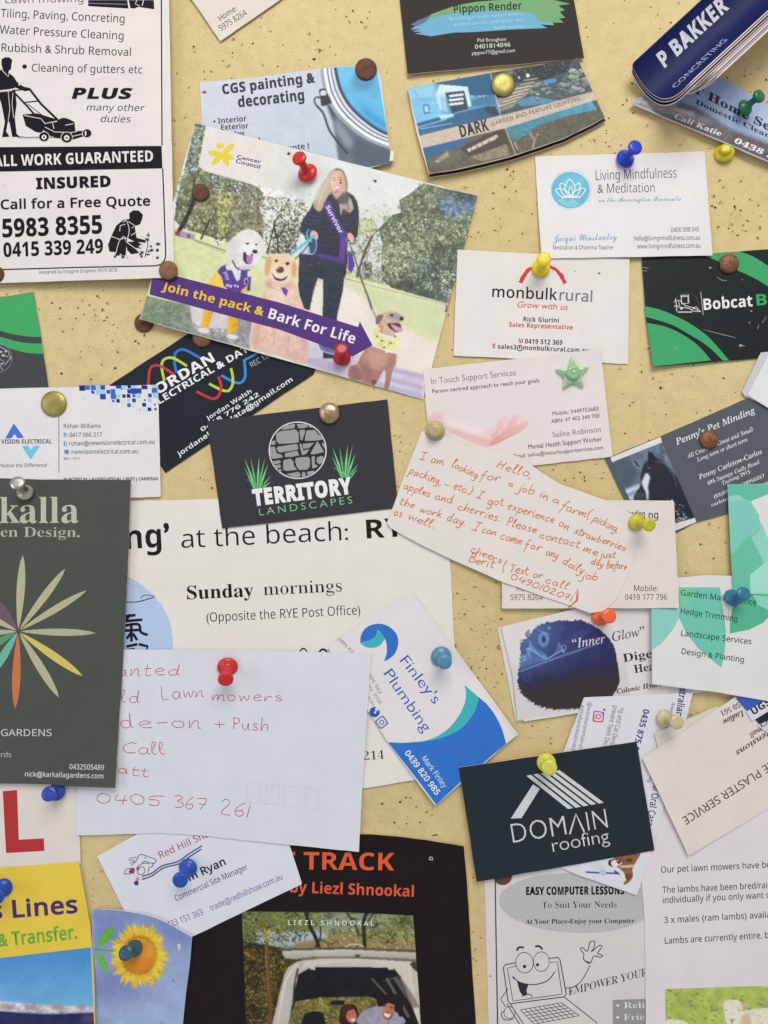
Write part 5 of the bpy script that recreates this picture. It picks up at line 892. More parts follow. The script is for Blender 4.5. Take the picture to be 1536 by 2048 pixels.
83:[74,[38,89,-12,-1,-11,-8,-5,-12,0,-10,2,-6,7,-8,29,-17,4,-5,1,-9,-4,-6,-3,-3,-8,-1,-7,1,-10,6,-7,12,-2,8,-4,0,0,-32,4,0,1,3,3,1,16,-4,16,2,10,4,9,11,1,14,-5,13,-10,8,-24,12,-5,4,-1,6,3,9,7,3,7,0,7,-2,6,-5,5,-7,4,-9,3,0,0,28,-4,0,-1,-3,-3,-1]],
84:[81,[2,87,0,-27,4,0,3,12,3,5,10,5,8,0,0,-71,-3,-5,-9,-3,0,-3,44,0,0,3,-9,3,-3,5,0,71,14,-2,8,-7,3,-13,3,0,0,27]],
85:[94,[46,87,-43,0,0,-3,7,-2,4,-6,0,-46,1,-10,3,-8,4,-6,6,-5,19,-3,11,0,8,4,6,4,5,7,3,21,1,42,3,6,6,2,0,3,-28,0,0,-3,10,-3,2,-5,1,-46,-3,-14,-7,-9,-13,-3,-5,1,-8,5,-4,10,0,57,2,5,9,2]],
87:[116,[34,87,-37,0,0,-3,6,-2,2,-4,27,-80,4,0,24,61,22,-61,3,0,26,78,4,6,4,2,0,3,-23,0,0,-3,8,-3,0,-5,-14,-44,-15,45,1,4,8,3,0,3,-40,0,0,-3,5,-1,3,-3,5,-13,-15,-38,-15,47,1,5,6,3]],
89:[81,[40,87,-42,0,0,-3,5,-2,3,-4,24,-44,0,-26,-4,-3,-7,-2,0,-3,43,0,0,3,-6,2,-4,3,-1,31,24,38,5,5,4,2,0,3,-28,0,0,-3,6,-1,3,-2,1,-3,-2,-8,-17,-27,-17,35,2,4,8,2]],
97:[66,[39,60,-13,0,-8,-2,-6,-3,-6,-7,0,-6,2,-3,4,-3,5,0,5,4,1,6,-3,6,4,4,10,-1,3,-3,1,-6,0,-10,-19,-6,-11,-8,-3,-5,-1,-9,6,-8,8,-2,8,1,12,8,2,-5,3,-3,5,-1,6,1,9,6,-2,3,-3,-2,-2,2,0,32,-3,12,-3,4],[29,29,9,3,0,-20,-5,-4,-4,-2,-4,2,-3,8,2,8]],
98:[69,[26,87,-24,0,0,-3,5,-2,1,-4,0,-80,12,8,11,-7,5,-1,11,2,5,2,7,8,6,15,-1,17,-4,9,-6,6,-12,4,-11,-4,-5,-4],[33,53,6,0,5,-5,3,-18,-3,-21,-5,-5,-4,-1,-5,1,-3,3,-1,6,0,33,2,4]],
99:[56,[39,60,-16,-1,-9,-5,-6,-9,-4,-11,0,-11,3,-10,6,-8,12,-7,14,2,8,4,7,8,-2,2,-9,-6,-9,0,-8,6,-2,6,-2,16,0,11,4,7,6,2,5,-2,1,-11,3,-3,6,-1,5,3,1,5,-3,7,-6,5]],
100:[70,[61,87,-27,0,0,-3,6,-2,2,-3,0,-25,-8,6,-10,0,-8,-3,-9,-12,-3,-11,1,-16,7,-13,6,-5,8,-2,7,1,5,3,4,6,0,-10,25,4,0,3,-4,2,-2,5],[30,53,8,-1,4,-6,0,-32,-4,-6,-5,-2,-7,2,-3,14,1,21,3,8]],
101:[57,[37,60,-12,0,-9,-3,-9,-11,-3,-10,0,-12,3,-11,9,-11,8,-4,15,2,8,5,7,9,-2,2,-5,-4,-9,-4,-8,3,-6,7,-2,14,32,0,-1,9,-5,13],[31,56,3,0,3,-3,1,-17,-16,0,1,13,3,5]],
103:[62,[35,60,-10,0,-12,-4,-5,-5,-4,-7,2,-12,5,-6,9,-5,-12,-7,-4,-8,4,-8,5,-3,-9,-5,0,-8,5,-5,5,-2,14,-2,18,3,6,2,7,9,1,10,-4,7,-11,4,-23,2,-3,4,4,5,14,1,7,2,6,4,4,6,1,11,-4,8,9,0,0,7,-16,0],[30,56,3,0,3,-4,2,-12,-2,-12,-1,-2,-5,-2,-6,4,-2,12,2,12,3,4],[18,-6,27,-1,4,-2,1,-3,-2,-6,-6,-3,-16,-1,-8,2,-4,4,0,5]],
104:[72,[28,87,-24,0,0,-3,5,-2,1,-4,0,-68,-2,-5,-4,-2,0,-3,30,0,0,3,-4,1,-2,4,0,37,3,4,8,3,3,-2,2,-3,1,-37,-1,-4,-2,-2,-4,-1,0,-3,31,0,0,3,-5,2,-1,3,0,32,-2,12,-5,6,-10,3,-6,-1,-7,-4,-5,-5]],
105:[38,[22,88,-8,-1,-4,-6,1,-7,5,-5,8,1,4,6,0,8],[28,59,-24,0,0,-3,5,-2,1,-3,0,-41,-1,-5,-5,-2,0,-3,30,0,0,3,-4,1,-2,4]],
106:[40,[23,88,-7,-1,-5,-5,1,-8,6,-4,7,0,5,6,-1,8],[30,59,-26,0,0,-3,5,-1,3,-5,0,-64,-2,-7,-6,-1,-2,2,3,8,-2,4,-6,2,-5,-2,-2,-3,0,-7,8,-7,6,-1,16,2,4,3,6,10]],
107:[68,[28,87,-24,0,0,-3,4,-1,2,-5,0,-68,-1,-5,-6,-2,0,-3,31,0,0,3,-4,1,-2,4,0,18,3,2,15,-21,-2,-3,-4,-1,0,-3,32,0,0,3,-6,3,-24,34,14,13,10,3,0,3,-27,0,0,-3,7,-1,0,-4,-18,-19]],
108:[38,[28,87,-24,0,0,-3,4,-1,2,-5,0,-68,-1,-5,-5,-2,0,-3,30,0,0,3,-4,1,-2,4]],
109:[106,[53,60,-8,1,-6,-1,-11,-10,0,9,-24,0,0,-3,4,-1,2,-4,0,-41,-2,-5,-4,-2,0,-3,30,0,0,3,-4,1,-2,4,0,37,3,4,7,3,5,-3,1,-8,0,-33,-1,-3,-5,-2,0,-3,30,0,0,3,-4,1,-2,4,0,37,6,6,4,1,5,-3,1,-8,0,-33,-2,-4,-4,-1,0,-3,30,0,0,3,-4,1,-2,2,0,34,-2,12,-5,6,-9,3,-8,-1,-11,-10,-3,6]],
110:[72,[56,58,-10,3,-7,-1,-6,-4,-5,-5,0,8,-24,0,0,-3,4,-1,2,-4,0,-41,-2,-5,-4,-2,0,-3,30,0,0,3,-4,1,-2,4,0,37,3,4,8,3,3,-2,2,-3,1,-37,-1,-4,-2,-2,-4,-1,0,-3,31,0,0,3,-5,3,-1,34,-2,12]],
111:[64,[37,60,-10,0,-10,-3,-7,-7,-6,-15,0,-11,6,-15,7,-7,10,-4,15,2,9,5,6,8,3,11,0,11,-3,11,-10,11],[29,56,3,1,6,-3,3,-7,1,-8,-2,-29,-2,-6,-6,-2,-6,2,-2,4,-2,12,1,27,1,5]],
112:[71,[48,60,-11,0,-5,-4,-5,-6,0,9,-23,0,0,-3,5,-2,1,-4,0,-62,-1,-8,-6,-4,0,-2,35,0,0,2,-6,2,-3,3,-1,25,4,-4,11,-4,13,4,6,7,4,15,0,17,-7,13],[34,52,4,1,6,-3,4,-14,0,-14,-2,-11,-5,-5,-4,0,-3,0,-6,7,0,32]],
114:[55,[48,60,-6,0,-6,-2,-8,-10,0,11,-24,0,0,-3,5,-2,1,-3,0,-41,-1,-5,-5,-2,0,-3,34,0,0,3,-8,2,-2,3,1,32,2,6,5,4,9,-8,5,0,3,3,2,3,0,6,-3,4]],
115:[55,[28,61,-7,-1,-9,-4,-4,-9,0,-9,5,-8,21,-12,2,-4,0,-5,-4,-5,-9,-1,-9,8,-4,9,-3,0,0,-22,3,0,4,4,11,-4,9,1,10,5,4,8,1,10,-3,7,-6,5,-16,9,-3,3,-1,4,4,6,8,0,8,-6,4,-8,2,0,0,19,-2,0,-4,-3]],
116:[44,[28,81,-4,0,-7,-11,-13,-13,0,-4,5,0,0,-39,2,-9,4,-5,9,-2,8,2,6,4,4,8,-3,2,-2,-4,-5,-2,-3,0,-1,3,0,42,12,0,0,6,-12,0]],
117:[72,[27,59,-25,0,0,-3,4,-1,2,-3,1,-40,3,-9,4,-3,9,-2,11,3,8,7,0,-10,24,4,0,4,-5,2,-1,3,0,48,-26,0,0,-3,5,-1,2,-5,1,-38,-6,-4,-6,-1,-3,2,-2,5]],
118:[58,[31,59,-31,0,0,-3,3,-1,3,-5,21,-52,3,0,22,53,6,5,0,3,-19,0,0,-3,6,-2,1,-2,-11,-29,-11,29,3,4,4,0]],
121:[57,[31,59,-32,0,0,-3,4,-1,3,-5,21,-51,-3,-9,-6,-8,-4,0,0,6,-3,4,-7,0,-3,-2,-2,-4,0,-5,3,-5,5,-2,11,1,7,7,25,67,4,6,3,1,0,3,-18,0,0,-3,5,-1,1,-3,-10,-29,-11,29,2,3,5,1]],
}}
FONT = {}
for s_, d_ in LETTERS.items():
    for k_, v_ in d_.items():
        cs_ = []
        for n_ in v_[1:]:
            x_ = y_ = 0; q_ = []
            for i_ in range(0, len(n_),2):
                x_ += n_[i_]; y_ += n_[i_ + 1]; q_.append((x_ / 128, y_ / 128))
            cs_.append(q_)
        FONT[s_ + chr(k_)] = (v_[0] / 128, cs_)
# ---------------------------------------------------------------- the board
def build_board():
    m, nt, b = nmat('painted_softboard')
    n1 = noise(nt, 9,3,.55); n2 = noise(nt, 130,6,.75); n3 = noise(nt, 1500,3,.8)
    c1 = mixc(nt, n1.outputs[0], lin((202,181,127)), lin((212,193,142)),.3,.7)
    mx = nt.nodes.new('ShaderNodeMix'); mx.data_type = 'RGBA'; mx.blend_type = 'MULTIPLY'; mx.inputs[0].default_value = 1
    nt.links.new(c1, mx.inputs[6]); nt.links.new(mixc(nt, n2.outputs[0],(.90,.88,.84),(1.04,1.04,1.04),.28,.58), mx.inputs[7])
    mx2 = nt.nodes.new('ShaderNodeMix'); mx2.data_type = 'RGBA'; mx2.blend_type = 'MULTIPLY'; mx2.inputs[0].default_value = 1
    nt.links.new(mx.outputs[2], mx2.inputs[6]); nt.links.new(mixc(nt, n3.outputs[0],(.84,.83,.80),(1.06,1.06,1.05),.3,.6), mx2.inputs[7])
    nt.links.new(mx2.outputs[2], b.inputs['Base Color'])
    b.inputs['Roughness'].default_value = .62
    ad = nt.nodes.new('ShaderNodeMath'); ad.operation = 'MULTIPLY_ADD'; ad.inputs[1].default_value = 3.0
    nt.links.new(n2.outputs[0], ad.inputs[0]); nt.links.new(n3.outputs[0], ad.inputs[2])
    bump(nt, b, ad.outputs[0],.55,.00022)
    # one slab, gently uneven like pressed fibreboard under paint
    nx, nz = 120,150; V = []; F = []
    x0, x1, y0, y1 = -420,1950,-420,2470
    G = fbm(nz + 1, nx + 1,14)
    for j in range(nz + 1):
        for i in range(nx + 1):
            p = W(x0 + (x1 - x0) * i / nx, y0 + (y1 - y0) * j / nz, (G[j, i] - .5) * .8 - .4); V.append(p)
    for j in range(nz):
        for i in range(nx):
            a = j * (nx + 1) + i; F.append([a, a + nx + 1, a + nx + 2, a + 1])
    o = meshobj('notice_board', V, F, m, smooth=True)
    bm = bmesh.new(); bm.from_mesh(o.data)
    r = bmesh.ops.extrude_face_region(bm, geom=bm.faces[:])
    for v in [g for g in r['geom'] if isinstance(g, bmesh.types.BMVert)]: pass
    bm.free()
    tag(o, kind='structure')
    if o.data.polygons[0].normal.y > 0: o.data.flip_normals()
    back = [W(x0, y0), W(x1, y0), W(x1, y1), W(x0, y1)]
    bk = [Vector((p.x, .012, p.z)) for p in back]; fr = [Vector((p.x, .0003, p.z)) for p in back]
    meshobj('board_core', fr + bk, [[4,5,6,7],[0,1,5,4],[1,2,6,5],[2,3,7,6],[3,0,4,7]], paper((176,150,110),.9), o)
def build_pinholes():
    V = []; F = []; V2 = []; F2 = []
    clusters = [(1500,130,60,25),(470,120,60,12),(560,110,60,10),(1250,270,120,40),(1010,340,60,18),(1000,430,90,40),(1330,745,110,40),
                (470,590,60,5),(160,600,70,40),(230,640,80,26),(430,940,60,14),(790,880,50,20),(960,1230,60,40),(950,1330,60,40),
                (1040,1460,70,18),(800,1600,90,36),(900,1720,60,14),(1420,1010,70,40),(960,1900,30,14),(1360,450,60,30),(1490,420,60,30),
                (1180,1170,80,10),(1150,930,60,34),(1450,1100,60,14),(180,1720,25,6),(1240,330,70,25),(890,600,40,10),(740,40,60,14)]
    pts = []
    for cx, cy, r, n in clusters:
        for _ in range(n): pts.append((random.gauss(cx, r * .7), random.gauss(cy, r * .7), random.choice([.7,.9,1.1,1.3,1.6,2.0,2.6])))
    for _ in range(2600): pts.append((random.uniform(-100,1640), random.uniform(-100,2150), random.choice([.4,.5,.6,.7,.8,1.0,1.3,1.8])))
    for x, y, r in [(628,118,3.6),(638,101,3),(562,203,1.6),(640,102,2.5),(457,132,2.4),(506,87,2.3),(566,90,1.9),(126,98,2.6),(123,747,3.2),(231,737,3.2),(194,592,3),
                    (182,759,2),(1027,343,2.5),(1015,339,3.5),(975,302,2),(1160,400,2.2),(1260,810,2),(1322,776,3),(1283,744,2.6),(1386,752,2),(1387,730,1.6),(800,1604,3),(764,1608,3),
                    (789,1645,3),(870,1670,3.6),(812,1595,2.2),(956,1356,2.6),(1420,1012,3.5),(1372,145 + 1000,2.5),(1388,935,2),(1130,960,3),(1160,945,2.5),(1520,455,3),(1475,470,2.5),(1428,392,2.6),(1424,412,3),(1440,404,2.3)]:
        pts.append((x, y, r))
    for x, y, r in pts:
        el = random.uniform(.5,1); a = random.uniform(0, math.pi)
        if random.random() < .16: el = .22; r *= 1.8
        n = 7; b = len(V)
        for i in range(n):
            t = 2 * math.pi * i / n; k = r * random.uniform(.5,1.15)
            ux, uy = k * math.cos(t), k * el * math.sin(t)
            V.append(W(x + ux * math.cos(a) - uy * math.sin(a), y + ux * math.sin(a) + uy * math.cos(a),.16))
        F.append(list(range(b, b + n))[::-1])
        if r > 1.2 and random.random() < .75:          # paint pushed up beside the hole
            b = len(V2); t0 = random.uniform(0,6.28)
            for i in range(6):
                t = t0 + i * .55
                for rr, hh in ((r * 1.05,.2),(r * 1.5,.75),(r * 2.0,.12)):
                    V2.append(W(x + rr * math.cos(t), y + rr * math.sin(t) * max(el, .5), hh))
            for i in range(5):
                for j in range(2):
                    q = b + i * 3 + j; F2.append([q, q + 1, q + 4, q + 3])
    o = meshobj('pin_holes', V, F, ink((66,48,30),.9)); tag(o, kind='stuff')  # flat spots: dirt of the holes and their inner shade painted as one brown
    for p in o.data.polygons:
        if p.normal.y > 0: o.data.flip_normals(); break
    o2 = meshobj('paint_flakes', V2, F2, paper((206,185,132),.7)); tag(o2, kind='stuff')
build_board(); build_pinholes()
CARD = 'business cards pinned to the board'
def card(label, outline, color, **k):
    k.setdefault('group', CARD)
    return Sheet('business_card', label, 'business card', outline, color, **k)
WHITE = (222,216,213); INK = (26,22,26)
# ================================================================ bottom layer
# ---- black poster with a van
K(740,1488)
Sheet('poster', 'black poster with orange capitals and a photo of a white van with its tailgate up', 'poster',
      [(330,1690),(560,1668)] + PP([0,660,200,676,400,700,600,732,686,748,700,900,722,1200,745,1600,775,2050,800,2500]) + [(330,2180)],(28,22,23),
      thick=1.0, bends=[(900,1900,-45,2.0)], rough=.45, edge=(205,190,170), part='paper_sheet', tone=.1)
OR = (222,92,58)
K(740,1488)
K(340,1488)
T('T TRACK', 800,915,1640,925,128, OR, 'b');
T('by Liezl Shnookal', 880,1085,1782,1118,82, OR, 'b')
K(740,1488); hole(447,838,2.2)
# the van photograph
V4 = 1536 / 380
cv = Canvas(470,1810,860,2110,(70,66,40))
K(470,1800, V4)
cv.poly([50,90,1440,125,1460,400,60,400],(120,128,84), tex=.4, tsc=30)
cv.poly([740,100,1300,110,1100,260,700,250],(142,158,140), soft=8)
cv.poly([150,240,760,250,740,330,600,380,170,370],(176,186,200), soft=4)
cv.poly([480,350,900,290,1100,330,1450,330,1460,420,480,400],(140,124,88), soft=4)
cv.poly([60,330,450,400,430,600,300,1010,60,1010],(50,44,26), tex=.5, tsc=8)
cv.dabs([50,90,1440,125,1450,260,50,260],900,(1.0,3.4),[(60,66,34),(88,96,48),(120,126,66),(150,150,90),(110,120,90)])
cv.dabs([50,90,640,100,600,330,60,360],900,(1.0,3.6),[(44,50,26),(66,74,36),(96,100,44),(130,130,52),(60,62,40)])
cv.dabs([720,240,1450,240,1460,410,720,380],1000,(1,2.8),[(96,84,44),(150,134,74),(186,168,106),(120,110,54),(206,190,130)])
cv.dabs([60,380,440,440,400,700,290,1010,60,1010],1900,(.9,2.8),[(24,22,14),(44,38,20),(92,78,36),(130,110,44),(170,150,50),(60,50,34)])
for q in ([570,90,600,200,650,300,680,390],[690,220,690,300,650,380],[1070,100,1040,180,1050,380],[900,90,960,190,1000,270],[1120,110,1060,190]):
    cv.line(q, 30 if q[0] in (570,1070) else 12,(48,42,34), curve=True)
for i in range(46):
    x = random.uniform(720,1440); y = random.uniform(100,380); q = [x, y]
    for j in range(4): x += random.uniform(-46,46); y += random.uniform(-34,34); q += [x, y]
    cv.line(q, random.choice([3,4,6]), random.choice([(58,48,34),(72,60,40)]),.85, curve=True)
for i in range(26):
    x = random.uniform(80,400); y = random.uniform(420,980)
    cv.line([x, y, x + random.uniform(-30,30), y + random.uniform(60,160)],4,(60,44,30),.7)
cv.line([255,320,262,480,275,700,290,1010],32,(112,74,46)); cv.line([246,330,252,500,266,760],8,(150,106,70),.8)
cv.line([235,90,245,250,262,330],12,(120,110,40),.8)
cv.dabs([230,230,310,230,300,330,240,340],40,(1,3),[(190,180,40),(210,200,60)])
cv.dabs([60,240,420,240,420,380,60,380],260,(.9,2.2),[(50,50,30),(110,110,70),(170,160,60)])
# van body
VB = (190,184,172); VD = (28,27,32)
cv.poly([500,500,640,470,1000,470,1400,500,1470,600,1500,1010,1420,1010,1330,640,1280,560,620,550,540,590,460,1010,300,1010,400,600,430,545], VB, grad=(20,(214,206,190)))
cv.poly([510,600,620,540,1280,545,1340,620,1490,1010,430,1010], VD, tex=.25, tsc=12)
cv.poly([325,400,380,392,900,378,1460,402,1462,420,900,402,400,412],(96,88,68))
cv.poly([380,412,900,400,1465,425,1465,478,1000,455,640,455,500,480,400,470],(202,196,182), grad=(90,(170,164,150)))
cv.poly([500,470,700,455,960,455,1465,478,1465,500,1000,474,700,474,560,490],(120,114,102))
cv.poly([560,490,1000,474,1440,500,1360,540,1000,505,620,520,540,560],(208,202,190))
cv.poly([960,440,1020,440,990,472],(70,64,58)); cv.line([900,378,930,360,980,358,1040,375],9,(206,200,190), curve=True)
cv.line([505,520,440,600,400,700,340,1010],8,(232,228,220),.8, curve=True)
cv.line([510,560,486,640,470,860],14,(40,38,40)); cv.line([498,560,470,700,440,1000],6,(150,146,138))
cv.poly([605,515,645,515,645,565,608,562],(206,200,188)); cv.poly([1235,520,1282,520,1282,560,1238,560],(206,200,188))
cv.poly([490,820,700,790,1080,780,1140,800,1190,1010,430,1010],(112,104,54), tex=.5, tsc=6)
cv.dabs([490,820,700,790,1080,780,1140,800,1190,1010,430,1010],420,(.8,2.4),[(56,52,28),(110,106,50),(168,160,76),(196,190,130),(80,74,40)])
cv.line([825,780,830,850],6,(30,28,28)); cv.poly([770,815,890,812,880,850,775,850],(34,32,30))
for k, (xa, ya, xb, yb) in enumerate([(1110,640,1230,770),(1230,640,1400,940),(1300,640,1450,860),(1340,640,1480,860)]):
    cv.line([xa, ya, xb, yb],(16,24,30,26)[k],(120,112,100),.75)
cv.line([1200,655,1340,615],6,(100,96,90))
cv.line([1400,560,1430,700,1480,820],10,(214,208,196)); cv.poly([1440,560,1500,600,1500,880,1460,800,1430,600],(196,188,170))
cv.poly([530,1010,560,920,620,900,710,905,740,1010],(26,26,30))
# two people lying in the back
cv.poly([860,1010,850,900,880,850,940,840,985,870,1000,960,1060,1000,1060,1010],(54,32,24), curve=True)
cv.ell(940,935,42,62,(196,122,96),-12); cv.poly([880,860,940,850,960,880,910,900,890,960,870,940],(70,40,28))
cv.poly([930,965,975,955,960,985],(238,228,220)); cv.line([915,925,935,920],5,(60,34,28)); cv.line([950,915,965,912],5,(60,34,28))
cv.dabs([850,850,1000,845,960,880,860,930],40,(1,2.4),[(90,50,32),(50,30,22)])
cv.poly([1000,1010,1040,900,1180,860,1340,930,1350,1010],(158,152,172), curve=True, tex=.12, tsc=6)
cv.poly([1185,830,1200,780,1260,755,1340,780,1360,860,1340,950,1300,880,1290,830],(36,26,26), curve=True)
cv.ell(1238,890,52,82,(206,138,108),12, grad=(0,(176,104,80)))
cv.poly([1190,905,1240,915,1285,925,1250,975,1205,960],(120,76,58),.55, soft=1)
cv.poly([1200,915,1262,925,1240,950,1210,940],(244,238,232)); cv.line([1200,860,1222,856],7,(60,36,28)); cv.line([1250,866,1276,872],7,(60,36,28))
cv.line([1236,870,1228,900,1245,904],4,(150,84,62)); cv.poly([1185,835,1230,800,1300,820,1295,850,1240,830,1195,860],(34,24,24))
picture(cv, PP([55,92,900,98,1440,125]), PP([100,1200,900,1210,1520,1220]),1.5)
T('LIEZL SHNOOKAL', 430,200,1125,208,38,(232,232,226), 'n', .01, track=.3)
# ---- tai chi flyer
K(700,860)
Sheet('flyer', 'cream tai chi flyer headed at the beach with Sunday mornings in bold', 'flyer',
      [(150,1005),(420,998),(640,1005),(895,1010)] + PP([728,900,745,1200,762,1560]) + PP([790,1900]) + [(921,1545),(725,1577),(150,1600)],
      (224,218,211), thick=.8, bends=[(560,1500,60,1.2)], part='paper_sheet')
K(340,980)
T("at the beach:", 85,425,1305,366,138, INK, 'n', -.004)
T("RYE.", 1440,355,1900,328,138, INK, 'b')
K(0,940)
T("long’", 720,590,1245,560,175, INK, 'b')
K(340,980)
T('Sunday', 125,800,612,778,98, INK, 's'); T('mornings', 685,770,1258,742,92, INK, 's', -.022)
T('(Opposite the RYE Post Office)', 268,965,1392,910,68, INK, 'n', -.004)
ell(975,1190,30,36, INK, inner=.7); ell(1120,1200,36,42, INK, inner=.65)
K(700,1230); T('214', 100,1062,250,1052,62, INK, 's', -.02)
K(0,940)
poly([880,792,960,796,1060,860,1160,960,1230,1080,1262,1220,1262,1400,1262,1500,880,1500],(176,196,224), curve=True, lay=1, name='printed_moon')
line([920,965,1000,965,1080,945,1128,930],7, INK, curve=True); line([1030,935,1060,915,1130,922],5, INK, curve=True)
for q in ([915,1070,985,1062],[930,1105,1035,1095],[900,1140,1010,1128,1030,1185,1075,1205],[960,1140,962,1250],[915,1175,1010,1170],[930,1230,955,1195],[1000,1240,975,1200],[950,1060,905,1120]):
    line(q, 20,(24,24,40), curve=len(q) > 4, name='brush_character')
for q in ([930,1290,1000,1275],[1020,1275,1080,1290,1070,1320],[920,1320,980,1310]): line(q, 20,(24,24,40), name='brush_character')
# ---- page with big red letters
K(0,1488)
Sheet('sign', 'white laminated page with a big red capital letter under the envelope', 'sign',
      [(-120,1555),(150,1555)] + PP([583,700,590,880]) + [(-120,1745)],(220,212,202), thick=.9, rough=.3, part='paper_sheet', edge=(220,190,130))
poly([20,345,125,336,137,700,320,690,325,782,44,798],(176,52,56), name='lettering')
# ---- computer lessons flyer
K(740,1488)
Sheet('flyer', 'grey and white flyer for easy computer lessons with a waving cartoon laptop', 'flyer',
      PP([835,900,850,1500,872,2150]) + [(1360,2120),(1350,1700),(968,1700)],(213,207,205), thick=.8, part='paper_sheet', bends=[(1300,1900,0,1.2)])
line([915,900,920,1300,935,2150],9,(60,50,60))
K(740,1488); q = PP([948,1160]); K(0,0,1); ell(1152,1806,154,60,(186,184,184), ang=2, n=64, name='printed_oval')
K(740,1488); T('EASY COMPUTER LESSONS', 1142,1103,1860,1098,56,(20,16,20), 'b', .028)
T('To Suit Your Needs', 1258,1200,1804,1196,46,(40,36,40), 's', -.022)
T('At Your Place-Enjoy your Computer', 1138,1315,1935,1308,33,(30,26,30), 's')
T('EMPOWER YOURSELF', 1452,1840,2200,1650,56,(50,44,48), 's', -.022, shear=.22)
L_ = (52,46,54)
ell(1130,1600,66,78, L_, inner=.93, ang=-8, name='cartoon_line'); ell(1253,1592,60,74, L_, inner=.93, name='cartoon_line')
ell(1130,1627,13,13, L_, name='cartoon_line'); ell(1225,1615,12,12, L_, name='cartoon_line')
for q in ([1075,1508,1090,1488,1122,1488],[1212,1480,1240,1480,1260,1500]): line(q, 14, L_, curve=True, name='cartoon_line')
line([1065,1600,990,1615,975,1635,1010,1880,1025,1900,1420,1850,1436,1830,1390,1580,1375,1562,1310,1568],7, L_, curve=False, name='cartoon_line')
line([1068,1625,1005,1640,1045,1880,1405,1830,1370,1592,1318,1600],5, L_, name='cartoon_line')
line([1045,1700,1100,1745,1200,1760,1300,1730,1350,1668],7, L_, curve=True, name='cartoon_line')
poly([1075,1735,1110,1748,1160,1755,1145,1800,1150,1835,1120,1845,1095,1810], L_, name='cartoon_line'); line([1110,1848,1140,1832,1175,1835,1188,1850],6, L_, curve=True, name='cartoon_line')
line([1045,1700,1052,1720],6, L_, name='cartoon_line')
line([1425,1785,1480,1780,1540,1740,1590,1660,1608,1620],6, L_, curve=True, name='cartoon_line')
line([1010,1790,955,1865,990,1920],6, L_, name='cartoon_line')
ell(1020,1965,42,46, L_, inner=.9, name='cartoon_line'); line([985,1950,960,1975,975,2010,1010,2020,1050,2010],6, L_, curve=True, name='cartoon_line')
line([1025,1900,1130,2060],6, L_, name='cartoon_line'); line([1420,1850,1660,2040,1640,2060],6, L_, name='cartoon_line'); line([1000,1900,1100,2060],6, L_, name='cartoon_line')
for k in range(6):
    t = k / 5; line([1100 + 100 * t, 1945 + 105 * t, 1400 + 130 * t, 1892 + 95 * t],4, L_, name='cartoon_line')
for k in range(10):
    t = k / 9; line([1100 + 300 * t, 1945 - 53 * t, 1200 + 330 * t, 2050 - 63 * t],4, L_, name='cartoon_line')
K(1116,1488)
line([215,1600,185,1570,190,1540,165,1500,180,1490,215,1515,235,1450,268,1445,262,1490,245,1520,300,1475,322,1485,290,1530,325,1545,310,1560,262,1552,240,1600,215,1600],6, L_, curve=True, name='cartoon_line')
line([195,1585,235,1600],6, L_, name='cartoon_line')
poly([400,1872,700,1862,700,2100,402,2100],(150,146,150), name='printed_box')
T('• Reliable', 425,1935,800,1925,44,(226,222,222), 's', -.015); T('• Friendly', 425,2022,800,2012,44,(226,222,222), 's', -.015)
K(740,1488); hole(880,1698,1.3)
# ---- lambs flyer
K(1116,1488)
Sheet('flyer', 'white typed flyer about pet lambs with a colour photo of a lamb on grass', 'flyer',
      [(1291,1500),(1283,1765)] + PP([635,1300,640,1750,642,2150]) + [(1650,2130),(1650,1480)],(221,213,216), thick=.9, part='paper_sheet', bends=[(1400,1900,100,.6)])
for s_, a in (('Our pet lawn mowers have been', (755,942,1620,900)),('The lambs have been bred/raised', (765,1090,1620,1050)),('individually if you only want one', (768,1165,1620,1122)),
              ('3 x males (ram lambs) available', (778,1310,1640,1265)),('Lambs are currently entire, but', (783,1462,1600,1415))):
    T(s_, *a, 46,(56,48,62), 'n', .004)
cv = Canvas(1325,1955,1560,2110,(170,186,88)); K(1116,1488)
cv.poly([700,1750,1700,1750,1700,2200,700,2200],(172,188,92), tex=.12, tsc=16)
cv.dabs([760,1770,1600,1750,1600,2200,780,2200],1100,(.6,2.0),[(150,170,74),(176,194,92),(196,208,120),(160,176,90)], aspect=.4)
for i in range(60): x, y = random.uniform(790,1536), random.uniform(1790,2040); cv.line([x, y, x + random.uniform(5,20), y + random.uniform(-10,16)], random.choice([3,5,8]),(96,96,62),.8)
cv.poly([1330,1975,1420,1940,1560,1945,1560,2100,1300,2100],(226,220,196), curve=True, tex=.1, tsc=5)
cv.poly([1340,1990,1400,1960,1420,2100,1330,2100],(206,184,150), soft=2)
cv.ell(1200,1912,36,15,(214,178,150),22); cv.ell(1360,1912,38,15,(214,178,150),-22)
cv.poly([1212,1890,1240,1875,1280,1868,1330,1885,1345,1920,1340,1990,1320,2050,1275,2070,1235,2050,1218,1980,1210,1925],(228,220,200), curve=True, tex=.08, tsc=3)
cv.ell(1232,1945,6,5,(60,50,46)); cv.ell(1326,1948,6,5,(60,50,46)); cv.poly([1255,2010,1290,2010,1275,2040],(176,140,134), soft=1); cv.line([1272,2025,1272,2050],4,(110,80,78))
cv.poly([780,2050,800,2020,860,2015,940,2035,960,2100,780,2100],(226,222,206), curve=True, tex=.1, tsc=4)
picture(cv, PP([783,1792,1300,1775,1620,1768]), PP([790,2220,1300,2210,1620,2205]),1.5)
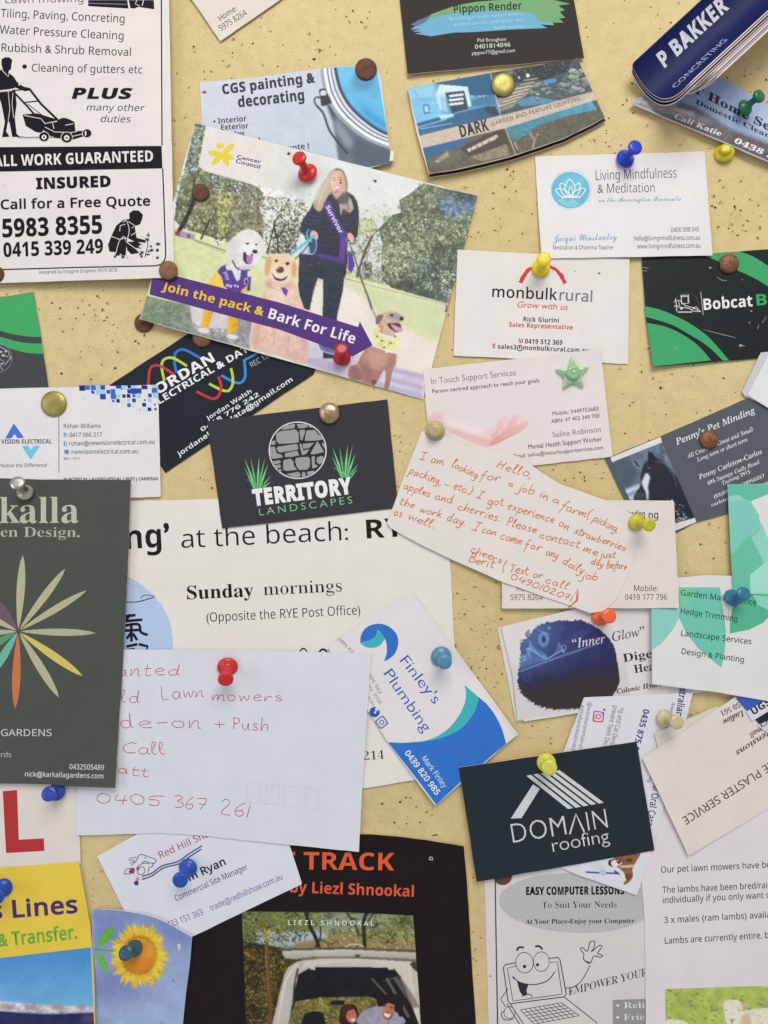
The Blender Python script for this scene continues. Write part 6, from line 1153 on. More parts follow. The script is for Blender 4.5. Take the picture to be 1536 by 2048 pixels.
# ---- paint tin card
K(380,0)
card('pale blue card for painting and decorating with an open tin of blue paint', PP([72,602,540,560,970,498,1365,470,1400,610,1440,950,1472,1190,1300,1232,105,1400]),(196,202,214),
     bends=[(600,230,60,2.5)], rough=.45)
cv = Canvas(395,120,800,420,(198,204,216)); K(380,0)
cv.poly([0,400,1600,400,1600,1500,0,1500],(206,210,220), grad=(40,(176,188,206)))
cv.poly([1060,760,1090,830,1160,940,1300,1030,1460,1080,1500,1300,1100,1280,1050,900,1000,770],(60,66,80), curve=False, grad=(60,(120,128,142)), soft=2)
cv.poly([1020,690,1060,830,1090,980,1130,1060,1290,1180,1480,1200,1480,1060,1300,1000,1150,900,1060,760],(88,98,114), grad=(50,(100,112,128)), soft=2)
cv.poly([1180,1000,1480,1100,1480,1260,1200,1200],(66,76,92),.8, soft=6); cv.poly([1040,850,1100,900,1200,1050,1160,1090,1060,960],(150,158,172),.7, soft=4)
tin = [965,498,970,560,985,640,1010,720,1060,810,1120,880,1200,950,1290,1010,1380,1050,1470,1080]
for dx, w, c in ((4,30,(150,156,166)),(22,22,(236,238,242)),(38,7,(60,60,70)),(50,12,(226,228,232)),(64,6,(70,72,82)),(76,10,(210,214,220)),(92,16,(44,46,60))):
    cv.line([v + (dx if i % 2 == 0 else -dx * .62) for i, v in enumerate(tin)], w, c, curve=True)
rim = [v + (102 if i % 2 == 0 else -66) for i, v in enumerate(tin)]
cv.poly(rim[:2] + rim + [1640,1000,1640,300,1065,300],(112,190,226), grad=(60,(58,156,206)), tex=.05, tsc=20)
cv.poly([1440,600,1560,640,1560,900,1400,860,1330,800],(84,176,218),.6, soft=8); cv.line(rim, 8,(30,92,140),.8, curve=True)
cv.poly([1250,780,1330,830,1440,900,1440,940,1300,860],(30,140,206),.8, soft=3); cv.ell(1270,590,90,70,(50,110,140),-20,.5, soft=5)
cv.poly([945,660,985,648,1010,690,1035,750,965,775,955,720],(44,46,54), curve=True); cv.ell(975,680,26,20,(206,208,212),-10)
cv.line([980,720,930,712,912,732,925,770,975,830,1010,930,1040,985,1090,1050,1150,1120],14,(48,50,58), curve=True); cv.line([930,715,918,735,930,765],5,(200,202,206), curve=True)
picture(cv, PP([74,604,540,562,970,500,1363,472]), PP([106,1420,540,1370,1100,1262,1478,1192]),1.6)
T('CGS painting &', 240,690,918,600,72,(58,56,64), 'b', .02); T('decorating', 355,785,838,732,78,(58,56,64), 'b', .02)
T('• Interior', 172,908,415,885,40,(58,56,64), 'b'); T('Exterior', 228,952,428,938,40,(58,56,64), 'b'); T('Free', 330,1000,400,992,40,(58,56,64), 'b')
T('quote !', 680,1105,872,1085,40,(58,56,64), 'b'); ell(105,674,17,11,(150,92,60), name='rust_stain', lay=2, jag=.15, n=14)
line([505,1005,512,1030],8,(50,50,60))
# ---- Jordan electrical card
K(280,540,4.8)
card('charcoal card with red, green and blue wave lines, slanting under the dog postcard', [(196,785),(375,668),(470,610)] + PP([1330,600,1690,920]) + [(628,748)] + [(331,946),(305,905)],(33,38,46), rough=.42)
J = (232,232,236)
T('JORDAN', 100,1238,722,872,96, J, 'b', .01); T('ELECTRICAL & DATA', 130,1322,1120,735,66, J, 'b', .0)
line([80,1110,88,990,110,930,170,915,230,940,320,998],25,(202,54,68), curve=True, name='wave_line')
line([232,1058,210,950,215,880,260,845,330,850,445,918],25,(186,206,66), curve=True, name='wave_line')
line([350,980,330,880,340,800,390,765,450,775,570,840],25,(44,122,200), curve=True, name='wave_line')
line([548,1170,640,1215,710,1236,760,1200,778,1110,755,1030],25,(202,54,68), curve=True, name='wave_line')
line([670,1095,780,1150,850,1158,888,1100,890,1020,875,950],25,(186,206,66), curve=True, name='wave_line')
line([788,1015,900,1075,970,1080,1010,1020,1005,900,1000,865],25,(44,142,216), curve=True, name='wave_line'); line([1000,868,1160,780],20,(44,142,216), name='wave_line')
T('REC 18324', 1075,935,1330,790,52,(190,190,196), 'n', -.01)
K(340,480); T('Jordan Walsh', 275,1322,600,1115,31, J, 'b', -.01); T('0418 776 242', 235,1402,655,1138,31, J, 'b', -.01)
T('jordaneleanddata@gmail.com', 65,1585,900,1030,36, J, 'b', -.01)
# ---- green and black card at left edge
K(0,500)
card('green and charcoal card poking in at the left edge with a digger badge', [(-190,620)] + PP([0,345,245,307,300,620,355,1005]) + [(106,845),(-190,860)],(64,70,72), rough=.5)
band([[-600,390,0,348],[244,310,300,634],[300,634,240,636,120,620,0,590,-200,530],[-600,500,-600,390]],(66,164,96), name='green_band')
band([[-200,590,0,635,120,668,220,682,306,684],[322,760,200,752,100,728,0,690,-200,640]],(66,164,96), name='green_band')
ell(-15,790,104,106,(150,152,150), inner=.975, name='badge_line')
for q in ([-10,700,60,740,80,800],[0,830,40,835,85,780],[0,800,30,815,0,850,20,875],[10,770,60,780]): line(q, 5,(176,178,174), name='badge_line')
for x, y, r in ((24,770,9),(42,742,7),(8,745,7)): ell(x, y, r, r, (210,210,206), name='badge_line')
# ---- bobcat card
K(1116,480)
card('green and black card with a digger badge, worn white at its corner', PP([612,130,1060,105,1560,66]) + [(1700,495),(1700,700)] + PP([1400,872,1240,885,694,930,640,560]),(33,37,39),
     bends=[(1400,640,120,4.5)], rough=.38, edge=(190,206,180), lift=1.0)
GR = (62,160,102)
band([[632,484,740,508,860,556,980,620,1100,710,1200,820,1252,882],[1205,882,1100,780,960,690,820,615,642,562]], GR, name='green_band')
band([[650,606,780,632,900,685,1020,768,1120,880],[1120,880,696,925]], GR, name='green_band')
band([[1335,88,1440,128,1600,236,1700,340],[1700,480,1560,356,1430,276,1300,216,1160,150,1048,106]], GR, name='green_band')
ell(940,475,90,92,(86,90,92), inner=.98, name='badge_line')
WH = (206,206,204)
for q in ([900,405,955,402,958,460,905,468,900,405],[850,450,880,440,890,480,850,485],[860,430,870,520],[890,440,930,480,985,495,1040,522],[990,495,1010,490,1045,525,985,520,990,495],[880,490,960,500,980,515],[905,415,950,412,952,450]):
    line(q, 6, WH, name='badge_line')
for i in range(7): ell(885 + i * 15,527,6,6, WH, name='badge_line')
ell(903,500,10,10, WH, name='badge_line'); line([1044,380,1062,548],5,(180,180,180))
T('Bobcat', 1068,512,1425,484,82,(226,226,222), 'b', .004); T('Bins', 1455,480,1740,455,82, GR, 'b', .004)
for x, y, r in ((1112,203,10),(1340,773,12),(1414,520,7),(1400,605,6),(1350,290,4),(1205,400,4)): ell(x, y, r, r * .8,(176,160,146), n=9, jag=.4, name='scuff')
for q in ([1160,270,1200,295,1235,296],[1525,560,1495,605],[1470,620,1460,650],[1060,655,1200,690,1300,715],[615,200,660,205],[618,225,650,226],[1320,770,1365,775]): line(q, 5,(150,146,142), name='scuff', taper=True)
hole(865,793,1.2)
# ---- pet minding card
K(1116,480)
card("slate grey card for pet minding with a photo of a dark horse's head", PP([340,1600,750,1435,1400,1150,1430,1135]) + [(1700,930),(1700,1010)] + PP([1230,2005,1000,2070,700,2230]) + [(1290,1085)],(86,90,98), rough=.5)
poly([385,1590,750,1440,762,1480,395,1625],(222,214,212), name='white_band'); poly([640,2140,1000,2030,1010,2062,690,2200],(222,214,212), name='white_band')
cv = Canvas(1215,870,1400,1090,(90,104,120)); K(1116,480)
cv.poly([380,1400,1100,1400,1100,2200,380,2200],(104,120,138), grad=(70,(70,84,100)), tex=.3, tsc=22)
cv.dabs([560,1450,900,1450,850,1620,560,1560],60,(3,7),[(130,146,162),(150,164,176)], alpha=.4)
cv.poly([400,1600,520,1560,600,1700,500,1820,440,1760],(74,88,102),.8, soft=5)
cv.poly([480,1830,600,1780,610,1900,500,1910],(190,206,222), soft=2); cv.poly([470,1870,620,1805,625,1835,500,1885],(120,150,176),.8, soft=1)
HB = (44,48,58)
cv.poly([620,1660,655,1610,700,1590,760,1610,830,1680,900,1780,960,1900,1020,2060,1000,2120,640,2180,560,1900,600,1800,605,1720], HB, curve=True, grad=(30,(36,40,50)), tex=.15, tsc=6)
cv.poly([535,1600,570,1610,610,1650,612,1690,575,1670,548,1640],(120,130,144)); cv.poly([545,1608,575,1622,605,1668,575,1652],(50,56,66))
cv.poly([655,1545,690,1555,722,1600,715,1650,670,1640,655,1590],(34,38,46), curve=False); cv.line([658,1548,652,1600],5,(110,120,134))
cv.poly([560,1860,620,1850,640,1920,560,1920],(60,68,80), curve=True)
cv.poly([640,1710,660,1705,672,1740,660,1800,662,1890,650,1900,640,1840,612,1780,625,1740],(216,220,228), curve=True, soft=1)
cv.line([700,1620,780,1640,840,1720,870,1800],5,(92,100,114),.8, curve=True); cv.line([720,1600,800,1650,860,1740],4,(120,128,142),.6, curve=True)
cv.line([650,1700,690,1740,695,1760],4,(24,26,34)); cv.ell(668,1668,10,7,(90,98,110))
cv.dabs([800,1880,900,1920,1000,2090,860,2100],120,(1,2.6),[(120,124,132),(200,202,210),(228,228,232)], ang=60)
picture(cv, PP([396,1626,762,1482]), PP([640,2140,1000,2032]),1.5)
PT = (226,226,228)
T("Penny's Pet Minding", 868,1500,1445,1262,46, PT, 'i', .01); T('All Creatures Great and Small', 948,1598,1432,1395,30, PT, 'i', .006); T('Long term or short term', 1022,1622,1388,1470,29, PT, 'i', .006)
T('Penny Carleton-Carlos', 1035,1752,1496,1560,35, PT, 'i', .008); T('695 Stumpy Gully Road', 1100,1792,1476,1634,28, PT, 'i', .006); T('Tuerong 3915', 1205,1792,1408,1704,27, PT, 'i', .006)
T('(03)5971 | 0438950357', 1145,1890,1516,1732,25, PT, 'i', .006); T('carleton@bigpond.com', 1125,1950,1540,1782,25, PT, 'i', .006)
# ---- small card top left
K(380,0)
card('cream card with a home phone number, hanging corner down at the top edge', [(330,-60),(384,0)] + PP([222,300,655,0]) + [(660,-90)],(218,207,196), lift=1.5, gap=1.5)
T('Home:', 225,155,348,72,42,(70,64,70), 'n'); T('5975 8264', 228,228,420,105,44,(70,64,70), 'n')
# ---- garden lighting cards (a pair) and the black card above
DKO = [(815,178),(980,149),(1154,118),(1172,165),(1205,225),(1211,236)]
D5 = 1536 / 420
K(800,110)
def dark_outline(dx, dy, ex=0):
    K(800,110); t = PP([55,240,660,130,1300,25]); b = PP([1340,130,1400,320,1500,455,1400,512,1200,610,1000,680,800,745,600,795,400,840,210,868,120,560])
    return [(x, y) for x, y in t] + [(x + dx, y + dy) for x, y in b]
o = dark_outline(2,7)
card('lower of two curled garden lighting cards, only its bottom edge showing', o, (60,52,44), thick=3.0, bends=[(990,200,75,5)], rough=.4, edge=(232,222,212))
o = dark_outline(0,0)
card('upper curled garden lighting card with four blue and brown night photos', o, (200,190,180), thick=2.6, bends=[(990,200,78,9)], rough=.35, gap=1.6, edge=(236,228,220))
cv = Canvas(800,100,1240,360,(96,92,80)); K(800,110)
cv.poly([40,235,660,120,735,440,110,590],(112,178,210), grad=(0,(66,140,180)), tex=.1, tsc=20)
cv.poly([230,205,670,120,690,290,520,300,490,250,290,215],(26,96,136), grad=(0,(20,78,116)))
cv.poly([60,245,250,210,270,300,200,330,60,330],(142,196,226), soft=3); cv.poly([60,330,250,300,330,440,200,520,130,560],(120,184,222), soft=3)
cv.poly([290,215,495,232,520,370,500,380,470,260,330,275,260,300],(206,226,236)); cv.poly([260,300,330,275,350,420,290,400],(176,214,232))
cv.poly([330,275,470,262,500,395,380,430],(44,62,78));
for k in range(3): cv.poly([358,293 + 31 * k, 462,280 + 31 * k, 466,296 + 31 * k, 362,309 + 31 * k],(216,232,238))
for k in range(6): cv.line([300 + 11 * k, 310,312 + 11 * k, 425],3,(70,130,170))
cv.poly([165,365,212,358,222,425,175,432],(70,110,140)); cv.poly([175,375,204,370,212,415,184,420],(150,200,226))
cv.poly([120,500,330,440,400,430,650,370,735,440,120,590],(36,100,142), grad=(0,(26,76,116)), tex=.12, tsc=10); cv.poly([520,330,690,285,700,360,530,380],(60,116,150))
cv.poly([610,395,695,370,730,440,680,450],(24,48,74)); cv.poly([280,440,400,430,390,450,300,475],(190,220,236), soft=1)
cv.line([150,540,380,500],5,(160,206,230)); cv.line([130,530,340,470],6,(160,206,230)); cv.line([100,260,150,330,230,320],5,(90,150,190)); cv.line([60,330,130,540],6,(170,212,234))
for x in (530,585,612,270,245): cv.ell(x, 300 if x > 400 else 350,6,4,(226,238,244))
# right: garden path and stone wall
cv.poly([665,125,1300,15,1370,290,725,440],(58,74,80), tex=.3, tsc=10)
cv.poly([700,130,1260,30,1230,120,1060,180,850,200,720,180],(22,28,36), tex=.3, tsc=5)
cv.dabs([830,100,1300,30,1300,130,840,200],260,(.8,2.6),[(14,20,26),(60,84,96),(110,140,150),(30,40,50)], ang=80)
cv.poly([700,330,860,230,1060,190,1010,230,870,330,830,380,730,415],(146,138,124), tex=.15, tsc=5)
for k in range(7): cv.line([720 + 30 * k, 390 - 32 * k, 850 + 26 * k, 345 - 27 * k],5,(60,58,56)); cv.line([726 + 30 * k, 378 - 32 * k, 850 + 26 * k, 333 - 27 * k],7,(206,196,178))
cv.poly([850,335,960,300,1160,330,1040,360,880,375],(70,130,160), tex=.15, tsc=6)
cv.poly([960,240,1180,190,1220,120,1340,80,1380,280,1120,330,960,290],(64,84,86))
R2 = random.Random(3)
for k in range(90):
    x = R2.uniform(950,1370); y = R2.uniform(80,320)
    if y < 250 - (x - 950) * .45 or y > 330 - (x - 1100) * .2: continue
    w = R2.uniform(12,34) * (1.2 if x > 1200 else .8); c = R2.choice([(120,142,140),(150,166,160),(96,118,118),(180,190,180)])
    cv.ell(x, y, w + 3, w * .6 + 3,(24,34,38), R2.uniform(-20,20)); cv.ell(x, y, w, w * .6, c, R2.uniform(-20,20), grad=(90, tuple(v * .7 for v in c)))
cv.poly([1050,185,1140,170,1140,200,1060,212],(60,140,190)); cv.ell(935,150,14,14,(220,230,232)); cv.ell(870,165,8,12,(180,196,200))
cv.poly([750,120,830,100,835,140,800,160],(150,156,156),.7, soft=3)
# lower pair
cv.poly([150,685,770,535,850,735,500,815,220,880],(84,76,62), tex=.3, tsc=7)
cv.poly([150,685,540,590,440,670,330,700,170,790],(20,90,140)); cv.poly([170,790,330,700,440,700,450,760,200,820],(86,96,84), soft=3)
cv.dabs([160,730,290,700,330,790,190,830],140,(1,3),[(36,44,34),(90,96,70),(40,70,90)], ang=60)
cv.poly([440,680,640,580,760,540,810,660,500,740],(58,48,40)); cv.poly([490,690,710,580,716,600,700,615,500,712],(190,184,164), tex=.15, tsc=6)
for x in (520,560,600,650): cv.line([x, 640 + (600 - x) * .4, x + 8,712 + (560 - x) * .42],5,(60,52,44))
cv.poly([520,745,780,650,800,730,600,780],(130,120,98), tex=.25, tsc=5); cv.poly([250,780,350,700,360,740,280,790],(150,140,112), tex=.2, tsc=4)
cv.poly([772,535,1420,335,1500,460,1200,610,850,735],(84,78,62), tex=.25, tsc=8)
cv.poly([772,535,1400,335,1440,400,1200,450,1000,520,900,600,820,620],(36,116,146), grad=(0,(70,150,176)), tex=.15, tsc=10)
cv.dabs([780,530,1050,440,1080,560,900,640,820,640],320,(.8,2.6),[(40,90,116),(110,116,90),(150,146,114),(70,84,70)], ang=40, aspect=.3)
cv.dabs([900,560,1430,380,1490,450,1200,600,860,720],700,(.8,2.8),[(70,62,48),(100,92,70),(56,50,40),(130,120,90)], ang=-20, aspect=.35)
cv.line([950,570,985,620,970,680],13,(150,144,120)); cv.line([840,640,860,690],10,(170,164,140)); cv.line([985,620,1010,570],7,(150,144,120))
# sand band and white rules
cv.poly([125,600,735,445,1380,275,1440,262,1450,325,1410,335,770,535,150,685],(190,176,160), tex=.1, tsc=4)
for _ in range(70): x = random.uniform(130,1380); y = 640 - (x - 130) * .265 + random.uniform(-30,30); cv.line([x, y, x + random.uniform(-14,14), y + random.uniform(-8,8)],3,(140,124,108),.6)
for q in ([660,125,735,445],[770,535,850,735],[125,600,735,445],[45,240,60,330,110,590]): cv.line(q, 5,(210,206,200))
K(800,110)
picture(cv, PP([56,241,660,131,1299,26]), PP([212,866,400,838,600,793,800,743,1000,678,1200,608,1400,510,1498,456]),1.5)
T('DARK', 448,603,655,550,88,(36,22,24), 'b', .01); T('GARDEN AND FEATURE LIGHTING', 675,518,1318,330,30,(64,50,48), 'n', .004, track=.08)
K(780,0)
card('black card with a blue and green brush stroke, pinned above the lighting cards', [(798,-60)] + PP([70,0,128,542,1420,425,1345,0]) + [(1145,-60)],(36,28,27), thick=1.8, bends=[(980,40,88,5)], rough=.5, gap=1.0, edge=(226,208,200))
poly([150,215,215,170,300,105,480,40,640,12,900,-8,1130,-15,1320,28,1230,40,1280,75,1240,85,1282,130,1235,135,1270,165,1190,165,1200,185,1100,178,1150,205,900,215,600,235,470,238,300,265,180,245,240,235,160,228,230,212],(104,166,196), lay=1, name='brush_stroke')
poly([215,170,300,105,480,40,640,12,900,-8,1130,-15,1320,28,1230,40,1280,75,1240,85,1282,130,1235,135,1270,165,1190,165,1080,150,1050,90,700,75,480,95,330,120],(112,160,108), lay=2, name='brush_stroke')
poly([150,180,205,150,300,112,260,160,200,190],(96,108,140), lay=3, name='brush_stroke')
T('Pippon Render', 468,95,965,68,58,(28,20,20), 'b', -.006, lay=4)
for s_, a in (('Specialising in acrylic, texture finishes,', (430,148,975,110)),('polished concrete, polystyrene, blue', (470,190,980,152)),('board and brick', (762,215,985,200))): T(s_, *a, 24,(170,208,224), 'h', lay=4)
T('Phil Brougham', 640,308,850,298,26,(206,200,200), 'h'); T('0401814046', 622,358,882,340,32,(178,208,172), 'h', .008); T('pippon77@gmail.com', 600,402,914,380,26,(206,200,200), 'h')
# ================================================================ middle layers
def rim_obstacle(x, y, r, top):
    OBST.append((np.array([(x + r * math.cos(t * math.pi / 6), y + r * math.sin(t * math.pi / 6)) for t in range(12)]), lambda X, Y: np.full(np.shape(X), top)))
def lathe(profile, n=32):
    V = []; F = []
    for r, h in profile:
        for i in range(n):
            a = 2 * math.pi * i / n; V.append((r * math.cos(a), r * math.sin(a), h))
    for j in range(len(profile) - 1):
        for i in range(n):
            a = j * n + i; b = j * n + (i + 1) % n; F.append([a, b, b + n, a + n])
    F.append([(len(profile) - 1) * n + i for i in range(n)]); F.append([i for i in range(n)][::-1])
    return V, F
def place(V, origin, axis, scale=PX, spin=0.0):
    z = axis.normalized(); x = Vector((1,0,0)) - z * z.x; x.normalize(); y = z.cross(x)
    c, s_ = math.cos(spin), math.sin(spin)
    return [(x * (a * c - b * s_) + y * (a * s_ + b * c) + z * h) * scale for a, b, h in V]
def pin_root(name, label, cat, group, x, y, z):
    r = bpy.data.objects.new(name, None); r.empty_display_size = .005; link(r); r.location = W(x, y, z)
    return tag(r, label, cat, group)
STEEL = None
def tack(label, x, y, R, kind='rust', z=None, tilt=(0,0), dome=5.0, bumps=0.0):
    zz = float(top_at(np.array([x]), np.array([y]))[0]) + .5 if z is None else z
    root = pin_root('thumbtack', label, 'thumbtack', 'thumbtacks with round metal heads', x, y, zz)
    mats = dict(rust=metal((112,70,50),(82,48,36),.75,.15,300), brown=metal((112,68,46),(150,104,74),.5,.45,420), gold=metal((176,164,96),(142,128,74),.42,.8,150),
                silver=metal((226,206,178),(150,112,84),.28,.95,90), lightrust=metal((142,104,74),(108,72,50),.65,.25,380))
    R = R * (1 - (zz + dome) / DIST) ; prof = []
    for k in range(9):
        t = k / 8 * math.pi / 2; prof.append((R * math.cos(t) ** .8 if k < 8 else .01,1.2 + dome * math.sin(t)))
    prof = [(R * .93,0),(R, .3)] + prof
    V, F = lathe(prof, 36)
    if bumps: V = [(a, b, h + random.uniform(-bumps, bumps)) for a, b, h in V]
    ax = Vector((tilt[0],-1, tilt[1]))
    meshobj('tack_head', place(V, None, ax), F, mats[kind], root, smooth=True)
    V, F = lathe([(1.6,-max(6, zz + 5)),(2.2,.2)],10)
    meshobj('needle', place(V, None, ax), F, metal((190,186,178),(120,110,100),.35,.95), root, smooth=True)
    rim_obstacle(x, y, R * .95, zz + dome + 1.4)
    return root
def push_pin(label, fx, fy, hx, hy, color, trans=0.0, z=None, H=42.0, rf=19.5, rh=14.5, mat=None, obst=True):
    """flange seen at fx, fy; head seen at hx, hy"""
    zz = float(top_at(np.array([fx]), np.array([fy]))[0]) + 1.2 if z is None else z
    a = W(fx, fy, zz + 5); b = W(hx, hy, zz + 5 + H)
    ax = (b - a); L = ax.length / PX; unit_axis = ax.normalized(); base = a - unit_axis * 5 * PX
    root = bpy.data.objects.new('push_pin', None); root.empty_display_size = .005; link(root); root.location = base
    tag(root, label, 'push pin', 'plastic push pins')
    kf = 1 - zz / DIST; kh = 1 - (zz + H) / DIST; rf *= kf; rh *= kh
    prof = [(rf * .5,-.2),(rf * .88,0),(rf, 1.6),(rf, 4.0),(rf * .94,6.0),(rf * .78,8.2),(rf * .58,10.2),(rf * .45,13),(rf * .40,18),(rf * .40, L - 10),(rh * .62, L - 5.5),(rh * .88, L - 3),
            (rh, L - .5),(rh, L + 3.0),(rh * .93, L + 4.6),(rh * .5, L + 5.0),(.3, L + 5.1)]
    V, F = lathe(prof, 36)
    meshobj('pin_body', place(V, None, unit_axis), F, mat or plastic(color, trans), root, smooth=True)
    V, F = lathe([(1.5,-zz - 3),(2.0,0.5)],10)
    meshobj('needle', place(V, None, unit_axis), F, metal((190,186,178),(120,110,100),.35,.95), root, smooth=True)
    if obst: rim_obstacle(fx, fy, rf * .8, zz + 7)
    return root
tack('rusty brown thumbtack half hidden under the lower edge of the dog postcard', 405,675,20, 'brown', dome=6, bumps=.25)
tack('dark rusty thumbtack peeping out below the black roofing card', 1005,1750,19, 'rust', dome=4)
push_pin('yellow push pin half hidden under the curled cleaning card', 1449,304,1452,296,(206,190,30), H=12, rh=11)
# ---- dog walk postcard
CO = [(390,246),(955.6,391.7),(905,575),(846,799),(307,646),(279,638),(298,590)]
Sheet('postcard', 'large postcard of a woman in a purple sash walking three dogs', 'postcard', CO, (216,212,206), thick=1.3, rough=.4, bends=[(560,600,200,1.0)], edge=(220,212,206))
cv = Canvas(270,236,965,806,(214,220,218)); K(340,240,4.8)
cv.poly([300,200,3200,500,2800,1800,-300,1700],(216,222,222), grad=(70,(222,218,206)))
FG = [(34,40,30),(66,74,56),(102,108,84),(136,140,112),(168,170,144),(196,200,184)]
OL = [(52,54,42),(90,92,68),(128,128,96),(164,164,126),(196,194,164)]
TL_ = [(80,108,112),(124,150,152),(160,182,186),(196,212,216),(66,80,70)]
# grass with a band of light path
cv.poly([-100,1060,120,1020,560,1130,1000,1300,1500,1300,1900,1500,3000,1900,2500,2700,-400,2000],(212,218,166), grad=(60,(216,214,178)), tex=.06, tsc=9)
# left foliage wall
cv.poly([240,30,350,40,280,400,330,490,800,620,900,700,860,820,900,1000,900,1250,640,1200,120,1040,40,960,60,800],(96,98,74), tex=.3, tsc=10)
cv.dabs([200,0,360,40,290,380,300,470,120,560,80,700,60,760],900,(.8,3), TL_)
cv.dabs([60,500,330,480,560,560,500,760,420,900,150,1050,40,980],1100,(.8,3), FG)
cv.dabs([330,490,800,610,880,760,660,900,560,700,400,640],900,(.8,2.8), TL_ + FG[:3])
cv.dabs([200,830,460,760,500,1000,300,1100,170,1000],700,(.8,2.8), OL)
cv.dabs([470,700,600,680,690,760,620,900,520,1120,450,1130,460,960],900,(.8,2.6),[(120,126,70),(156,160,96),(186,188,126),(206,206,150)], ang=80)
cv.dabs([620,640,860,620,920,820,900,1040,760,1100,560,1130,560,960],1500,(.7,2.5),[(66,58,48),(98,88,74),(134,124,108),(164,154,138),(70,74,54)])
cv.dabs([880,720,1000,740,1300,760,1320,900,1260,1080,1150,1290,930,1290,880,1080],2100,(.8,2.9), FG[:2] + OL)
cv.dabs([880,860,1010,860,1000,960,900,950],120,(1,3),[(186,200,206),(206,214,218)])
cv.dabs([1000,1000,1260,1000,1200,1280,980,1290],700,(.8,2.4),[(28,30,28),(46,48,40),(76,78,60),(104,104,80)])
for i in range(60):
    x = random.uniform(560,920); y = random.uniform(700,1150); cv.line([x, y, x + random.uniform(-60,60), y + random.uniform(-80,20)], random.choice([3,4,5]), random.choice([(60,54,46),(150,142,126)]),.6)
cv.line([240,740,200,850,150,960,90,1060],42,(44,44,40)); cv.line([235,560,225,700,170,830],12,(56,56,48))
cv.line([380,960,340,1050,300,1140],20,(60,54,44)); cv.line([440,880,380,980],9,(60,54,44)); cv.line([280,930,350,1020],8,(60,54,44))
for q in ([1040,1290,1030,1150,1000,1000,1060,900],[1000,1000,960,1180,930,1270],[1030,1140,1120,1000]): cv.line(q, 12,(40,38,34), curve=True)
cv.poly([50,1066,100,1070,100,1120,48,1108],(176,52,60)); cv.poly([100,1062,240,1100,230,1150,95,1125],(150,156,186)); cv.poly([165,1095,200,1098,190,1140,160,1132],(180,60,70))
cv.line([230,1150,540,1260],14,(120,120,84),.8); cv.line([250,1170,520,1280],5,(150,150,110),.8); cv.line([880,1310,1000,1345],12,(110,116,84),.7)
cv.dabs([430,1140,540,1140,560,1200,430,1200],60,(1,3),[(30,28,32),(230,230,232),(40,40,40)])
cv.tone([200,0,360,40,330,490,800,610,1300,760,1320,900,1260,1080,1150,1290,880,1250,640,1200,120,1040,40,960],1.12,6,.32)
# right side: sky, far trees, the big conifer
K(640,300,4.8)
cv.dabs([350,600,440,540,640,500,700,600,600,760,370,740],380,(.8,2.6),[(176,188,170),(150,160,132),(206,212,204),(190,194,160)], alpha=.7)
cv.dabs([370,650,500,650,560,760,500,860,370,800],420,(.8,2.8),[(130,140,70),(160,168,96),(190,196,130),(108,118,70)])
cv.dabs([340,800,500,760,640,740,650,1290,520,1290,230,1180,260,1000],1500,(.8,2.8),[(60,66,54),(96,104,84),(130,138,116),(166,178,176),(196,208,212)])
for q in ([500,830,430,980,390,1100,345,1250],[420,1000,370,900],[450,950,480,900],[390,1090,470,960]): cv.line(q, 22 if q[0] == 500 else 8,(96,78,72), curve=True)
cv.dabs([400,1080,500,1080,500,1240,420,1240],180,(.8,2.6),[(50,48,44),(84,80,70),(110,104,92)]); cv.dabs([460,1160,620,1130,640,1290,470,1260],240,(.8,2.4),[(110,116,104),(146,150,138),(80,84,74)])
TR = [990,318,1120,350,1512,440,1480,560,1440,760,1330,1130,1240,1480,1000,1430,820,1370,680,1320,600,1250,590,1100,600,900,560,760,700,620,780,600,760,480,860,420]
cv.poly(TR, (70,78,62), tex=.3, tsc=12)
cv.poly([1040,440,1512,440,1470,620,1300,660,1180,620],(96,116,160), soft=5); cv.poly([1230,400,1512,430,1490,500,1300,480],(30,40,62), soft=6)
CF = [(30,38,36),(58,68,54),(92,104,80),(126,136,104),(158,164,132),(194,198,172)]
cv.dabs([980,300,1130,350,1200,480,1050,600,860,700,740,560,760,480,860,420],2100,(.8,3.2), CF[1:5], aspect=.4, edge=8)
cv.dabs([1060,400,1500,440,1480,640,1300,680,1100,600],620,(1,3.2),[(34,42,44),(60,72,56),(98,110,74),(130,138,96)], aspect=.4)
for i in range(30): x = random.uniform(1100,1480); y = random.uniform(450,660); cv.line([x, y, x + random.uniform(-70,70), y + random.uniform(-40,60)],5,(40,44,60),.8)
cv.dabs([600,640,1000,600,1480,640,1440,860,1300,900,900,960,600,1200],3600,(.8,3.0), CF[1:], aspect=.45, edge=4)
cv.dabs([600,900,980,880,1100,900,1000,1200,700,1280,600,1220],2400,(.8,2.9), CF[1:], aspect=.45, edge=4)
cv.poly([1000,1040,1200,950,1360,900,1330,1100,1240,1470,1000,1420,720,1310,850,1200],(58,66,66),.45, soft=9)
for i in range(170):
    x = random.uniform(760,1350); y = random.uniform(960,1440)
    if y > 1240 + (x - 640) * .35 or y < 1300 - (x - 700) * .7: continue
    cv.line([x, y, x + random.uniform(20,60), y + random.uniform(0,16)], random.choice([3,4,6]), random.choice([(34,38,52),(26,30,44),(90,100,112)]),.8)
cv.dabs([700,1000,1340,960,1300,1420,1000,1400],1500,(.8,2.8),[(96,108,90),(130,142,124),(70,80,76),(160,166,140)])
cv.dabs([1150,1160,1320,1160,1260,1420,1180,1400],240,(.8,2.4),[(180,182,160),(140,144,116),(200,200,186)])
cv.dabs([590,1240,700,1310,1240,1470,1230,1500,560,1290],260,(1,3),[(30,34,36),(60,66,60),(176,178,140)])
cv.tone(TR, 1.2,7,.34)
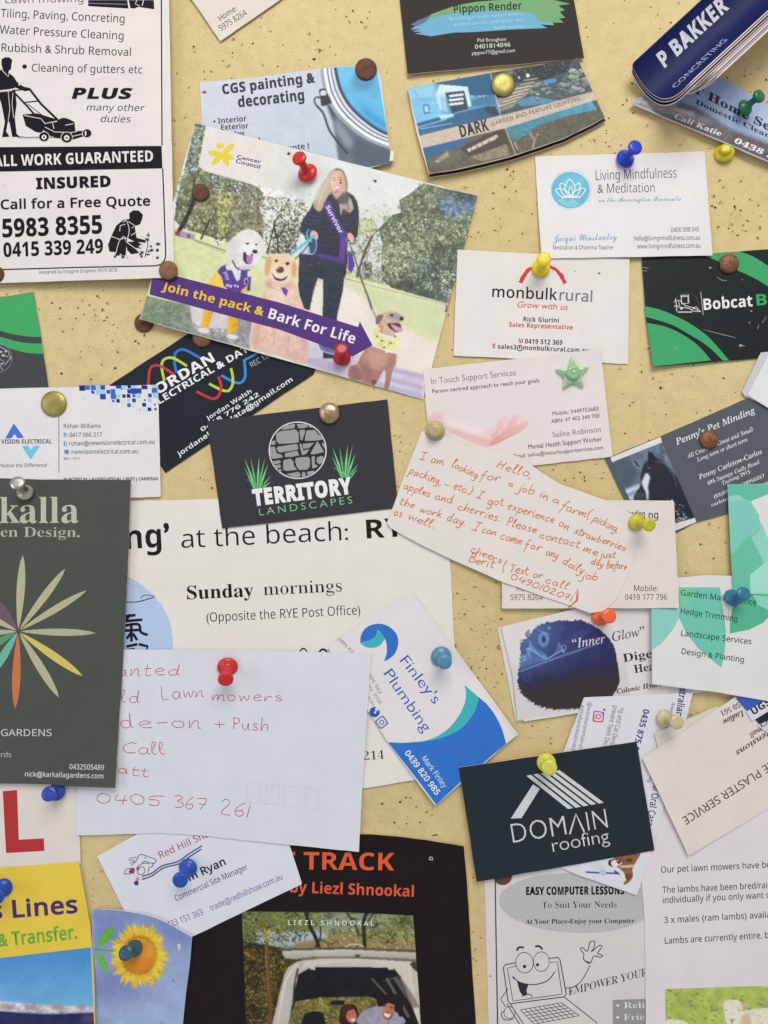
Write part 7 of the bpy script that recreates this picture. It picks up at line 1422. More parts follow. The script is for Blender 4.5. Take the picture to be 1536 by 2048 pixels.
cv.poly([230,1180,560,1290,1236,1478,1100,2400,-600,2000,0,1190],(216,220,172), grad=(80,(218,214,184)), tex=.05, tsc=8)
cv.line([210,1225,560,1320,1236,1490],7,(120,116,96),.8); cv.line([210,1190,500,1270,640,1300],12,(196,204,150))
K(560,540,4.518)
cv.poly([225,330,310,70,380,40,380,410,560,100,760,230,860,430,1100,520,1440,680,1290,1180,850,1060,240,850],(230,220,210), soft=3)
cv.poly([560,100,1500,320,1440,640,1100,480,800,300],(206,212,168),.85, soft=5)
cv.poly([230,640,600,740,1310,960,1285,1175,840,1050,230,870],(206,198,214), soft=3, tex=.06, tsc=8)
for q in ([240,790,420,800,560,900,440,920,240,850],[1010,880,1290,940,1290,990,1010,920],[870,1010,1285,1120,1280,1180,860,1060],[980,960,1290,1050,1290,1085,990,1010]): cv.poly(q, (176,166,196),.8, soft=2)
cv.poly([1500,310,1525,320,1510,385,1490,380],(90,80,120)); cv.line([1528,240,1505,350],5,(220,214,206))
# grass and mud bottom left
K(280,540,4.8)
cv.poly([30,240,480,340,1070,480,1060,760,480,610,0,520],(120,140,112), grad=(0,(150,146,150)), tex=.25, tsc=7)
cv.dabs([30,240,500,340,480,610,0,520],900,(.7,2.6),[(74,104,78),(106,136,98),(140,160,120),(160,158,160),(130,126,130)], ang=12, aspect=.35)
cv.dabs([480,440,1080,560,1060,740,480,600],600,(.8,2.8),[(84,78,84),(130,122,136),(168,160,176),(196,190,204),(100,108,84)], ang=14, aspect=.35)
for i in range(14): x = random.uniform(200,520); y = random.uniform(380,540); cv.line([x, y, x + random.uniform(40,110), y + random.uniform(10,40)],5,(96,92,98),.7)
# woman
K(640,300,4.8)
cv.poly([-50,560,-90,640,-140,760,-140,860,-70,900,-60,1200,230,1240,260,900,350,840,372,700,370,560,330,450,250,400,160,400,60,420,-20,470],(44,46,62), curve=True, tex=.15, tsc=7)
for k in range(11): y = 560 + k * 44; cv.line([-80 + k * 4, y + 20,40, y + 8,180, y + 26],7,(62,66,88),.55, curve=True); cv.line([-80 + k * 4, y + 32,40, y + 20,180, y + 38],5,(26,28,42),.6, curve=True)
for k in range(12): y = 480 + k * 34; cv.line([230, y, 300, y - 4,360, y + 10],5,(70,74,90),.5, curve=True); cv.line([230, y + 10,300, y + 6,360, y + 20],4,(28,30,42),.6, curve=True)
cv.poly([30,1060,225,1090,215,1250,180,1500,150,1720,130,2000,30,2000,20,1700,30,1400],(50,56,70), tex=.25, tsc=3)
K(340,240,4.8)
cv.poly([1240,1270,1540,1330,1690,1360,1660,1640,1600,1900,1600,2080,1510,2060,1490,1700,1480,1420,1450,1420,1380,1640,1340,1830,1260,1800,1230,1600],(48,54,68), tex=.25, tsc=3)
cv.dabs([1250,1290,1660,1380,1600,2050,1500,2050,1480,1450,1340,1830,1240,1780],330,(.8,2.4),[(36,40,54),(84,92,108),(60,66,82)], ang=20, aspect=.3)
cv.poly([1520,720,1420,740,1380,780,1340,860,1290,930,1255,1010,1250,1060,1290,1110,1350,1120,1400,1040,1440,980],(48,52,76), curve=True, tex=.12, tsc=6)
for k in range(7): cv.line([1290 + k * 22,1000 - k * 38,1340 + k * 20,1020 - k * 38,1400 + k * 14,1010 - k * 34],6,(30,32,50),.7, curve=True); cv.line([1290 + k * 22,985 - k * 38,1340 + k * 20,1005 - k * 38,1400 + k * 14,995 - k * 34],5,(82,86,116),.6, curve=True)
cv.poly([1255,1190,1330,1180,1330,1290,1240,1280],(196,200,220)); cv.poly([1330,1170,1400,1170,1390,1290,1330,1280],(66,70,100))
cv.poly([1400,1270,1560,1310,1560,1345,1400,1310],(84,54,132))
cv.poly([1350,1080,1370,1060,1410,1080,1420,1130,1400,1150,1370,1130,1345,1120],(222,172,158), curve=True)
for q, w in (([1150,1300,1260,1210,1350,1140,1380,1110],24),([1330,1050,1310,1110,1330,1190],10),([1400,1150,1405,1220,1380,1280,1345,1280,1335,1220],10),([1380,1110,1405,1160],12),([1310,1080,1330,1130,1370,1160],8)): cv.line(q, w, (86,186,214), curve=True)
cv.line([1190,1345,1280,1260,1350,1170],9,(40,40,50));
K(640,300,4.8)
cv.poly([165,175,220,190,255,260,270,340,262,420,300,480,320,560,280,600,225,560,200,620,180,500,130,460,100,420,60,470,40,520,0,590,-50,560,-60,500,-30,400,30,300,80,220,120,185],(186,168,142), curve=True)
for k in range(26):
    t = k / 25; cv.line([130 - 20 * t, 190 + 10 * t, 80 - 60 * t, 300 + 20 * t, 20 - 60 * t, 430,-20 - 30 * t + random.uniform(-6,6),560],4, random.choice([(222,204,172),(150,128,104),(206,186,156),(120,100,84)]),.7, curve=True)
for k in range(14): t = k / 13; cv.line([200 + 20 * t, 200,245 + 10 * t, 300,240 + 20 * t, 430,200 + 90 * t, 580],4, random.choice([(140,130,124),(206,192,168),(90,84,84)]),.7, curve=True)
cv.poly([150,178,200,182,240,240,225,245,180,205,140,215],(84,74,70),.8, soft=1)
cv.poly([130,400,215,380,200,470,165,475],(206,160,140)); cv.ell(172,300,64,106,(236,200,182),6, grad=(0,(206,156,136))); cv.ell(142,325,20,18,(236,176,160),0,.6, soft=1); cv.ell(202,322,17,18,(214,150,134),0,.6, soft=1); cv.poly([110,250,150,200,200,205,232,250,210,230,140,232],(214,176,150),.7, soft=1); cv.poly([140,392,200,388,190,408,155,408],(176,126,108),.7, soft=1)
cv.poly([135,345,165,352,198,348,180,372,155,370],(248,244,240)); cv.line([132,344,165,350,200,346],4,(176,90,90)); cv.line([135,350,160,374,182,374,198,350],4,(190,100,100), curve=True)
for x in (133,195): cv.ell(x, 288,11,6,(70,56,52)); cv.line([x - 14,270, x, 264, x + 14,270],4,(120,96,80),.8, curve=True)
cv.line([166,290,160,325,172,330],3,(190,140,120),.8)
cv.poly([105,400,160,470,220,410,260,400,300,440,250,520,140,520,90,460],(56,58,70),.75, soft=1)
for k in range(8): cv.line([215 + 10 * k, 400,225 + 12 * k, 500,215 + 12 * k, 620],3, random.choice([(170,156,136),(120,112,104)]),.6, curve=True)
cv.poly([35,500,100,490,130,560,160,650,205,720,250,790,265,850,200,855,170,780,110,700,70,620,40,560],(86,58,140))
cv.poly([195,850,265,850,245,1090,150,1060,0,1010,0,1040,180,1030],(92,64,150)); cv.poly([0,1005,150,1030,240,1060,230,1095,120,1060,0,1030],(84,54,138))
cv.poly([265,960,310,1000,335,1110,300,1180,270,1150],(88,58,146)); cv.poly([248,880,268,880,262,1095,245,1090],(30,30,44))
cv.poly([265,800,300,800,325,840,320,870,290,870,268,850],(226,180,166), curve=True); cv.line([270,860,300,900,340,890,330,850],8,(40,40,46), curve=True)
cv.line([285,900,340,1060,400,1230,440,1370],13,(120,122,120)); cv.line([300,940,350,1090,410,1260],5,(40,40,44)); cv.line([440,1370,470,1460,495,1540],7,(110,104,104)); cv.line([258,850,262,1000],5,(210,204,200))
K(560,540,4.518); cv.line([700,0,740,100,800,250,830,340],15,(104,104,100)); cv.line([830,340,865,430],6,(70,66,70))
# white curly dog
K(340,240,4.8)
cv.poly([640,1100,700,1060,780,1050,850,1090,900,1170,905,1260,870,1340,850,1400,760,1420,740,1560,560,1560,590,1400,560,1330,540,1260,560,1180],(222,218,216), curve=True)
cv.dabs([640,1100,700,1060,780,1050,850,1090,900,1170,905,1260,870,1340,850,1400,760,1420,740,1560,590,1560,590,1400,560,1330,540,1260,560,1180],700,(1,3.6),[(196,192,194),(214,210,208),(228,226,224),(236,234,232)], alpha=.6, edge=3)
cv.poly([560,1180,640,1120,660,1300,620,1400,560,1320],(206,202,206),.7, curve=True, soft=4); cv.poly([700,1200,800,1210,860,1260,800,1290,720,1270],(240,238,236),.8, curve=True, soft=3); cv.poly([640,1400,800,1400,780,1440,660,1440],(180,176,186),.7, soft=3)
cv.ell(745,1185,17,10,(40,36,40),-15); cv.ell(830,1195,12,9,(60,54,58)); cv.ell(815,1262,27,21,(34,32,38)); cv.ell(808,1254,8,5,(110,110,120))
cv.poly([705,1270,740,1275,790,1285,795,1340,760,1385,720,1370,700,1330],(70,44,60), curve=True); cv.poly([740,1300,790,1300,795,1350,770,1384,735,1360],(176,120,176), curve=True); cv.poly([725,1268,780,1280,770,1300,735,1295],(230,224,224))
cv.poly([450,1450,500,1400,560,1380,620,1536,780,1500,770,1640,560,1640,500,1560],(88,62,140)); cv.poly([530,1400,570,1380,640,1500,690,1560,640,1600,590,1560],(216,214,222)); cv.line([600,1350,640,1420,700,1445,760,1440],12,(50,48,60), curve=True)
cv.poly([390,1520,460,1440,500,1510,520,1640,340,1640],(232,198,84), curve=False, grad=(0,(222,178,56)))
K(280,540,4.8)
cv.poly([740,20,760,0,1030,0,1030,200,960,220,800,160],(88,62,140)); cv.poly([880,0,970,0,960,90,930,110],(214,214,222)); cv.ell(1020,110,24,34,(196,190,214)); cv.ell(1022,112,17,26,(88,62,140))
cv.poly([665,120,740,20,780,60,810,170,670,130],(232,200,90)); cv.poly([965,200,1030,150,1028,215,1000,215],(226,190,80))
for q in ([815,40,840,45],[820,60,848,66],[824,82,852,90],[800,30,830,20]): cv.line(q, 8,(226,222,236))
cv.poly([480,345,620,375,870,440,850,560,660,560,560,540,500,500],(206,200,206), curve=False, tex=.08, tsc=5); cv.dabs([480,340,850,430,840,600,540,560],260,(1,3.4),[(190,182,190),(210,206,210),(226,222,222)], alpha=.7)
cv.poly([620,370,710,390,690,440,660,560,580,545,600,450],(232,186,62), grad=(0,(216,160,44)), tex=.08, tsc=3); cv.poly([842,440,942,460,930,600,835,610],(230,184,62), grad=(0,(214,160,46)), tex=.08, tsc=3)
cv.ell(610,580,60,28,(220,216,216),8, soft=1); cv.ell(885,640,58,26,(220,216,216),8, soft=1)
# golden retriever
K(340,480)
GO = (232,202,176)
cv.poly([700,170,720,120,790,98,870,108,925,160,925,240,905,290,930,360,960,440,990,540,1000,700,990,900,800,850,590,780,600,640,640,500,670,400,700,330,690,250], GO, curve=True, grad=(70,(216,180,170)), tex=.1, tsc=6)
cv.dabs([660,330,930,330,990,540,990,880,600,780,640,500],420,(1.2,4),[(232,200,172),(214,174,150),(240,214,188),(196,156,140)], ang=80, alpha=.4, aspect=.3)
cv.ell(812,200,96,100,(232,200,168),8, soft=2); cv.poly([705,130,740,140,735,220,705,270,692,220],(206,164,132), curve=True, soft=1); cv.poly([900,150,925,190,915,270,890,240],(206,160,128), curve=True, soft=1)
cv.poly([740,210,790,180,850,195,880,260,850,300,780,300,745,260],(238,216,190),.8, curve=True, soft=2); cv.poly([700,300,760,320,840,320,900,300,880,350,720,345],(188,146,128),.6, curve=True, soft=3); cv.poly([760,330,830,340,860,520,780,560,730,460],(242,222,200),.6, curve=True, soft=5); cv.poly([600,760,640,520,680,500,660,700,640,800],(196,152,134),.6, soft=4); cv.poly([940,500,990,600,990,860,950,700],(192,148,136),.6, soft=4)
cv.ell(778,152,13,11,(60,40,36)); cv.ell(860,172,15,13,(60,40,36)); cv.ell(805,218,30,25,(96,66,62)); cv.ell(800,205,12,6,(140,110,104))
cv.poly([745,240,770,270,815,285,860,260,840,292,800,300,765,285],(70,40,44), curve=True); cv.poly([755,250,780,255,800,272,775,276],(236,226,222)); cv.line([790,180,785,210],10,(240,214,186),.8)
cv.poly([810,345,845,350,865,370,850,415,825,385],(110,66,170)); cv.line([715,300,740,345,810,370],5,(190,140,130),.8, curve=True); cv.line([740,700,760,640,760,780],8,(190,150,138),.6, curve=True); cv.line([870,700,860,840],8,(190,150,138),.6)
# third dog
K(560,540,4.518)
BR = (182,136,120)
cv.poly([790,690,860,700,1000,750,1050,760,1050,840,1020,900,1000,1000,975,1085,940,1075,955,960,940,900,880,1010,840,1050,760,1030,750,980,700,1000,620,970,630,870,690,850,740,760], BR, curve=True, grad=(90,(160,116,110)), tex=.1, tsc=6)
cv.poly([640,880,690,870,740,940,750,1010,640,980],(140,104,104),.8, soft=2); cv.line([700,840,740,920,780,1020],10,(206,164,146),.7, curve=True); cv.line([830,900,900,930,940,900],6,(140,100,96),.7, curve=True); cv.poly([820,1000,850,990,880,1010,840,1050],(90,66,76),.7)
cv.poly([900,420,950,380,1040,375,1110,420,1118,450,1080,480,1110,540,1080,562,1040,570,1030,600,900,560,890,490],(206,176,158), curve=True, tex=.08, tsc=4)
cv.poly([960,400,1060,385,1110,430,1080,470,1000,450],(150,140,146),.7, soft=2); cv.poly([880,410,930,402,925,440,890,490,862,480,868,430],(130,108,104), curve=True)
cv.poly([890,490,930,500,930,580,900,560],(196,132,96),.8, soft=1)
cv.poly([800,720,960,760,950,860,860,900,800,840],(206,168,148),.6, curve=True, soft=4); cv.poly([700,900,800,860,840,960,760,1020],(146,108,102),.6, curve=True, soft=4)
cv.ell(1098,440,20,18,(50,44,52)); cv.ell(1010,408,16,11,(50,42,46)); cv.poly([975,480,1010,478,1080,482,1095,520,1060,555,1010,540,975,510],(90,60,70), curve=True); cv.poly([1000,490,1060,510,1110,540,1080,562,1040,545],(206,150,176), curve=True); cv.line([980,482,1000,520,1040,556,1070,562],5,(60,44,52), curve=True)
YL = [(226,226,150),(214,216,136),(234,232,170)]
for i in range(46):
    t = i / 45; x = 850 + 210 * t + random.uniform(-26,26); y = 560 + 120 * math.sin(t * 2.2) + random.uniform(-50,50); cv.ell(x, y, random.uniform(14,30), random.uniform(12,22), random.choice(YL), random.uniform(0,180))
for x, y in ((920,640),(1000,660),(880,600),(1040,600),(940,700)): cv.ell(x, y, 12,9,(120,110,96))
cv.poly([345,650,400,655,480,720,480,760,390,735,355,690],(96,116,160), curve=True); cv.line([360,655,430,720],5,(30,30,60)); cv.line([385,735,480,762],6,(236,232,236)); cv.line([380,652,450,700],4,(30,30,60))
# white logo flag
K(340,240,4.8)
cv.poly([350,42,1000,230,1560,390,1500,560,1300,700,880,640,800,622,330,488,290,455,274,400,300,320,325,200],(220,212,208))
cv.poly([960,230,1560,390,1500,560,1400,800,1300,760,960,640],(214,218,214),.9, soft=9)
cv.dabs([900,640,1300,740,1290,800,880,760],160,(.7,2),[(190,196,180),(160,166,140)], alpha=.6)
picture(cv, [CO[0], CO[1]],[(281,638),(846,799)],1.45, rough=.36)
YF = (226,200,60)
ell(480,250,36,28, YF, lay=2, name='logo_petal')
for a, l in ((-42,1.15),(20,.95),(63,1.0),(135,1.1),(188,1.1)): ell(503 + 62 * l * math.cos(math.radians(a)),330 + 62 * l * math.sin(math.radians(a)),66 * l, 27, YF, ang=a, lay=2, name='logo_petal')
T('Cancer', 640,365,872,418,34,(58,50,100), 'h', .02, lay=2); T('Council', 628,408,860,468,38,(58,50,100), 'h', .02, lay=2)
PU_ = (84,54,122)
K(280,540,4.8); t = PP([350,62,130,88,118,110,84,238]); K(560,540,4.518); q = t + PP([0,540,655,782,836,680,722,466,705,515,0,295]); K(0,0,1)
q[0] = (352,552); q[1] = (306,545); q[2] = (303,560); q[3] = (299,589)
poly(q, PU_, lay=2, name='purple_arrow_banner')
K(280,540,4.8); T('Join the pack &', 205,190,1180,438,82,(238,188,50), 'b', .002, lay=3)
K(340,480); T('Bark For Life', 715,570,1345,760,76,(232,226,232), 'b', .002, lay=3)
K(640,300,4.8); T('Survivor', 52,545,188,805,42,(222,214,234), 'b', .0, lay=2)
K(280,540,4.8); T('My Fo', 826,160,948,168,26,(222,218,234), 'b', lay=2)
K(640,300,4.8); hole(530,300,2.5); hole(197,314,2.0, False); hole(153,402,1.6, False); hole(468,372,.9, False)
K(340,240,4.8); hole(1140,320,3, True); hole(1345,716,1, False)
# ---- lawn care flyer
K()
Sheet('flyer', 'black and white lawn and garden care flyer with a man pushing a mower', 'flyer', [(-150,-60),(336,-60),(338,0),(348.5,555),(0,566),(-150,571)],(221,214,210), thick=1.0, part='paper_sheet', bends=[(300,300,0,1.5)], edge=(226,218,190))
LK = (22,18,26)
line([1178,-200,1180,0,1185,1060],9, LK); line([1190,1235,1212,1850],9, LK); line([1212,1850,1206,1895,1180,1930,1140,1944],9, LK, curve=True); line([1140,1944,600,1955,0,1972,-500,1985],9, LK)
poly([-500,1085,0,1076,1182,1067,1188,1232,0,1256,-500,1266], LK, name='black_band')
T('Lawn mowing', 40,24,610,14,58,(84,78,88), 'n', -.006)
for s_, a, c in (('Tiling, Paving, Concreting', (4,124,910,166),60),('Water Pressure Cleaning', (-4,245,903,290),60),('Rubbish & Shrub Removal', (10,376,956,410),60),('Cleaning of gutters etc', (232,523,1040,537),57)): T(s_, *a, c, (48,42,52), 'n', .0)
ell(180,487,17,16, LK)
T('PLUS', 525,720,952,722,76,(20,16,22), 'b', .03, shear=.28); T('many other', 632,808,1050,812,48,(60,54,64), 'n', shear=.22); T('duties', 733,893,950,895,50,(60,54,64), 'n', shear=.22)
T('ALL WORK GUARANTEED', -46,1218,1120,1180,80,(224,218,216), 'b', .004, lay=3)
T('INSURED', 265,1382,810,1364,78,(20,16,22), 'b', .035); T('Call for a Free Quote', 5,1530,1100,1502,68,(22,18,24), 'n', .03)
T('5983 8355', 18,1735,748,1706,132,(18,14,20), 'b', .015); T('0415 339 249', 26,1880,755,1850,104,(18,14,20), 'b', .012)
T('Designed by Imagine Graphics 9579 3678', 284,2002,856,1986,24,(90,80,84), 'n')
PAPER = (221,214,210)
poly([645,0,930,0,940,62,645,45], LK, name='truck_drawing'); poly([940,0,1125,0,1128,68,1010,50,985,62,955,60], LK, name='truck_drawing'); line([650,24,925,32],7,(120,112,150), lay=3); line([1050,0,1040,40],6, PAPER, lay=3); line([1000,0,990,30,1020,42],5, PAPER, lay=3)
# man with a mower
N_ = 'mower_man_drawing'
poly([10,470,12,432,40,418,70,420,90,440,84,470,80,505,66,518,60,530,100,560,125,600,170,632,222,645,222,660,180,668,150,655,110,640,96,650,-20,668,-40,600,-20,520,20,505], LK, name=N_)
poly([-20,676,60,668,112,662,122,760,108,860,122,980,150,1002,90,1002,70,900,60,880,45,960,70,1000,15,1004,35,890,10,760], LK, name=N_)
line([0,664,50,660,96,652],9, PAPER, lay=3, name=N_); line([5,500,40,540,60,560,68,530],5, PAPER, lay=3, name=N_); line([60,670,72,800,60,880],4, PAPER, lay=3, name=N_); line([140,618,165,600],14, PAPER, lay=3, name=N_); line([95,680,88,760,100,860],4, PAPER, lay=3, name=N_)
line([92,665,200,778,310,905],14, LK, name=N_); line([215,650,300,760,430,885],16, LK, name=N_); line([92,662,215,650],9, LK, name=N_); line([175,750,285,738],9, LK, name=N_); line([200,760,320,850,420,880],5, LK, name=N_)
poly([165,838,270,828,400,868,430,880,330,900,310,975,260,965,188,920], LK, name=N_); line([180,845,300,868,330,905],5, PAPER, lay=3, name=N_)
poly([330,905,420,890,440,870,500,868,545,892,552,960,610,955,640,990,520,1025,420,1010,340,985,312,940], LK, name=N_)
ell(467,870,34,12, LK, name=N_); line([435,868,467,858,498,868],4, PAPER, lay=3, name=N_); line([330,930,400,965,520,970,560,962],5, PAPER, lay=3, name=N_); line([480,915,535,905],5, PAPER, lay=3, name=N_); line([385,905,395,940],5, PAPER, lay=3, name=N_); line([520,1000,620,975],5, PAPER, lay=3, name=N_)
for x, y, r in ((322,1000,36),(488,1005,40),(636,975,32)):
    ell(x, y, r + 4, r + 2, PAPER, lay=3, name=N_); ell(x, y, r, r - 2, LK, lay=4, name=N_)
    if x < 600: ell(x, y + 3, r * .5, r * .5, PAPER, lay=5, name=N_); ell(x, y + 3,7,7, LK, lay=6, name=N_)
    else: ell(x - 10, y, 6, r * .6, PAPER, lay=5, name=N_)
g_ = []; x = 130
while x < 470: g_.append([x, 1010, x + random.uniform(4,16),998 + random.uniform(-6,6), x + 16,1012]); x += 15
lines(g_, 4, LK, name=N_)
# kneeling gardener
N_ = 'gardener_drawing'
poly([948,1600,945,1560,975,1538,1015,1540,1045,1570,1040,1600,1025,1640,1000,1650,985,1650,990,1690,1000,1740,1060,1755,1070,1775,1000,1770,970,1760,930,1740,920,1850,915,1870,860,1868,850,1845,800,1840,790,1790,815,1725,850,1650,900,1610], LK, curve=False, name=N_)
poly([920,1770,1000,1765,1040,1790,1030,1820,980,1810,1020,1850,960,1860,930,1830], LK, name=N_)
for q in ([900,1625,925,1615,945,1680,935,1740],[875,1690,880,1650,915,1640],[940,1620,985,1650,965,1668],[815,1728,870,1750,930,1740],[850,1845,870,1770,905,1730,920,1760],[960,1720,995,1700],[925,1770,980,1810,1010,1830]): line(q, 5, PAPER, curve=len(q) > 6, lay=3, name=N_)
R3 = random.Random(5)
for i in range(44):
    x = R3.uniform(830,1165); y = R3.uniform(1720,1890)
    if x < 1030 and y < 1850: continue
    r = R3.uniform(10,24); star = []
    for k in range(12): a = k * math.pi / 6 + R3.random(); rr = r * (1 if k % 2 else .35); star += [x + rr * math.cos(k * math.pi / 6), y + rr * .8 * math.sin(k * math.pi / 6)]
    poly(star, LK if R3.random() < .75 else PAPER, lay=3 + i % 3, name='flower_drawing')
line([1085,1700,1080,1800,1060,1880],5, LK, name='flower_drawing')
hole(22,1350,.8, False)
# ---- rural supplies card
K(740,480)
card('white rural supplies card with black and grey name under a red brushed arc', [(915,499),(1259,518),(1256,728),(907,711)],(222,216,212), bends=[(1085,530,90,1.2)], rough=.5)
arc = []
for k in range(27):
    t = math.radians(198 + k * 5.6); arc.append((1262 + 186 * math.cos(t),372 + 200 * math.sin(t)))
arc = [p for p in arc]
inner_ = [(1262 + (155 + random.uniform(-5,5)) * math.cos(math.radians(198 + k * 5.6)),372 + (183 - 14 * abs(k - 13) / 13 + random.uniform(-4,4)) * math.sin(math.radians(198 + k * 5.6))) for k in range(27)]
poly([(x + random.uniform(-4,4), y + random.uniform(-4,4)) for x, y in arc] + inner_[::-1],(206,62,66), name='brushed_arc')
T('monbulk', 893,415,1368,438,62 * 1.28,(30,26,28), 'n', .014); T('rural', 1385,440,1624,452,62 * 1.28,(120,114,120), 'n', .012)
T('Grow with us', 1072,492,1442,512,44,(200,56,60), 'h', .0, shear=.25)
T('Rick Giurini', 1122,595,1380,604,34,(26,22,26), 'b', track=.03); T('Sales Representative', 1017,634,1483,656,34,(190,52,62), 'b', track=.03)
T('M', 1088,753,1117,754,32,(190,52,62), 'b'); T('0419 512 369', 1133,757,1406,768,36,(26,22,26), 'b', track=.02)
T('E', 897,790,918,791,32,(190,52,62), 'b'); T('sales3@monbulkrural.com.au', 935,795,1598,824,34,(26,22,26), 'b', track=.03)
hole(1676,243,1.8); hole(1500,232,1, False)
# ---- meditation card
K(780,0)
card('white meditation card with a watercolour blue circle and white lotus', [(1070,313),(1409,303),(1425,511),(1083,517)],(220,216,216), bends=[(1250,330,90,1.5)], rough=.5, gap=1.2)
BL = (104,178,204)
ell(1322,1388,152,142,(176,208,222), lay=1, n=70, jag=.045, name='watercolour_halo'); ell(1320,1390,147,138,(226,222,222), lay=2, n=60, name='watercolour_ring'); ell(1320,1390,141,133, BL, lay=3, n=50, jag=.012, name='watercolour_circle')
ell(1345,1335,80,60,(112,186,208), lay=4, n=24, jag=.1, name='watercolour_wash'); poly([1220,1470,1260,1440,1300,1480,1330,1450,1390,1490,1350,1515,1290,1512],(134,196,214), lay=4, name='watercolour_wash')
for q in ([1325,1440,1290,1410,1280,1365,1315,1310,1352,1365,1345,1410,1325,1440],[1325,1440,1270,1425,1245,1380,1250,1340,1290,1358],[1325,1440,1372,1425,1390,1380,1385,1338,1350,1358],
          [1325,1442,1250,1435,1213,1388,1256,1382,1300,1405,1325,1440],[1325,1442,1395,1435,1428,1382,1385,1382,1345,1405,1325,1440],[1325,1440,1308,1400,1322,1365,1338,1400,1325,1440],[1260,1444,1390,1444]):
    line(q, 7,(226,232,236), curve=True, lay=5, name='lotus_line')
K(1116,0)
T('Living Mindfulness', 277,1318,868,1298,72,(80,74,82), 'n', -.008); T('& Meditation', 290,1412,708,1405,68,(80,74,82), 'n', -.008)
T('on the Mornington Peninsula', 298,1478,900,1468,34,(104,166,188), 'c', -.002)
T('Jacqui Winstanley', -36,1768,432,1752,50,(104,166,188), 'c', -.002); T('Meditation & Dhamma Teacher', -36,1825,408,1824,30,(74,68,78), 'n', -.004)
T('0400 098 045', 828,1698,1034,1692,34,(84,78,88), 'n', 0); T('hello@livingmindfulness.com.au', 556,1760,1038,1754,34,(84,78,88), 'n', 0); T('www.livingmindfulness.com.au', 580,1818,1042,1812,34,(84,78,88), 'n', 0)
# ---- support services card
K(740,480)
card('white support services card with a pale open hand, under the green star pin', [(846,739),(1201,698),(1225,913),(1040,934),(866,950)],(222,213,210), bends=[(1040,740,80,.8)], rough=.5, gap=.8)
cv = Canvas(840,780,1080,940,(222,213,210)); K(740,480)
PK = (228,192,190)
cv.poly([395,1345,415,1308,470,1272,520,1256,560,1270,620,1300,700,1340,800,1372,900,1385,930,1380,900,1440,870,1505,800,1496,700,1460,600,1405,540,1385,440,1400,395,1400],(224,206,206), curve=True, soft=2, grad=(0,(230,200,200)))
cv.poly([400,1320,440,1290,500,1262,520,1300,480,1350,420,1370],(222,184,174),.9, curve=True, soft=4)
cv.poly([560,1290,700,1345,840,1380,800,1420,680,1400,580,1350],(232,222,226),.9, curve=True, soft=5)
cv.poly([560,1392,640,1420,740,1462,860,1500,900,1470,840,1455,700,1410,620,1385],(222,176,172),.9, curve=True, soft=3)
for q, c1, c2 in (([925,1385,938,1335,975,1300,1010,1298,1012,1322,975,1370,920,1440,880,1440],(236,206,204),(220,168,166)),
                  ([960,1410,1010,1345,1050,1295,1085,1282,1097,1300,1070,1345,1000,1410,930,1470,890,1460],(234,196,194),(218,160,156)),
                  ([870,1505,900,1465,980,1420,1060,1360,1120,1328,1155,1330,1160,1352,1110,1392,1010,1445,930,1490],(232,186,182),(216,152,148))):
    cv.poly(q, c1, curve=True, soft=1, grad=(90, c2)); cv.line(q[:8],4,(204,146,142),.5, curve=True)
cv.line([885,1500,960,1468,1040,1430,1110,1394],5,(196,134,132),.6, curve=True); cv.line([600,1405,700,1455,800,1492,870,1506],5,(204,156,152),.6, curve=True)
picture(cv, [(850,797),(1071,772)],[(866,944),(1085,926)],1.6, clean=True)
T('In Touch Support Services', 450,1055,1068,990,46,(126,116,122), 'h', -.004); T('Person centred approach to reach your goals', 457,1122,1240,1040,30,(60,52,64), 'h', .004)
T('Mobile: 0449752683', 1336,1284,1672,1246,28,(80,72,80), 'h', .004); T('ABN: 47 402 349 700', 1327,1340,1680,1298,28,(80,72,80), 'h', .004)
T('Selina Robinson', 1338,1444,1690,1402,40,(126,116,116), 'h', -.002); T('Mental Health Support Worker', 1160,1530,1697,1470,34,(60,52,64), 'h', .004); T('Email: selina@intouchsupportservices.com', 1058,1596,1704,1530,28,(74,66,74), 'h', .004)
# ---- electrician card and landscaping card
K(0,500)
card('white electrician card with blue pixel squares in its corner and a large brass tack', [(-60,778)] + PP([0,1015,1155,986,1175,1805,950,1812]) + [(-60,994)],(222,218,220), bends=[(150,850,90,.7)], rough=.5, rad=4, gap=.8)
R4 = random.Random(11)
BLU = [(40,70,160),(60,104,190),(150,200,226),(26,44,120),(190,222,236)]
for i in range(15):
    for j in range(6):
        x = 600 + i * 38 + R4.uniform(-4,4); y = 1008 - 14 * (i / 14) + j * 34
        if j > (i + 1.2) * .42 or x > 1140 or R4.random() < .14: continue
        r = R4.uniform(9,20) * (1.15 if j < 3 else .7); a = 1 if y - r > 992 else (y - 990) / r
        poly([x - r, y - r * max(.2, a), x + r, y - r * max(.2, a), x + r + 3, y + r, x - r + 3, y + r], R4.choice(BLU), lay=1 + (i + j) % 3, name='pixel_square')
poly([102,1268,175,1372,128,1378,106,1345,82,1378,38,1378],(72,112,206), name='logo_arrow'); poly([160,1434,208,1432,226,1462,248,1432,292,1432,224,1536],(110,196,222), name='logo_arrow')
T('NEW VISION ELECTRICAL', -88,1418,378,1415,32,(58,56,80), 'b', -.004); T('“Notice the Difference”', -10,1590,355,1586,26,(72,68,80), 'n'); line([430,1210,431,1628],5,(90,92,110))
for s_, a in (('Rohan Williams', (466,1303,736,1302)),('P: 0417 066 217', (466,1368,746,1366)),('E: rohan@newvisionelectrical.com.au', (466,1432,1130,1418)),('W: newvisionelectrical.com.au', (466,1492,1008,1487))): T(s_, *a, 32,(66,64,76), 'n', .002)
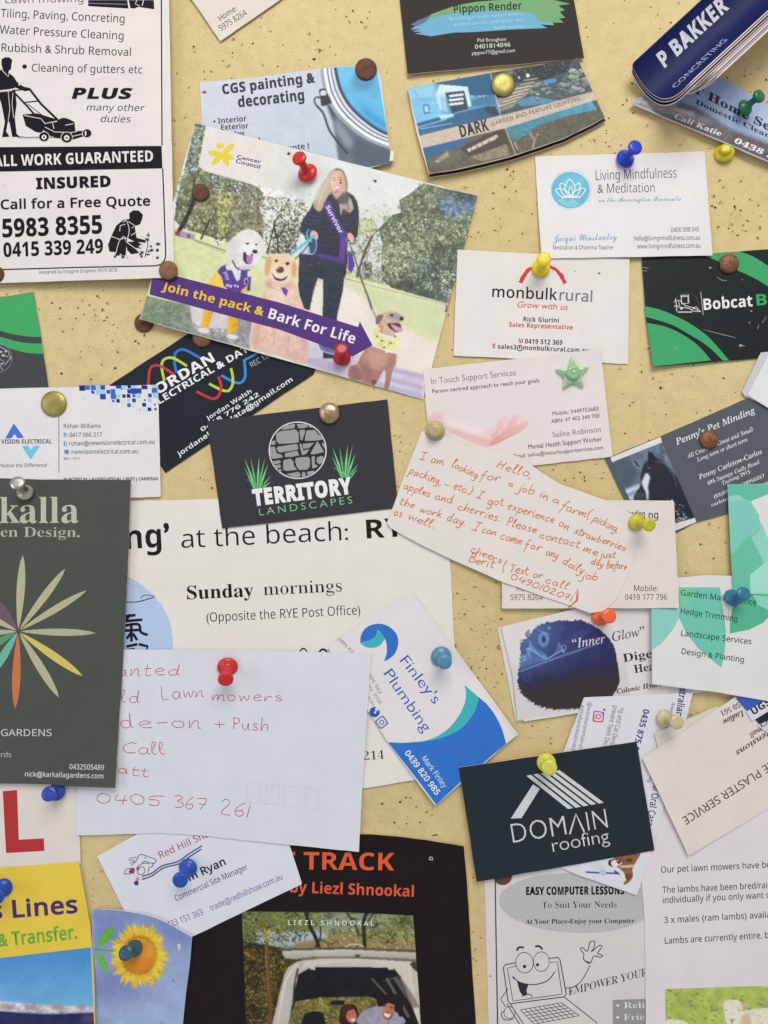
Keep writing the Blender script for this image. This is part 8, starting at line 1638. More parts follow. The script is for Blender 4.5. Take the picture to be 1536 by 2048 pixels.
for x, y, s_ in ((466,1368, 'P:'),(466,1432, 'E:'),(466,1492, 'W:')): T(s_, x, y, x + 28 + (8 if s_ == 'W:' else 0), y, 33,(60,150,206), 'b', lay=3)
T('REC: 17917', 466,1536,585,1534,18,(80,78,88), 'n'); T('ELECTRICAL | AUDIO VISUAL | WIFI | CAMERAS', 470,1690,1155,1684,24,(40,38,48), 'b', -.004)
hole(614,1084,.8, False)
K(340,480)
card('charcoal landscaping card with a round stone wall emblem between two tufts of grass', PP([270,1325,1590,1165,1672,1960,382,2110]),(55,53,58), bends=[(620,830,80,1.0)], rough=.5, gap=.8)
ell(934,1538,212,210,(222,220,220), lay=1, n=64, name='emblem_ring'); ell(934,1538,204,202,(44,42,46), lay=2, n=64, name='emblem_disc')
ST_ = (154,152,154)
stones = [[775,1420,800,1400,920,1385,940,1410,942,1480,910,1485,800,1492,778,1470],[830,1370,860,1352,915,1345,912,1375,850,1385,810,1390],[925,1345,1000,1345,1010,1365,985,1375,940,1378],[1010,1352,1050,1368,1020,1374],
          [945,1392,985,1386,990,1400,966,1468,955,1462],[1000,1392,1060,1390,1080,1420,1118,1440,1125,1458,1080,1466,985,1470,992,1420],[1072,1388,1095,1405,1106,1425,1088,1418],[745,1470,770,1465,772,1495,738,1500],
          [785,1512,930,1490,940,1530,900,1540,800,1555,778,1530],[732,1515,765,1510,780,1560,815,1570,828,1590,750,1602,732,1570],[840,1560,930,1540,945,1575,900,1585,840,1588],[945,1490,960,1488,985,1570,965,1575],
          [970,1490,1055,1482,1020,1520,975,1528],[975,1540,1020,1528,1000,1560,985,1572],[1025,1565,1078,1470,1128,1550,1050,1568],[1108,1480,1132,1490,1138,1535,1120,1510],
          [750,1618,805,1610,812,1630,770,1640,745,1635],[760,1648,808,1640,812,1665,775,1672],[780,1682,815,1675,820,1690,795,1695],[828,1612,880,1598,905,1620,905,1650,930,1680,850,1690,828,1680],[915,1612,925,1592,1010,1585,1025,1605,1022,1660,1000,1680,945,1682,925,1655],
          [1035,1585,1060,1580,1058,1640,1085,1650,1060,1668,1040,1672],[1075,1590,1110,1578,1128,1590,1120,1625,1090,1642,1070,1620],[850,1712,940,1695,955,1710,950,1738,900,1735],[965,1700,985,1695,1000,1735,965,1738],[1000,1695,1060,1685,1040,1715,1012,1730]]
for q in stones:
    pts = PP(q); cx = sum(p[0] for p in pts) / len(pts); cy = sum(p[1] for p in pts) / len(pts)
    kx, ky, ks = KX, KY, KS; K(0,0,1); poly(round_corners(pts, 2.2), ST_, lay=3, name='emblem_stone'); K(kx, ky, ks)
def blade(x0, y0, x1, y1, w, color, name='grass_blade'):
    dx, dy = x1 - x0, y1 - y0; l = math.hypot(dx, dy); nx, ny = -dy / l * w, dx / l * w; mx, my = x0 + dx * .45 + ny * .0, y0 + dy * .45
    b = (x1 - x0) * .06
    poly([x0 - w * .5, y0, mx - w - b, my, x1, y1, mx + w - b, my, x0 + w * .5, y0], color, name=name, lay=2)
GG = [(96,170,112),(122,196,136)]
for i, (x, y) in enumerate([(542,1658),(546,1600),(588,1588),(652,1585),(695,1592),(718,1636),(744,1716),(740,1765),(542,1745)]): blade(612 + i * 9,1822, x, y, 8, GG[i % 2])
for i, (x, y) in enumerate([(1183,1575),(1188,1515),(1240,1512),(1300,1498),(1336,1500),(1358,1560),(1380,1636),(1186,1660),(1372,1670)]): blade(1252 + i * 9,1738, x, y, 8, GG[i % 2])
T('TERRITORY', 612,1942,1335,1850,112,(232,230,230), 'b', .04); T('LANDSCAPES', 655,2016,1335,1925,52,(120,196,138), 'h', -.008, track=.2)
# ---- plumbing cards (a pair), digestive card stack
K(700,1230)
FO = PP([-160,180,290,-130,440,-178,1145,945,975,1080,640,1388,275,930])
FO = [(655,1290),(782,1201),(821,1182)] + PP([1240,870,1230,885,1150,945]) + PP([640,1388]) + [(650,1310)]
card('white card just showing behind the plumbing card at its right corner', [(657,1296),(826,1181),(1036,1469),(1030,1473),(876,1608)],(222,216,216), bends=[(860,1300,50,.8)], rough=.5)
card('blue and white plumbing card turned on its side with a blue wave swirl', [(655,1294),(783,1205),(822,1183),(1031,1473),(966,1526),(870,1611),(775,1484)],(222,217,218), bends=[(860,1300,55,1.2)], rough=.48, gap=.7, thick=.9)
FB = (50,112,196); FT = (64,176,182)
band([[278,930,400,934,560,918,700,880,800,820,880,740,930,650,942,600],[1000,650,1060,730,1110,830,1142,942],[975,1080,800,1230],[630,1388,520,1240]], FB, name='blue_wave')
band([[838,512,940,600],[942,600,920,690,870,770,800,840,690,893,560,925,430,938],[430,938,510,928,620,895,720,830,800,730,840,640,848,570,838,512]], FT, lay=2, name='teal_wave')
band([[75,205,80,150,110,100,165,70,235,66,300,95,345,150,352,215,330,280,285,322,248,338],[248,338,268,280,268,220,256,175,230,132,198,108],[198,108,194,140,170,170,120,193,75,205]], FB, name='wave_swirl')
band([[75,207,130,190,175,165,196,138,198,110],[198,110,232,135,256,172],[256,172,226,216,180,238,120,236,75,207]], FT, lay=2, name='wave_swirl')
T("Finley's", 362,338,612,655,78,(58,86,170), 'h', -.006); T('Plumbing', 243,432,540,862,78,(58,86,170), 'h', -.006)
T('Mark Finley', 524,1050,682,1268,40,(214,220,236), 'n'); T('0439 820 985', 398,1010,628,1320,44,(226,228,240), 'n', .022)
T('0427 396 682', 70,340,215,580,26,(100,96,106), 'n', -.006); T('Rosebud, Vic 3938', 30,360,214,655,26,(100,96,106), 'n', -.006); T('finleys@bigpond.com.au', -60,330,165,665,26,(100,96,106), 'n', -.006)
T('ABN 62', -95,175,15,285,26,(100,96,106), 'n', -.006)
ell(180,710,38,38,(44,90,170), name='social_badge'); T('f', 168,712,200,728,46,(224,226,236), 'b', .02, lay=3)
def badge(cx, cy, r, a, c, bg):
    ca, sa = math.cos(a), math.sin(a)
    sq = lambda k: [(cx + x * ca - y * sa, cy + x * sa + y * ca) for x, y in ((-k, -k),(k, -k),(k, k),(-k, k))]
    kk = (KX, KY, KS); q = [P(*p) for p in sq(r)]; q2 = [P(*p) for p in sq(r * .78)]; K(0,0,1)
    poly(round_corners(q, 4), c, lay=1, name='social_badge'); poly(round_corners(q2,3), bg, lay=2, name='social_badge'); K(*kk)
    ell(cx, cy, r * .48, r * .48, c, lay=3, inner=.62, name='social_badge'); ell(cx + r * .5 * ca + r * .5 * sa, cy - r * .5 * ca + r * .5 * sa, r * .12, r * .12, c, lay=3, name='social_badge')
badge(232,785,38,.95,(70,86,160),(222,217,218)); ell(385,683,3,3,(90,80,80))
K(1000,900)
K(0,0,1)
card('lowest card of the stack under the blue ink blot card, its left edge showing', [(995,1256),(1340,1170),(1420,1360),(1040,1443),(1032,1444)],(214,211,212), bends=[(1030,1330,130,1.6)], rough=.5, slope=.02)
card('middle card of the stack under the blue ink blot card, fanned slightly left', [(1001,1258),(1340,1178),(1415,1366),(1046,1442)],(212,209,210), bends=[(1030,1330,130,1.6)], rough=.5, slope=.02, gap=.6)
K(1000,900)
o = [(1003,1256)] + PP([550,1180]) + [(1300,1180),(1390,1330),(1405,1385)] + PP([1100,1835,690,1910,175,1985,20,1330])
card('white digestive health card with a big dark blue and brown round ink blot', [(1003,1254),(1150,1218),(1330,1180),(1420,1381),(1190,1421),(1048,1443)],(218,213,213), bends=[(1030,1330,130,1.6)], rough=.42, slope=.02, gap=.8)
cv = Canvas(1015,1215,1255,1440,(218,213,213)); K(1000,900)
cv.poly([0,1600,1000,1500,1000,2000,0,2100],(196,194,192),.5, soft=8)
blot = []
for x, y in [(215,1350),(270,1290),(350,1262),(450,1250),(560,1245),(640,1262),(720,1310),(790,1370),(835,1440),(855,1530),(870,1620),(875,1690),(850,1760),(790,1830),(700,1870),(620,1870),(580,1890),(480,1895),(380,1895),(290,1875),(210,1830),(150,1760),(125,1690),(140,1600),(150,1500),(150,1420)]: blot.append((x, y))
sm = smooth_line(blot, True, 12); jag = []
for i, (x, y) in enumerate(sm):
    k = random.uniform(-1,1) * (9 if x < 400 or y < 1330 else 3); k = max(-12, k); dx, dy = x - 500, y - 1570; l = math.hypot(dx, dy); jag.append((x + dx / l * k, y + dy / l * k))
cv.poly(jag, (58,72,120), grad=(0,(52,50,98)), tex=.1, tsc=10)
cv.poly([130,1640,150,1620,500,1480,850,1400,880,1500,890,1720,780,1850,600,1900,300,1900,160,1780],(34,36,74),.0)
m = cv.mask([P(*p) for p in jag]); t = (cv.Y - (1320 + (1100 - cv.X) * .28) + 8) / 58; t = np.clip(t, 0,1); t = t * t * (3 - 2 * t)
dark = np.array([58., 50,50]); mid = np.array([44., 46,78])
t2 = np.clip((cv.Y - (1345 + (1100 - cv.X) * .18)) / 40,0,1)[..., None]; tgt = mid * (1 - t2) + dark * t2
cv.a = np.where(m[..., None], cv.a * (1 - t[..., None]) + tgt * t[..., None], cv.a)
# light peacock feather drawing
t = np.clip(1 - (cv.X - 1035) / 110,0,1) * np.clip(1.25 - (cv.Y - 1240) / 90,0,1) * m; cv.a += t[..., None] * np.array([30., 50,60])
FE = (150,186,222)
for r in (22,32,40): cv.line([(320 + r * math.cos(a) * .9,1385 + r * 1.3 * math.sin(a)) for a in [k * math.pi / 8 for k in range(17)]],4, FE, .8)
cv.ell(320,1385,18,26,(40,70,130))
for k in range(13): a = 8 * k; cv.line([340,1530,290 - a * .9,1500 - a * .5,230 - a * .35,1420 - a * .2 + k * 6,215 + a * .1,1390 + k * 12],3, FE, .55, curve=True); cv.line([340,1530,390 + a * .8,1500 - a * .4,420 + a * .5,1440 + k * 4,430 + a * .4,1400 + k * 6],3, FE, .4, curve=True)
for k in range(16): cv.line([150,1600 - k * 5,250,1560 - k * 7,340,1535 - k * 2],3,(130,170,214),.5, curve=True)
for k in range(9): cv.line([250 + k * 18,1300 + k * 6,330 + k * 3,1350],3, FE, .35)
for x, y, r in ((172,1522,20),(468,1445,16),(200,1660,27),(358,1300,10),(172,1522,10)): cv.line([(x + r * math.cos(a), y + r * math.sin(a)) for a in [k * math.pi / 6 for k in range(13)]],4,(150,186,224) if y < 1600 else (70,90,150),.8)
cv.line([150,1615,330,1548,520,1480,700,1425],6,(120,160,214),.8, curve=True); cv.line([150,1622,330,1556,600,1462],3,(170,200,232),.6, curve=True)
for k in range(12): cv.line([330 + k * 14,1580 + random.uniform(-10,10),345 + k * 14,1640 + random.uniform(-20,20)],3,(60,80,130),.5)
for k in range(10): cv.line([420 + k * 20,1440 - k * 8,560 + k * 14,1330 - k * 3],4,(80,90,160),.4)
for i in range(26): x, y = random.choice(jag[len(jag) * 3 // 5:]); cv.line([x - random.uniform(0,16), y + random.uniform(-8,10), x + 14, y - 6],6,(60,56,70),.9)
for k in range(5): cv.line([190 - k * 2,1365 - k * 6,215,1345 - k * 8],5,(70,70,90),.7)
picture(cv, [(1015,1256),(1240,1205)],[(1035,1441),(1262,1404)],1.4, clean=True)
T('“Inner', 536,1450,772,1410,66,(214,212,224), 'i', .004); T('Glow”', 825,1400,1065,1352,66,(64,60,66), 'i', .004)
T('Digestive', 905,1552,1330,1480,60,(56,50,54), 's'); T('Health', 985,1632,1240,1590,58,(56,50,54), 's'); T('Colonic Hydrotherapy', 858,1785,1360,1690,36,(76,70,70), 'I', .01)
# ---- animal dental leaflet
K(1116,1180)
card('long white animal dental card with sideways writing and a little dog photo', [(1168,1395),(1386,1385)] + [(1379,1412),(1321,1640),(1274,1791),(1150,1748),(1052,1700)],(218,217,224), bends=[(1220,1560,100,.8)], rough=.45, gap=.6)
DG_ = (92,88,112); VI = (52,44,120)
T('australiananimaloralcare', 170,840,92,1200,30, DG_, 'n', -.004); T('@australiananimaloralcare', 224,820,140,1210,30, DG_, 'n', -.004)
T('prevent Teeth Decay', 405,845,320,1170,36, DG_, 'n', -.002); T('ng and Cat Dental', 455,860,374,1150,36, DG_, 'n', -.002); T('0435 875 110', 626,868,530,1230,46, VI, 'b', .0)
T('Australian', 905,640,862,920,50, VI, 'n', .02); T('Anesthesia free', 833,820,770,1060,28, DG_, 'n'); T('ning', 684,1340,655,1402,26, DG_, 'n')
T('Animal Oral Care', 722,1290,645,1720,52,(44,40,60), 'n', .012)
badge(295,926,40,.14,(196,70,130),(222,216,222)); poly([262,965,270,905,290,890,275,905,268,962],(232,140,80), lay=4, name='social_badge'); poly([258,950,256,962,290,968,330,960,336,952,300,960],(226,110,90), lay=4, name='social_badge'); poly([318,895,338,905,332,940,328,905],(120,80,190), lay=4, name='social_badge'); poly([328,870,346,868,346,886,336,882],(60,56,70), name='social_badge')
line([0,838,262,890],2, DG_) if False else None
cv = Canvas(1160,1690,1290,1800,(218,217,224)); K(1116,1488)
cv.poly([365,870,400,840,460,800,600,790,590,830,560,880,545,920,550,960,530,1000,490,1030,480,1015,500,990,480,940,430,900,390,900],(146,92,62), curve=True, tex=.2, tsc=3)
cv.poly([370,850,392,845,400,890,368,890],(50,40,40)); cv.poly([390,860,420,850,470,868,440,890,425,905,395,890],(226,216,214), curve=True); cv.ell(445,858,17,19,(56,48,60)); cv.ell(441,853,5,5,(200,200,220)); cv.poly([445,890,560,885,555,900,460,905],(222,200,184), soft=1); cv.ell(520,850,26,14,(96,58,40)); cv.ell(515,970,26,24,(110,62,40),0,.8)
cv.line([208,937,300,942,440,947],12,(52,66,160)); cv.ell(328,940,25,26,(186,194,206)); cv.ell(290,900,60,26,(206,206,212),0,.8, soft=2); cv.line([415,930,445,950],12,(40,50,140))
K(0,0,1); picture(cv, [(1166,1712),(1284,1690)],[(1170,1752),(1266,1784)],1.5, clean=True)
# ---- plaster card over a blank one
K(1116,1180)
card('small cream card corner poking out from under the plaster card', PP([705,1048,1170,850,1400,1000,900,1250,735,1170]),(216,210,198), rough=.6, gap=.6)
card('cream plaster service card hanging upside down with rounded corners', PP([618,1232,1300,780]) + [(1640,1480),(1640,1560)] + PP([1536,1600,955,1945]),(222,212,204), bends=[(1450,1500,120,1.4)], rough=.6, rad=3, gap=.8)
BRN = (84,66,66)
T('BREEZE PLASTER SERVICE', 1720,1145,905,1668,60, BRN, 'n', .006); T('small extensions', 1770,880,1296,1184,40, BRN, 'i', .02)
T('Ludlow', 1350,880,1200,952,42, BRN, 'I', .012); T('0419 250 561', 1460,745,1185,890,38, BRN, 's', -.004); T('small', 1500,990,1396,1052,38, BRN, 'i', .02); hole(1300,1705,.8, False)
# ---- UGS card
K(1116,1180)
card('blue and black card with white strips of bold capitals, half out of frame at right', PP([1300,790,1360,750]) + [(1660,1420),(1640,1600)] + PP([1590,1075,1500,1010]),(38,40,56), rough=.35, gap=.8, bends=[(1500,1450,100,.8)])
poly([1300,790,1360,752,1560,790,1560,830,1380,880],(58,92,176), name='blue_panel'); poly([1376,890,1560,782,1600,850,1420,960],(214,214,220), lay=2, name='white_strip'); poly([1455,990,1600,930,1620,980,1535,1050],(206,206,212), lay=2, name='white_strip')
T('UGS', 1432,915,1560,832,50,(36,34,50), 'b', .01, lay=3); T('Dra', 1490,1005,1610,950,42,(60,58,70), 'h', lay=3)
# ---- garden maintenance card (lower)
K(1116,1180)
TE = (112,190,172); TD = (84,176,138)
card('white and teal gardening card listing hedge trimming and planting', [(1303,1215),(1304,1160),(1420,1150),(1700,1160),(1700,1420),(1536,1402)] + PP([1180,750,690,690]),(218,216,214), bends=[(1400,1330,90,.9)], rough=.55, gap=.8)
poly([684,60,684,440,760,390,840,290,886,205,870,60],(140,200,190), lay=1, name='teal_leaf'); poly([884,-20,884,200,940,320,1030,430,1110,500,1195,568,1220,450,1228,300,1210,150,1185,-20],(110,192,172), lay=2, name='teal_leaf')
poly([1255,318,1258,230,1285,80,1310,-20,1620,-20,1560,180,1500,240,1400,290], TD, lay=1, name='teal_leaf'); poly([884,-20,1000,-20,960,100,900,180],(120,196,160), lay=3, name='teal_leaf')
poly([1400,-20,1460,110,1620,180,1620,-20],(140,208,188), lay=2, name='teal_leaf')
for s_, a in (('Garden Maintenance', (897,38,1450,112)),('Hedge Trimming', (895,172,1310,232)),('Landscape Services', (900,334,1413,398)),('Design & Planting', (903,467,1358,530))): T(s_, *a, 42,(42,62,64), 'n', .004, lay=4)
# ---- card with two phone numbers
K(1000,900)
card('cream card with home and mobile numbers behind the handwritten note', [(1003,1000),(1348,1001),(1358,1216),(1004,1217)],(220,210,204), bends=[(1180,1100,90,.5)], rough=.6, rad=4, gap=.6, slope=.05)
T('ng', 1088,500,1158,498,52,(54,52,90), 'n', .012); T('Wooding', 900,495,1060,495,52,(54,52,90), 'n', .012)
T('Mobile:', 980,1032,1155,1032,42,(74,68,74), 'n'); T('0419 177 796', 914,1096,1222,1096,42,(74,68,74), 'n'); T('Home:', 122,1032,262,1032,42,(74,68,74), 'n'); T('5975 8264', 76,1098,312,1098,42,(74,68,74), 'n')
# ---- orange handwritten note
K(700,860)
Sheet('handwritten_note', 'torn paper note in orange handwriting asking for farm work', 'note',
      PP([520,20,560,-10,700,40,900,125,1000,130,1250,200,1400,310]) + [(1120,968),(1225,1005),(1290,1045),(1262,1130),(1236,1195),(1208,1222),(1180,1226),(1150,1215),(1010,1166)] + PP([740,945,540,850,400,775,300,720,268,680,300,600,380,380,450,200]),
      (220,213,208), thick=.6, rough=.7, bends=[(1000,1000,60,.9),(900,980,115,1.5)], part='paper_sheet', gap=.6, grain=.4, slope=.05)
OI = (206,112,44)
for s_, a, xh in (('I', (512,212,562,222),36),('am', (592,238,680,250),34),('looking', (742,268,925,355),36),('Hello,', (1070,272,1330,352),38),('for', (950,355,1100,372),36),('a', (1155,405,1190,420),30),('job', (1225,440,1345,470),36),('in', (1385,485,1445,512),34),('a', (1480,520,1522,540),34),
                  ('packing,', (430,318,665,402),36),('etc.)', (755,428,885,470),34),('I', (925,495,975,512),34),('got', (1005,545,1125,552),36),('experience', (1150,575,1490,682),36),
                  ('apples', (392,430,580,490),34),('and', (620,505,745,540),36),('cherries.', (788,578,1100,672),36),('Please', (1145,695,1360,755),36),
                  ('the', (362,540,465,575),34),('work', (512,598,665,640),34),('day.', (708,660,845,700),36),('I', (893,730,945,745),36),('can', (962,745,1060,772),34),('come', (1100,795,1250,838),36),('for', (1275,860,1395,885),36),('any', (1430,915,1520,940),34),
                  ('as', (320,620,378,635),32),('well.', (425,650,620,722),34),('cheers', (880,890,1105,975),34),('Berit', (872,960,1050,1010),36),('( Text', (1115,1030,1300,1060),38)):
    hand(s_, *a, xh * .84,6.4, OI)
lines([[690,398,700,399],[706,402,716,404],[724,408,734,410]],6, OI, 'handwriting')
K(1000,900)
for s_, a, xh in (('farm(', (440,430,660,500),38),('picking,', (680,515,860,605),36),('on', (428,555,498,585),34),('strawberries', (540,608,910,738),34),('contact', (290,640,580,715),34),('me', (608,738,712,772),34),('just', (730,785,845,788),32),
                  ('day', (668,830,750,855),32),('before', (782,862,925,872),34),('daily', (455,830,600,905),36),('job', (590,935,715,950),36),('or', (240,930,305,945),32),('call', (332,965,490,1020),32),('0490102071)', (78,945,560,1120),26)):
    hand(s_, *a, xh * .84,6.4, OI)
line([565,1020,572,1060,550,1110,500,1150],8, OI, curve=True, name='handwriting'); line([555,1040,560,1090,520,1140],7, OI, curve=True, name='handwriting')
# ---- teal card (upper)
K(1116,480)
card('teal patterned gardening card overlapping the pet minding card at the right edge', [(1455,968),(1700,966),(1700,1192),(1536,1188)] + [(1467,1187)],(218,216,214), rough=.55, gap=.8, bends=[(1500,1080,90,.8)])
K(0,0,1)
poly([1455,968,1560,968,1545,985,1500,1003,1457,1004],(100,184,160), lay=1, name='teal_leaf'); poly([1457,992,1480,990,1500,1010,1525,1050,1535,1075,1560,1080,1560,1190,1467,1187],(142,206,190), lay=2, name='teal_leaf'); poly([1457,1004,1500,1000,1518,1030,1520,1060,1480,1100,1462,1120],(124,198,182), lay=3, name='teal_leaf')
poly([1462,1110,1500,1070,1525,1120,1535,1160,1520,1187,1466,1187],(104,188,160), lay=4, name='teal_leaf'); poly([1500,1150,1536,1120,1560,1187,1500,1187],(160,216,200), lay=5, name='teal_leaf')
# ---- bottom left: show card, sunflower card, yellow card, envelope, dark green card
K(0,1488)
card('white agricultural show card with a horse sketch and blue wavy lines, blue pin in it', [(194,1713),(262,1675),(330,1640),(560,1640)] + [(580,1693),(604,1768)] + [(385,1873),(300,1900),(248,1820)],(216,218,226), bends=[(380,1760,110,.8)], rough=.5, rad=3, gap=.7)
T('Red Hill Show', 1175,838,1590,650,52,(178,62,84), 'n', .002)
for q in ([1040,968,1110,945,1190,890,1300,860,1380,805,1476,745],[1040,990,1110,965,1200,905,1310,876,1390,822,1470,770]): line(q, 9,(48,68,116), curve=True)
for q in ([960,890,1000,850,1020,810,1060,815,1100,830,1138,845,1132,872,1100,870,1060,858,1040,870],[1085,940,1090,905,1115,895,1118,870],[940,850,985,850],[950,870,990,860],[945,835,1000,830],[1005,930,1010,905,1045,900,1060,930,1040,955,1010,950,1005,930],[910,955,920,920,955,910,950,930,960,945,912,952],[1000,905,1030,880,1060,872,1090,875]): line(q, 5,(70,66,76), curve=True, name='horse_sketch')
ell(1064,833,5,5,(40,36,44), name='horse_sketch'); ell(970,928,22,20,(150,60,110), n=14, jag=.3, name='flower_print'); ell(1010,915,14,10,(170,80,110), n=12, jag=.3, name='flower_print'); ell(1003,988,14,12,(222,140,110), n=10, jag=.4, name='flower_print'); ell(998,1020,20,18,(70,56,120), n=12, jag=.4, name='flower_print')
T('Jim Ryan', 1330,1030,1655,880,56,(34,32,40), 'n', .026); T('Commercial Site Manager', 1290,1150,1815,915,44,(64,62,76), 'n')
T('0423 151 363', 1205,1355,1490,1248,46,(72,92,150), 'n', -.002); T('trade@redhillshow.com.au', 1545,1222,2070,988,44,(72,92,150), 'n', -.002)
card('lilac card printed with a single sunflower, its top edge curling forward', [(185,1820)] + PP([760,1208,900,1220,1030,1240,1150,1275,1280,1340,1405,1412,1385,1640,1355,1850,1325,2060,1310,2300]) + [(180,2120)],(150,168,214), bends=[(280,1960,-60,2.2)], rough=.4, gap=.8, edge=(226,224,226))
cv = Canvas(178,1805,395,2130,(140,160,204)); K(0,1488)
cv.poly([600,1100,1500,1100,1500,2400,600,2400],(130,144,190), grad=(70,(168,188,216)), tex=.06, tsc=24)
cv.poly([650,1700,900,1650,1100,1850,700,1900],(110,112,176),.5, soft=14); cv.poly([1100,1220,1400,1400,1400,1500,1200,1400],(110,124,186),.6, soft=10); cv.poly([700,1260,900,1260,900,1420,700,1450],(112,124,184),.5, soft=10)
cv.line([690,1500,760,1508,830,1515],14,(88,160,110)); cv.poly([715,1480,740,1400,790,1345,835,1330,820,1400,780,1450],(98,170,62), curve=True); cv.poly([708,1530,750,1550,780,1610,790,1680,745,1640,715,1580],(104,178,64), curve=True)
cv.line([720,1478,770,1410,828,1338],5,(130,196,90),.8); cv.line([712,1535,750,1600,786,1672],5,(140,204,96),.8); cv.line([690,1500,715,1480],8,(88,160,110))
cx_, cy_ = 1018,1545
for ring, (n_, r1, w_, c_) in enumerate([(34,216,21,(222,176,44)),(34,200,20,(240,204,72)),(30,168,18,(232,186,50)),(26,140,14,(212,150,40))]):
    for k in range(n_):
        a = 2 * math.pi * (k + ring * .5) / n_ + random.uniform(-.05,.05); r = r1 * random.uniform(.93,1.1); ca, sa = math.cos(a) * .97, math.sin(a) * 1.12; nx, ny = -math.sin(a), math.cos(a)
        cc = tuple(v * random.uniform(.9,1.08) for v in c_)
        cv.poly([cx_ + ca * 100, cy_ + sa * 100, cx_ + ca * r * .75 + nx * w_, cy_ + sa * r * .75 + ny * w_, cx_ + ca * r * 1.02, cy_ + sa * r * 1.02, cx_ + ca * r * .75 - nx * w_, cy_ + sa * r * .75 - ny * w_], cc)
        cv.line([cx_ + ca * 110, cy_ + sa * 110, cx_ + ca * r * .9, cy_ + sa * r * .9],4,(244,214,100),.7)
for k in range(44): a = 2 * math.pi * k / 44; cv.line([cx_ + 115 * math.cos(a), cy_ + 125 * math.sin(a), cx_ + 128 * math.cos(a), cy_ + 140 * math.sin(a)],7,(110,62,30),.85)
cv.ell(cx_, cy_, 118,128,(234,158,48),0, grad=(60,(214,130,40))); cv.ell(1080,1500,60,60,(232,160,56),0,.7, soft=4); cv.ell(960,1560,60,66,(200,110,30),0,.6, soft=4)
picture(cv, PP([686,1206,760,1210,900,1222,1030,1242,1150,1277,1280,1342,1403,1414]), PP([680,2300,800,2300,900,2300,1000,2300,1100,2300,1200,2300,1312,2300]),1.5)
line([1170,2036,1190,2036,1200,2048],4,(90,90,110), name='scuff'); hole(1310,1480,2.2); hole(1267,1732,1.5, False); hole(1158,1670,1.3, False); hole(1104,1728,1.2, False)
poly([1298,1465,1322,1460,1318,1505,1302,1500],(206,202,206), lay=3, name='torn_spot')
card('yellow card for gas lines with purple and green words over a blue sky photo', PP([-300,930,0,905,575,862,660,1330,690,1760,700,2300,-300,2330]),(228,198,70), bends=[(60,1700,20,1.5)], rough=.42, gap=.8, edge=(226,206,170))
cv = Canvas(-60,1880,205,2130,(80,150,206)); K(0,1488)
cv.poly([-300,1600,700,1400,800,2000,-300,2000],(64,136,200), grad=(90,(122,184,222)), tex=.03, tsc=20)
cv.poly([-300,1860,0,1880,300,1905,700,1925,700,1960,350,1970,0,1952,-300,1930],(206,200,204), tex=.25, tsc=8, soft=1)
for x, w in ((60,60),(230,40),(420,50),(600,30)): cv.ell(x, 1925, w, 22,(150,130,140),5,.7, soft=3)
cv.poly([-300,1930,0,1950,350,1968,700,1958,720,2400,-300,2400],(36,44,88), tex=.2, tsc=12); cv.ell(650,2010,60,40,(110,90,110),0,.6, soft=5); cv.line([-100,1956,0,1952,350,1972,700,1960],7,(190,196,214),.8, curve=True)
K(0,1488); picture(cv, PP([-150,1582,0,1565,664,1488]), PP([-150,2310,0,2305,699,2295]),1.6)
T('Gas Lines', -320,1300,570,1232,122,(76,46,112), 'n', .03); T('& Transfer.', -10,1482,568,1422,96,(106,172,66), 'n', .028)
K(340,1488)
Sheet('envelope', 'white paper envelope turned face up with red pen writing about lawnmowers', 'envelope', [(155,1300),(250,1299),(480,1300),(742,1307),(733,1450),(722,1620),(718,1704),(560,1688),(400,1671),(320,1666),(152,1671)],
      (212,214,221), thick=1.6, rough=.75, bends=[(440,1480,90,.55)], part='paper_sheet', gap=.8, grain=.5, slope=.02, edge=(206,208,216))
RP = (186,42,88)
K(0,940)
for s_, a, xh in (('wanted', (740,1505,1320,1500),46),('old', (800,1695,1030,1700),52),('Lawn', (1190,1672,1490,1660),46),('Ride-on', (700,1888,1475,1885),56)): hand(s_.replace('R', 'P'), *a, xh, 5, RP, slant=-.1)
K(340,980)
for s_, a, xh in (('mowers', (310,1540,825,1545),44),('+', (330,1745,405,1745),42),('Push', (465,1750,720,1760),46)): hand(s_, *a, xh, 5, RP, slant=-.1)
K(0,1488)
for s_, a, xh in (('Call', (905,65,1215,80),42),('at', (865,215,1020,235),40),('t', (1035,238,1095,240),42),('0405', (712,435,1180,450),40),('367', (1278,462,1500,488),42)): hand(s_, *a, xh, 5, RP, slant=-.1)
K(340,1488)
hand('261', 375,505,585,545,50,5, RP, slant=-.1)
for x in (562,705,840,990): line([x, 280 + (x - 562) * .09, x + 96,286 + (x - 562) * .09, x + 92,432 + (x - 562) * .09, x - 2,424 + (x - 562) * .09, x, 280 + (x - 562) * .09],2.2,(194,196,204), name='postcode_box')
hole(697,436,.9, False); K(340,980); hole(235,1580,.8, False); hole(808,1215,.7, False)
push_pin('dark blue push pin half under the lower edge of the dark green gardens card', 112,1584,97,1588,(48,70,170), H=38, z=9, rf=17)
K(0,940)
Sheet('flyer', 'dark green gardens flyer with a ring of pale and coloured leaf shapes', 'flyer', [(-60,956)] + PP([0,60,300,70,958,72,935,740,900,1400,855,2100]) + [(231,1576),(150,1573),(100,1569),(0,1567),(-60,1568)],
      (76,78,73), thick=1.1, bends=[(80,1380,80,3.0)], part='card_sheet', rough=.6, gap=.8, edge=(214,200,196), lift=1.0)
KG = (176,176,150)
T('Karkalla', -470,388,575,386,190,(186,186,164), 's', .0); T('Garden Design.', -290,488,585,490,72,(176,176,158), 's', -.012)
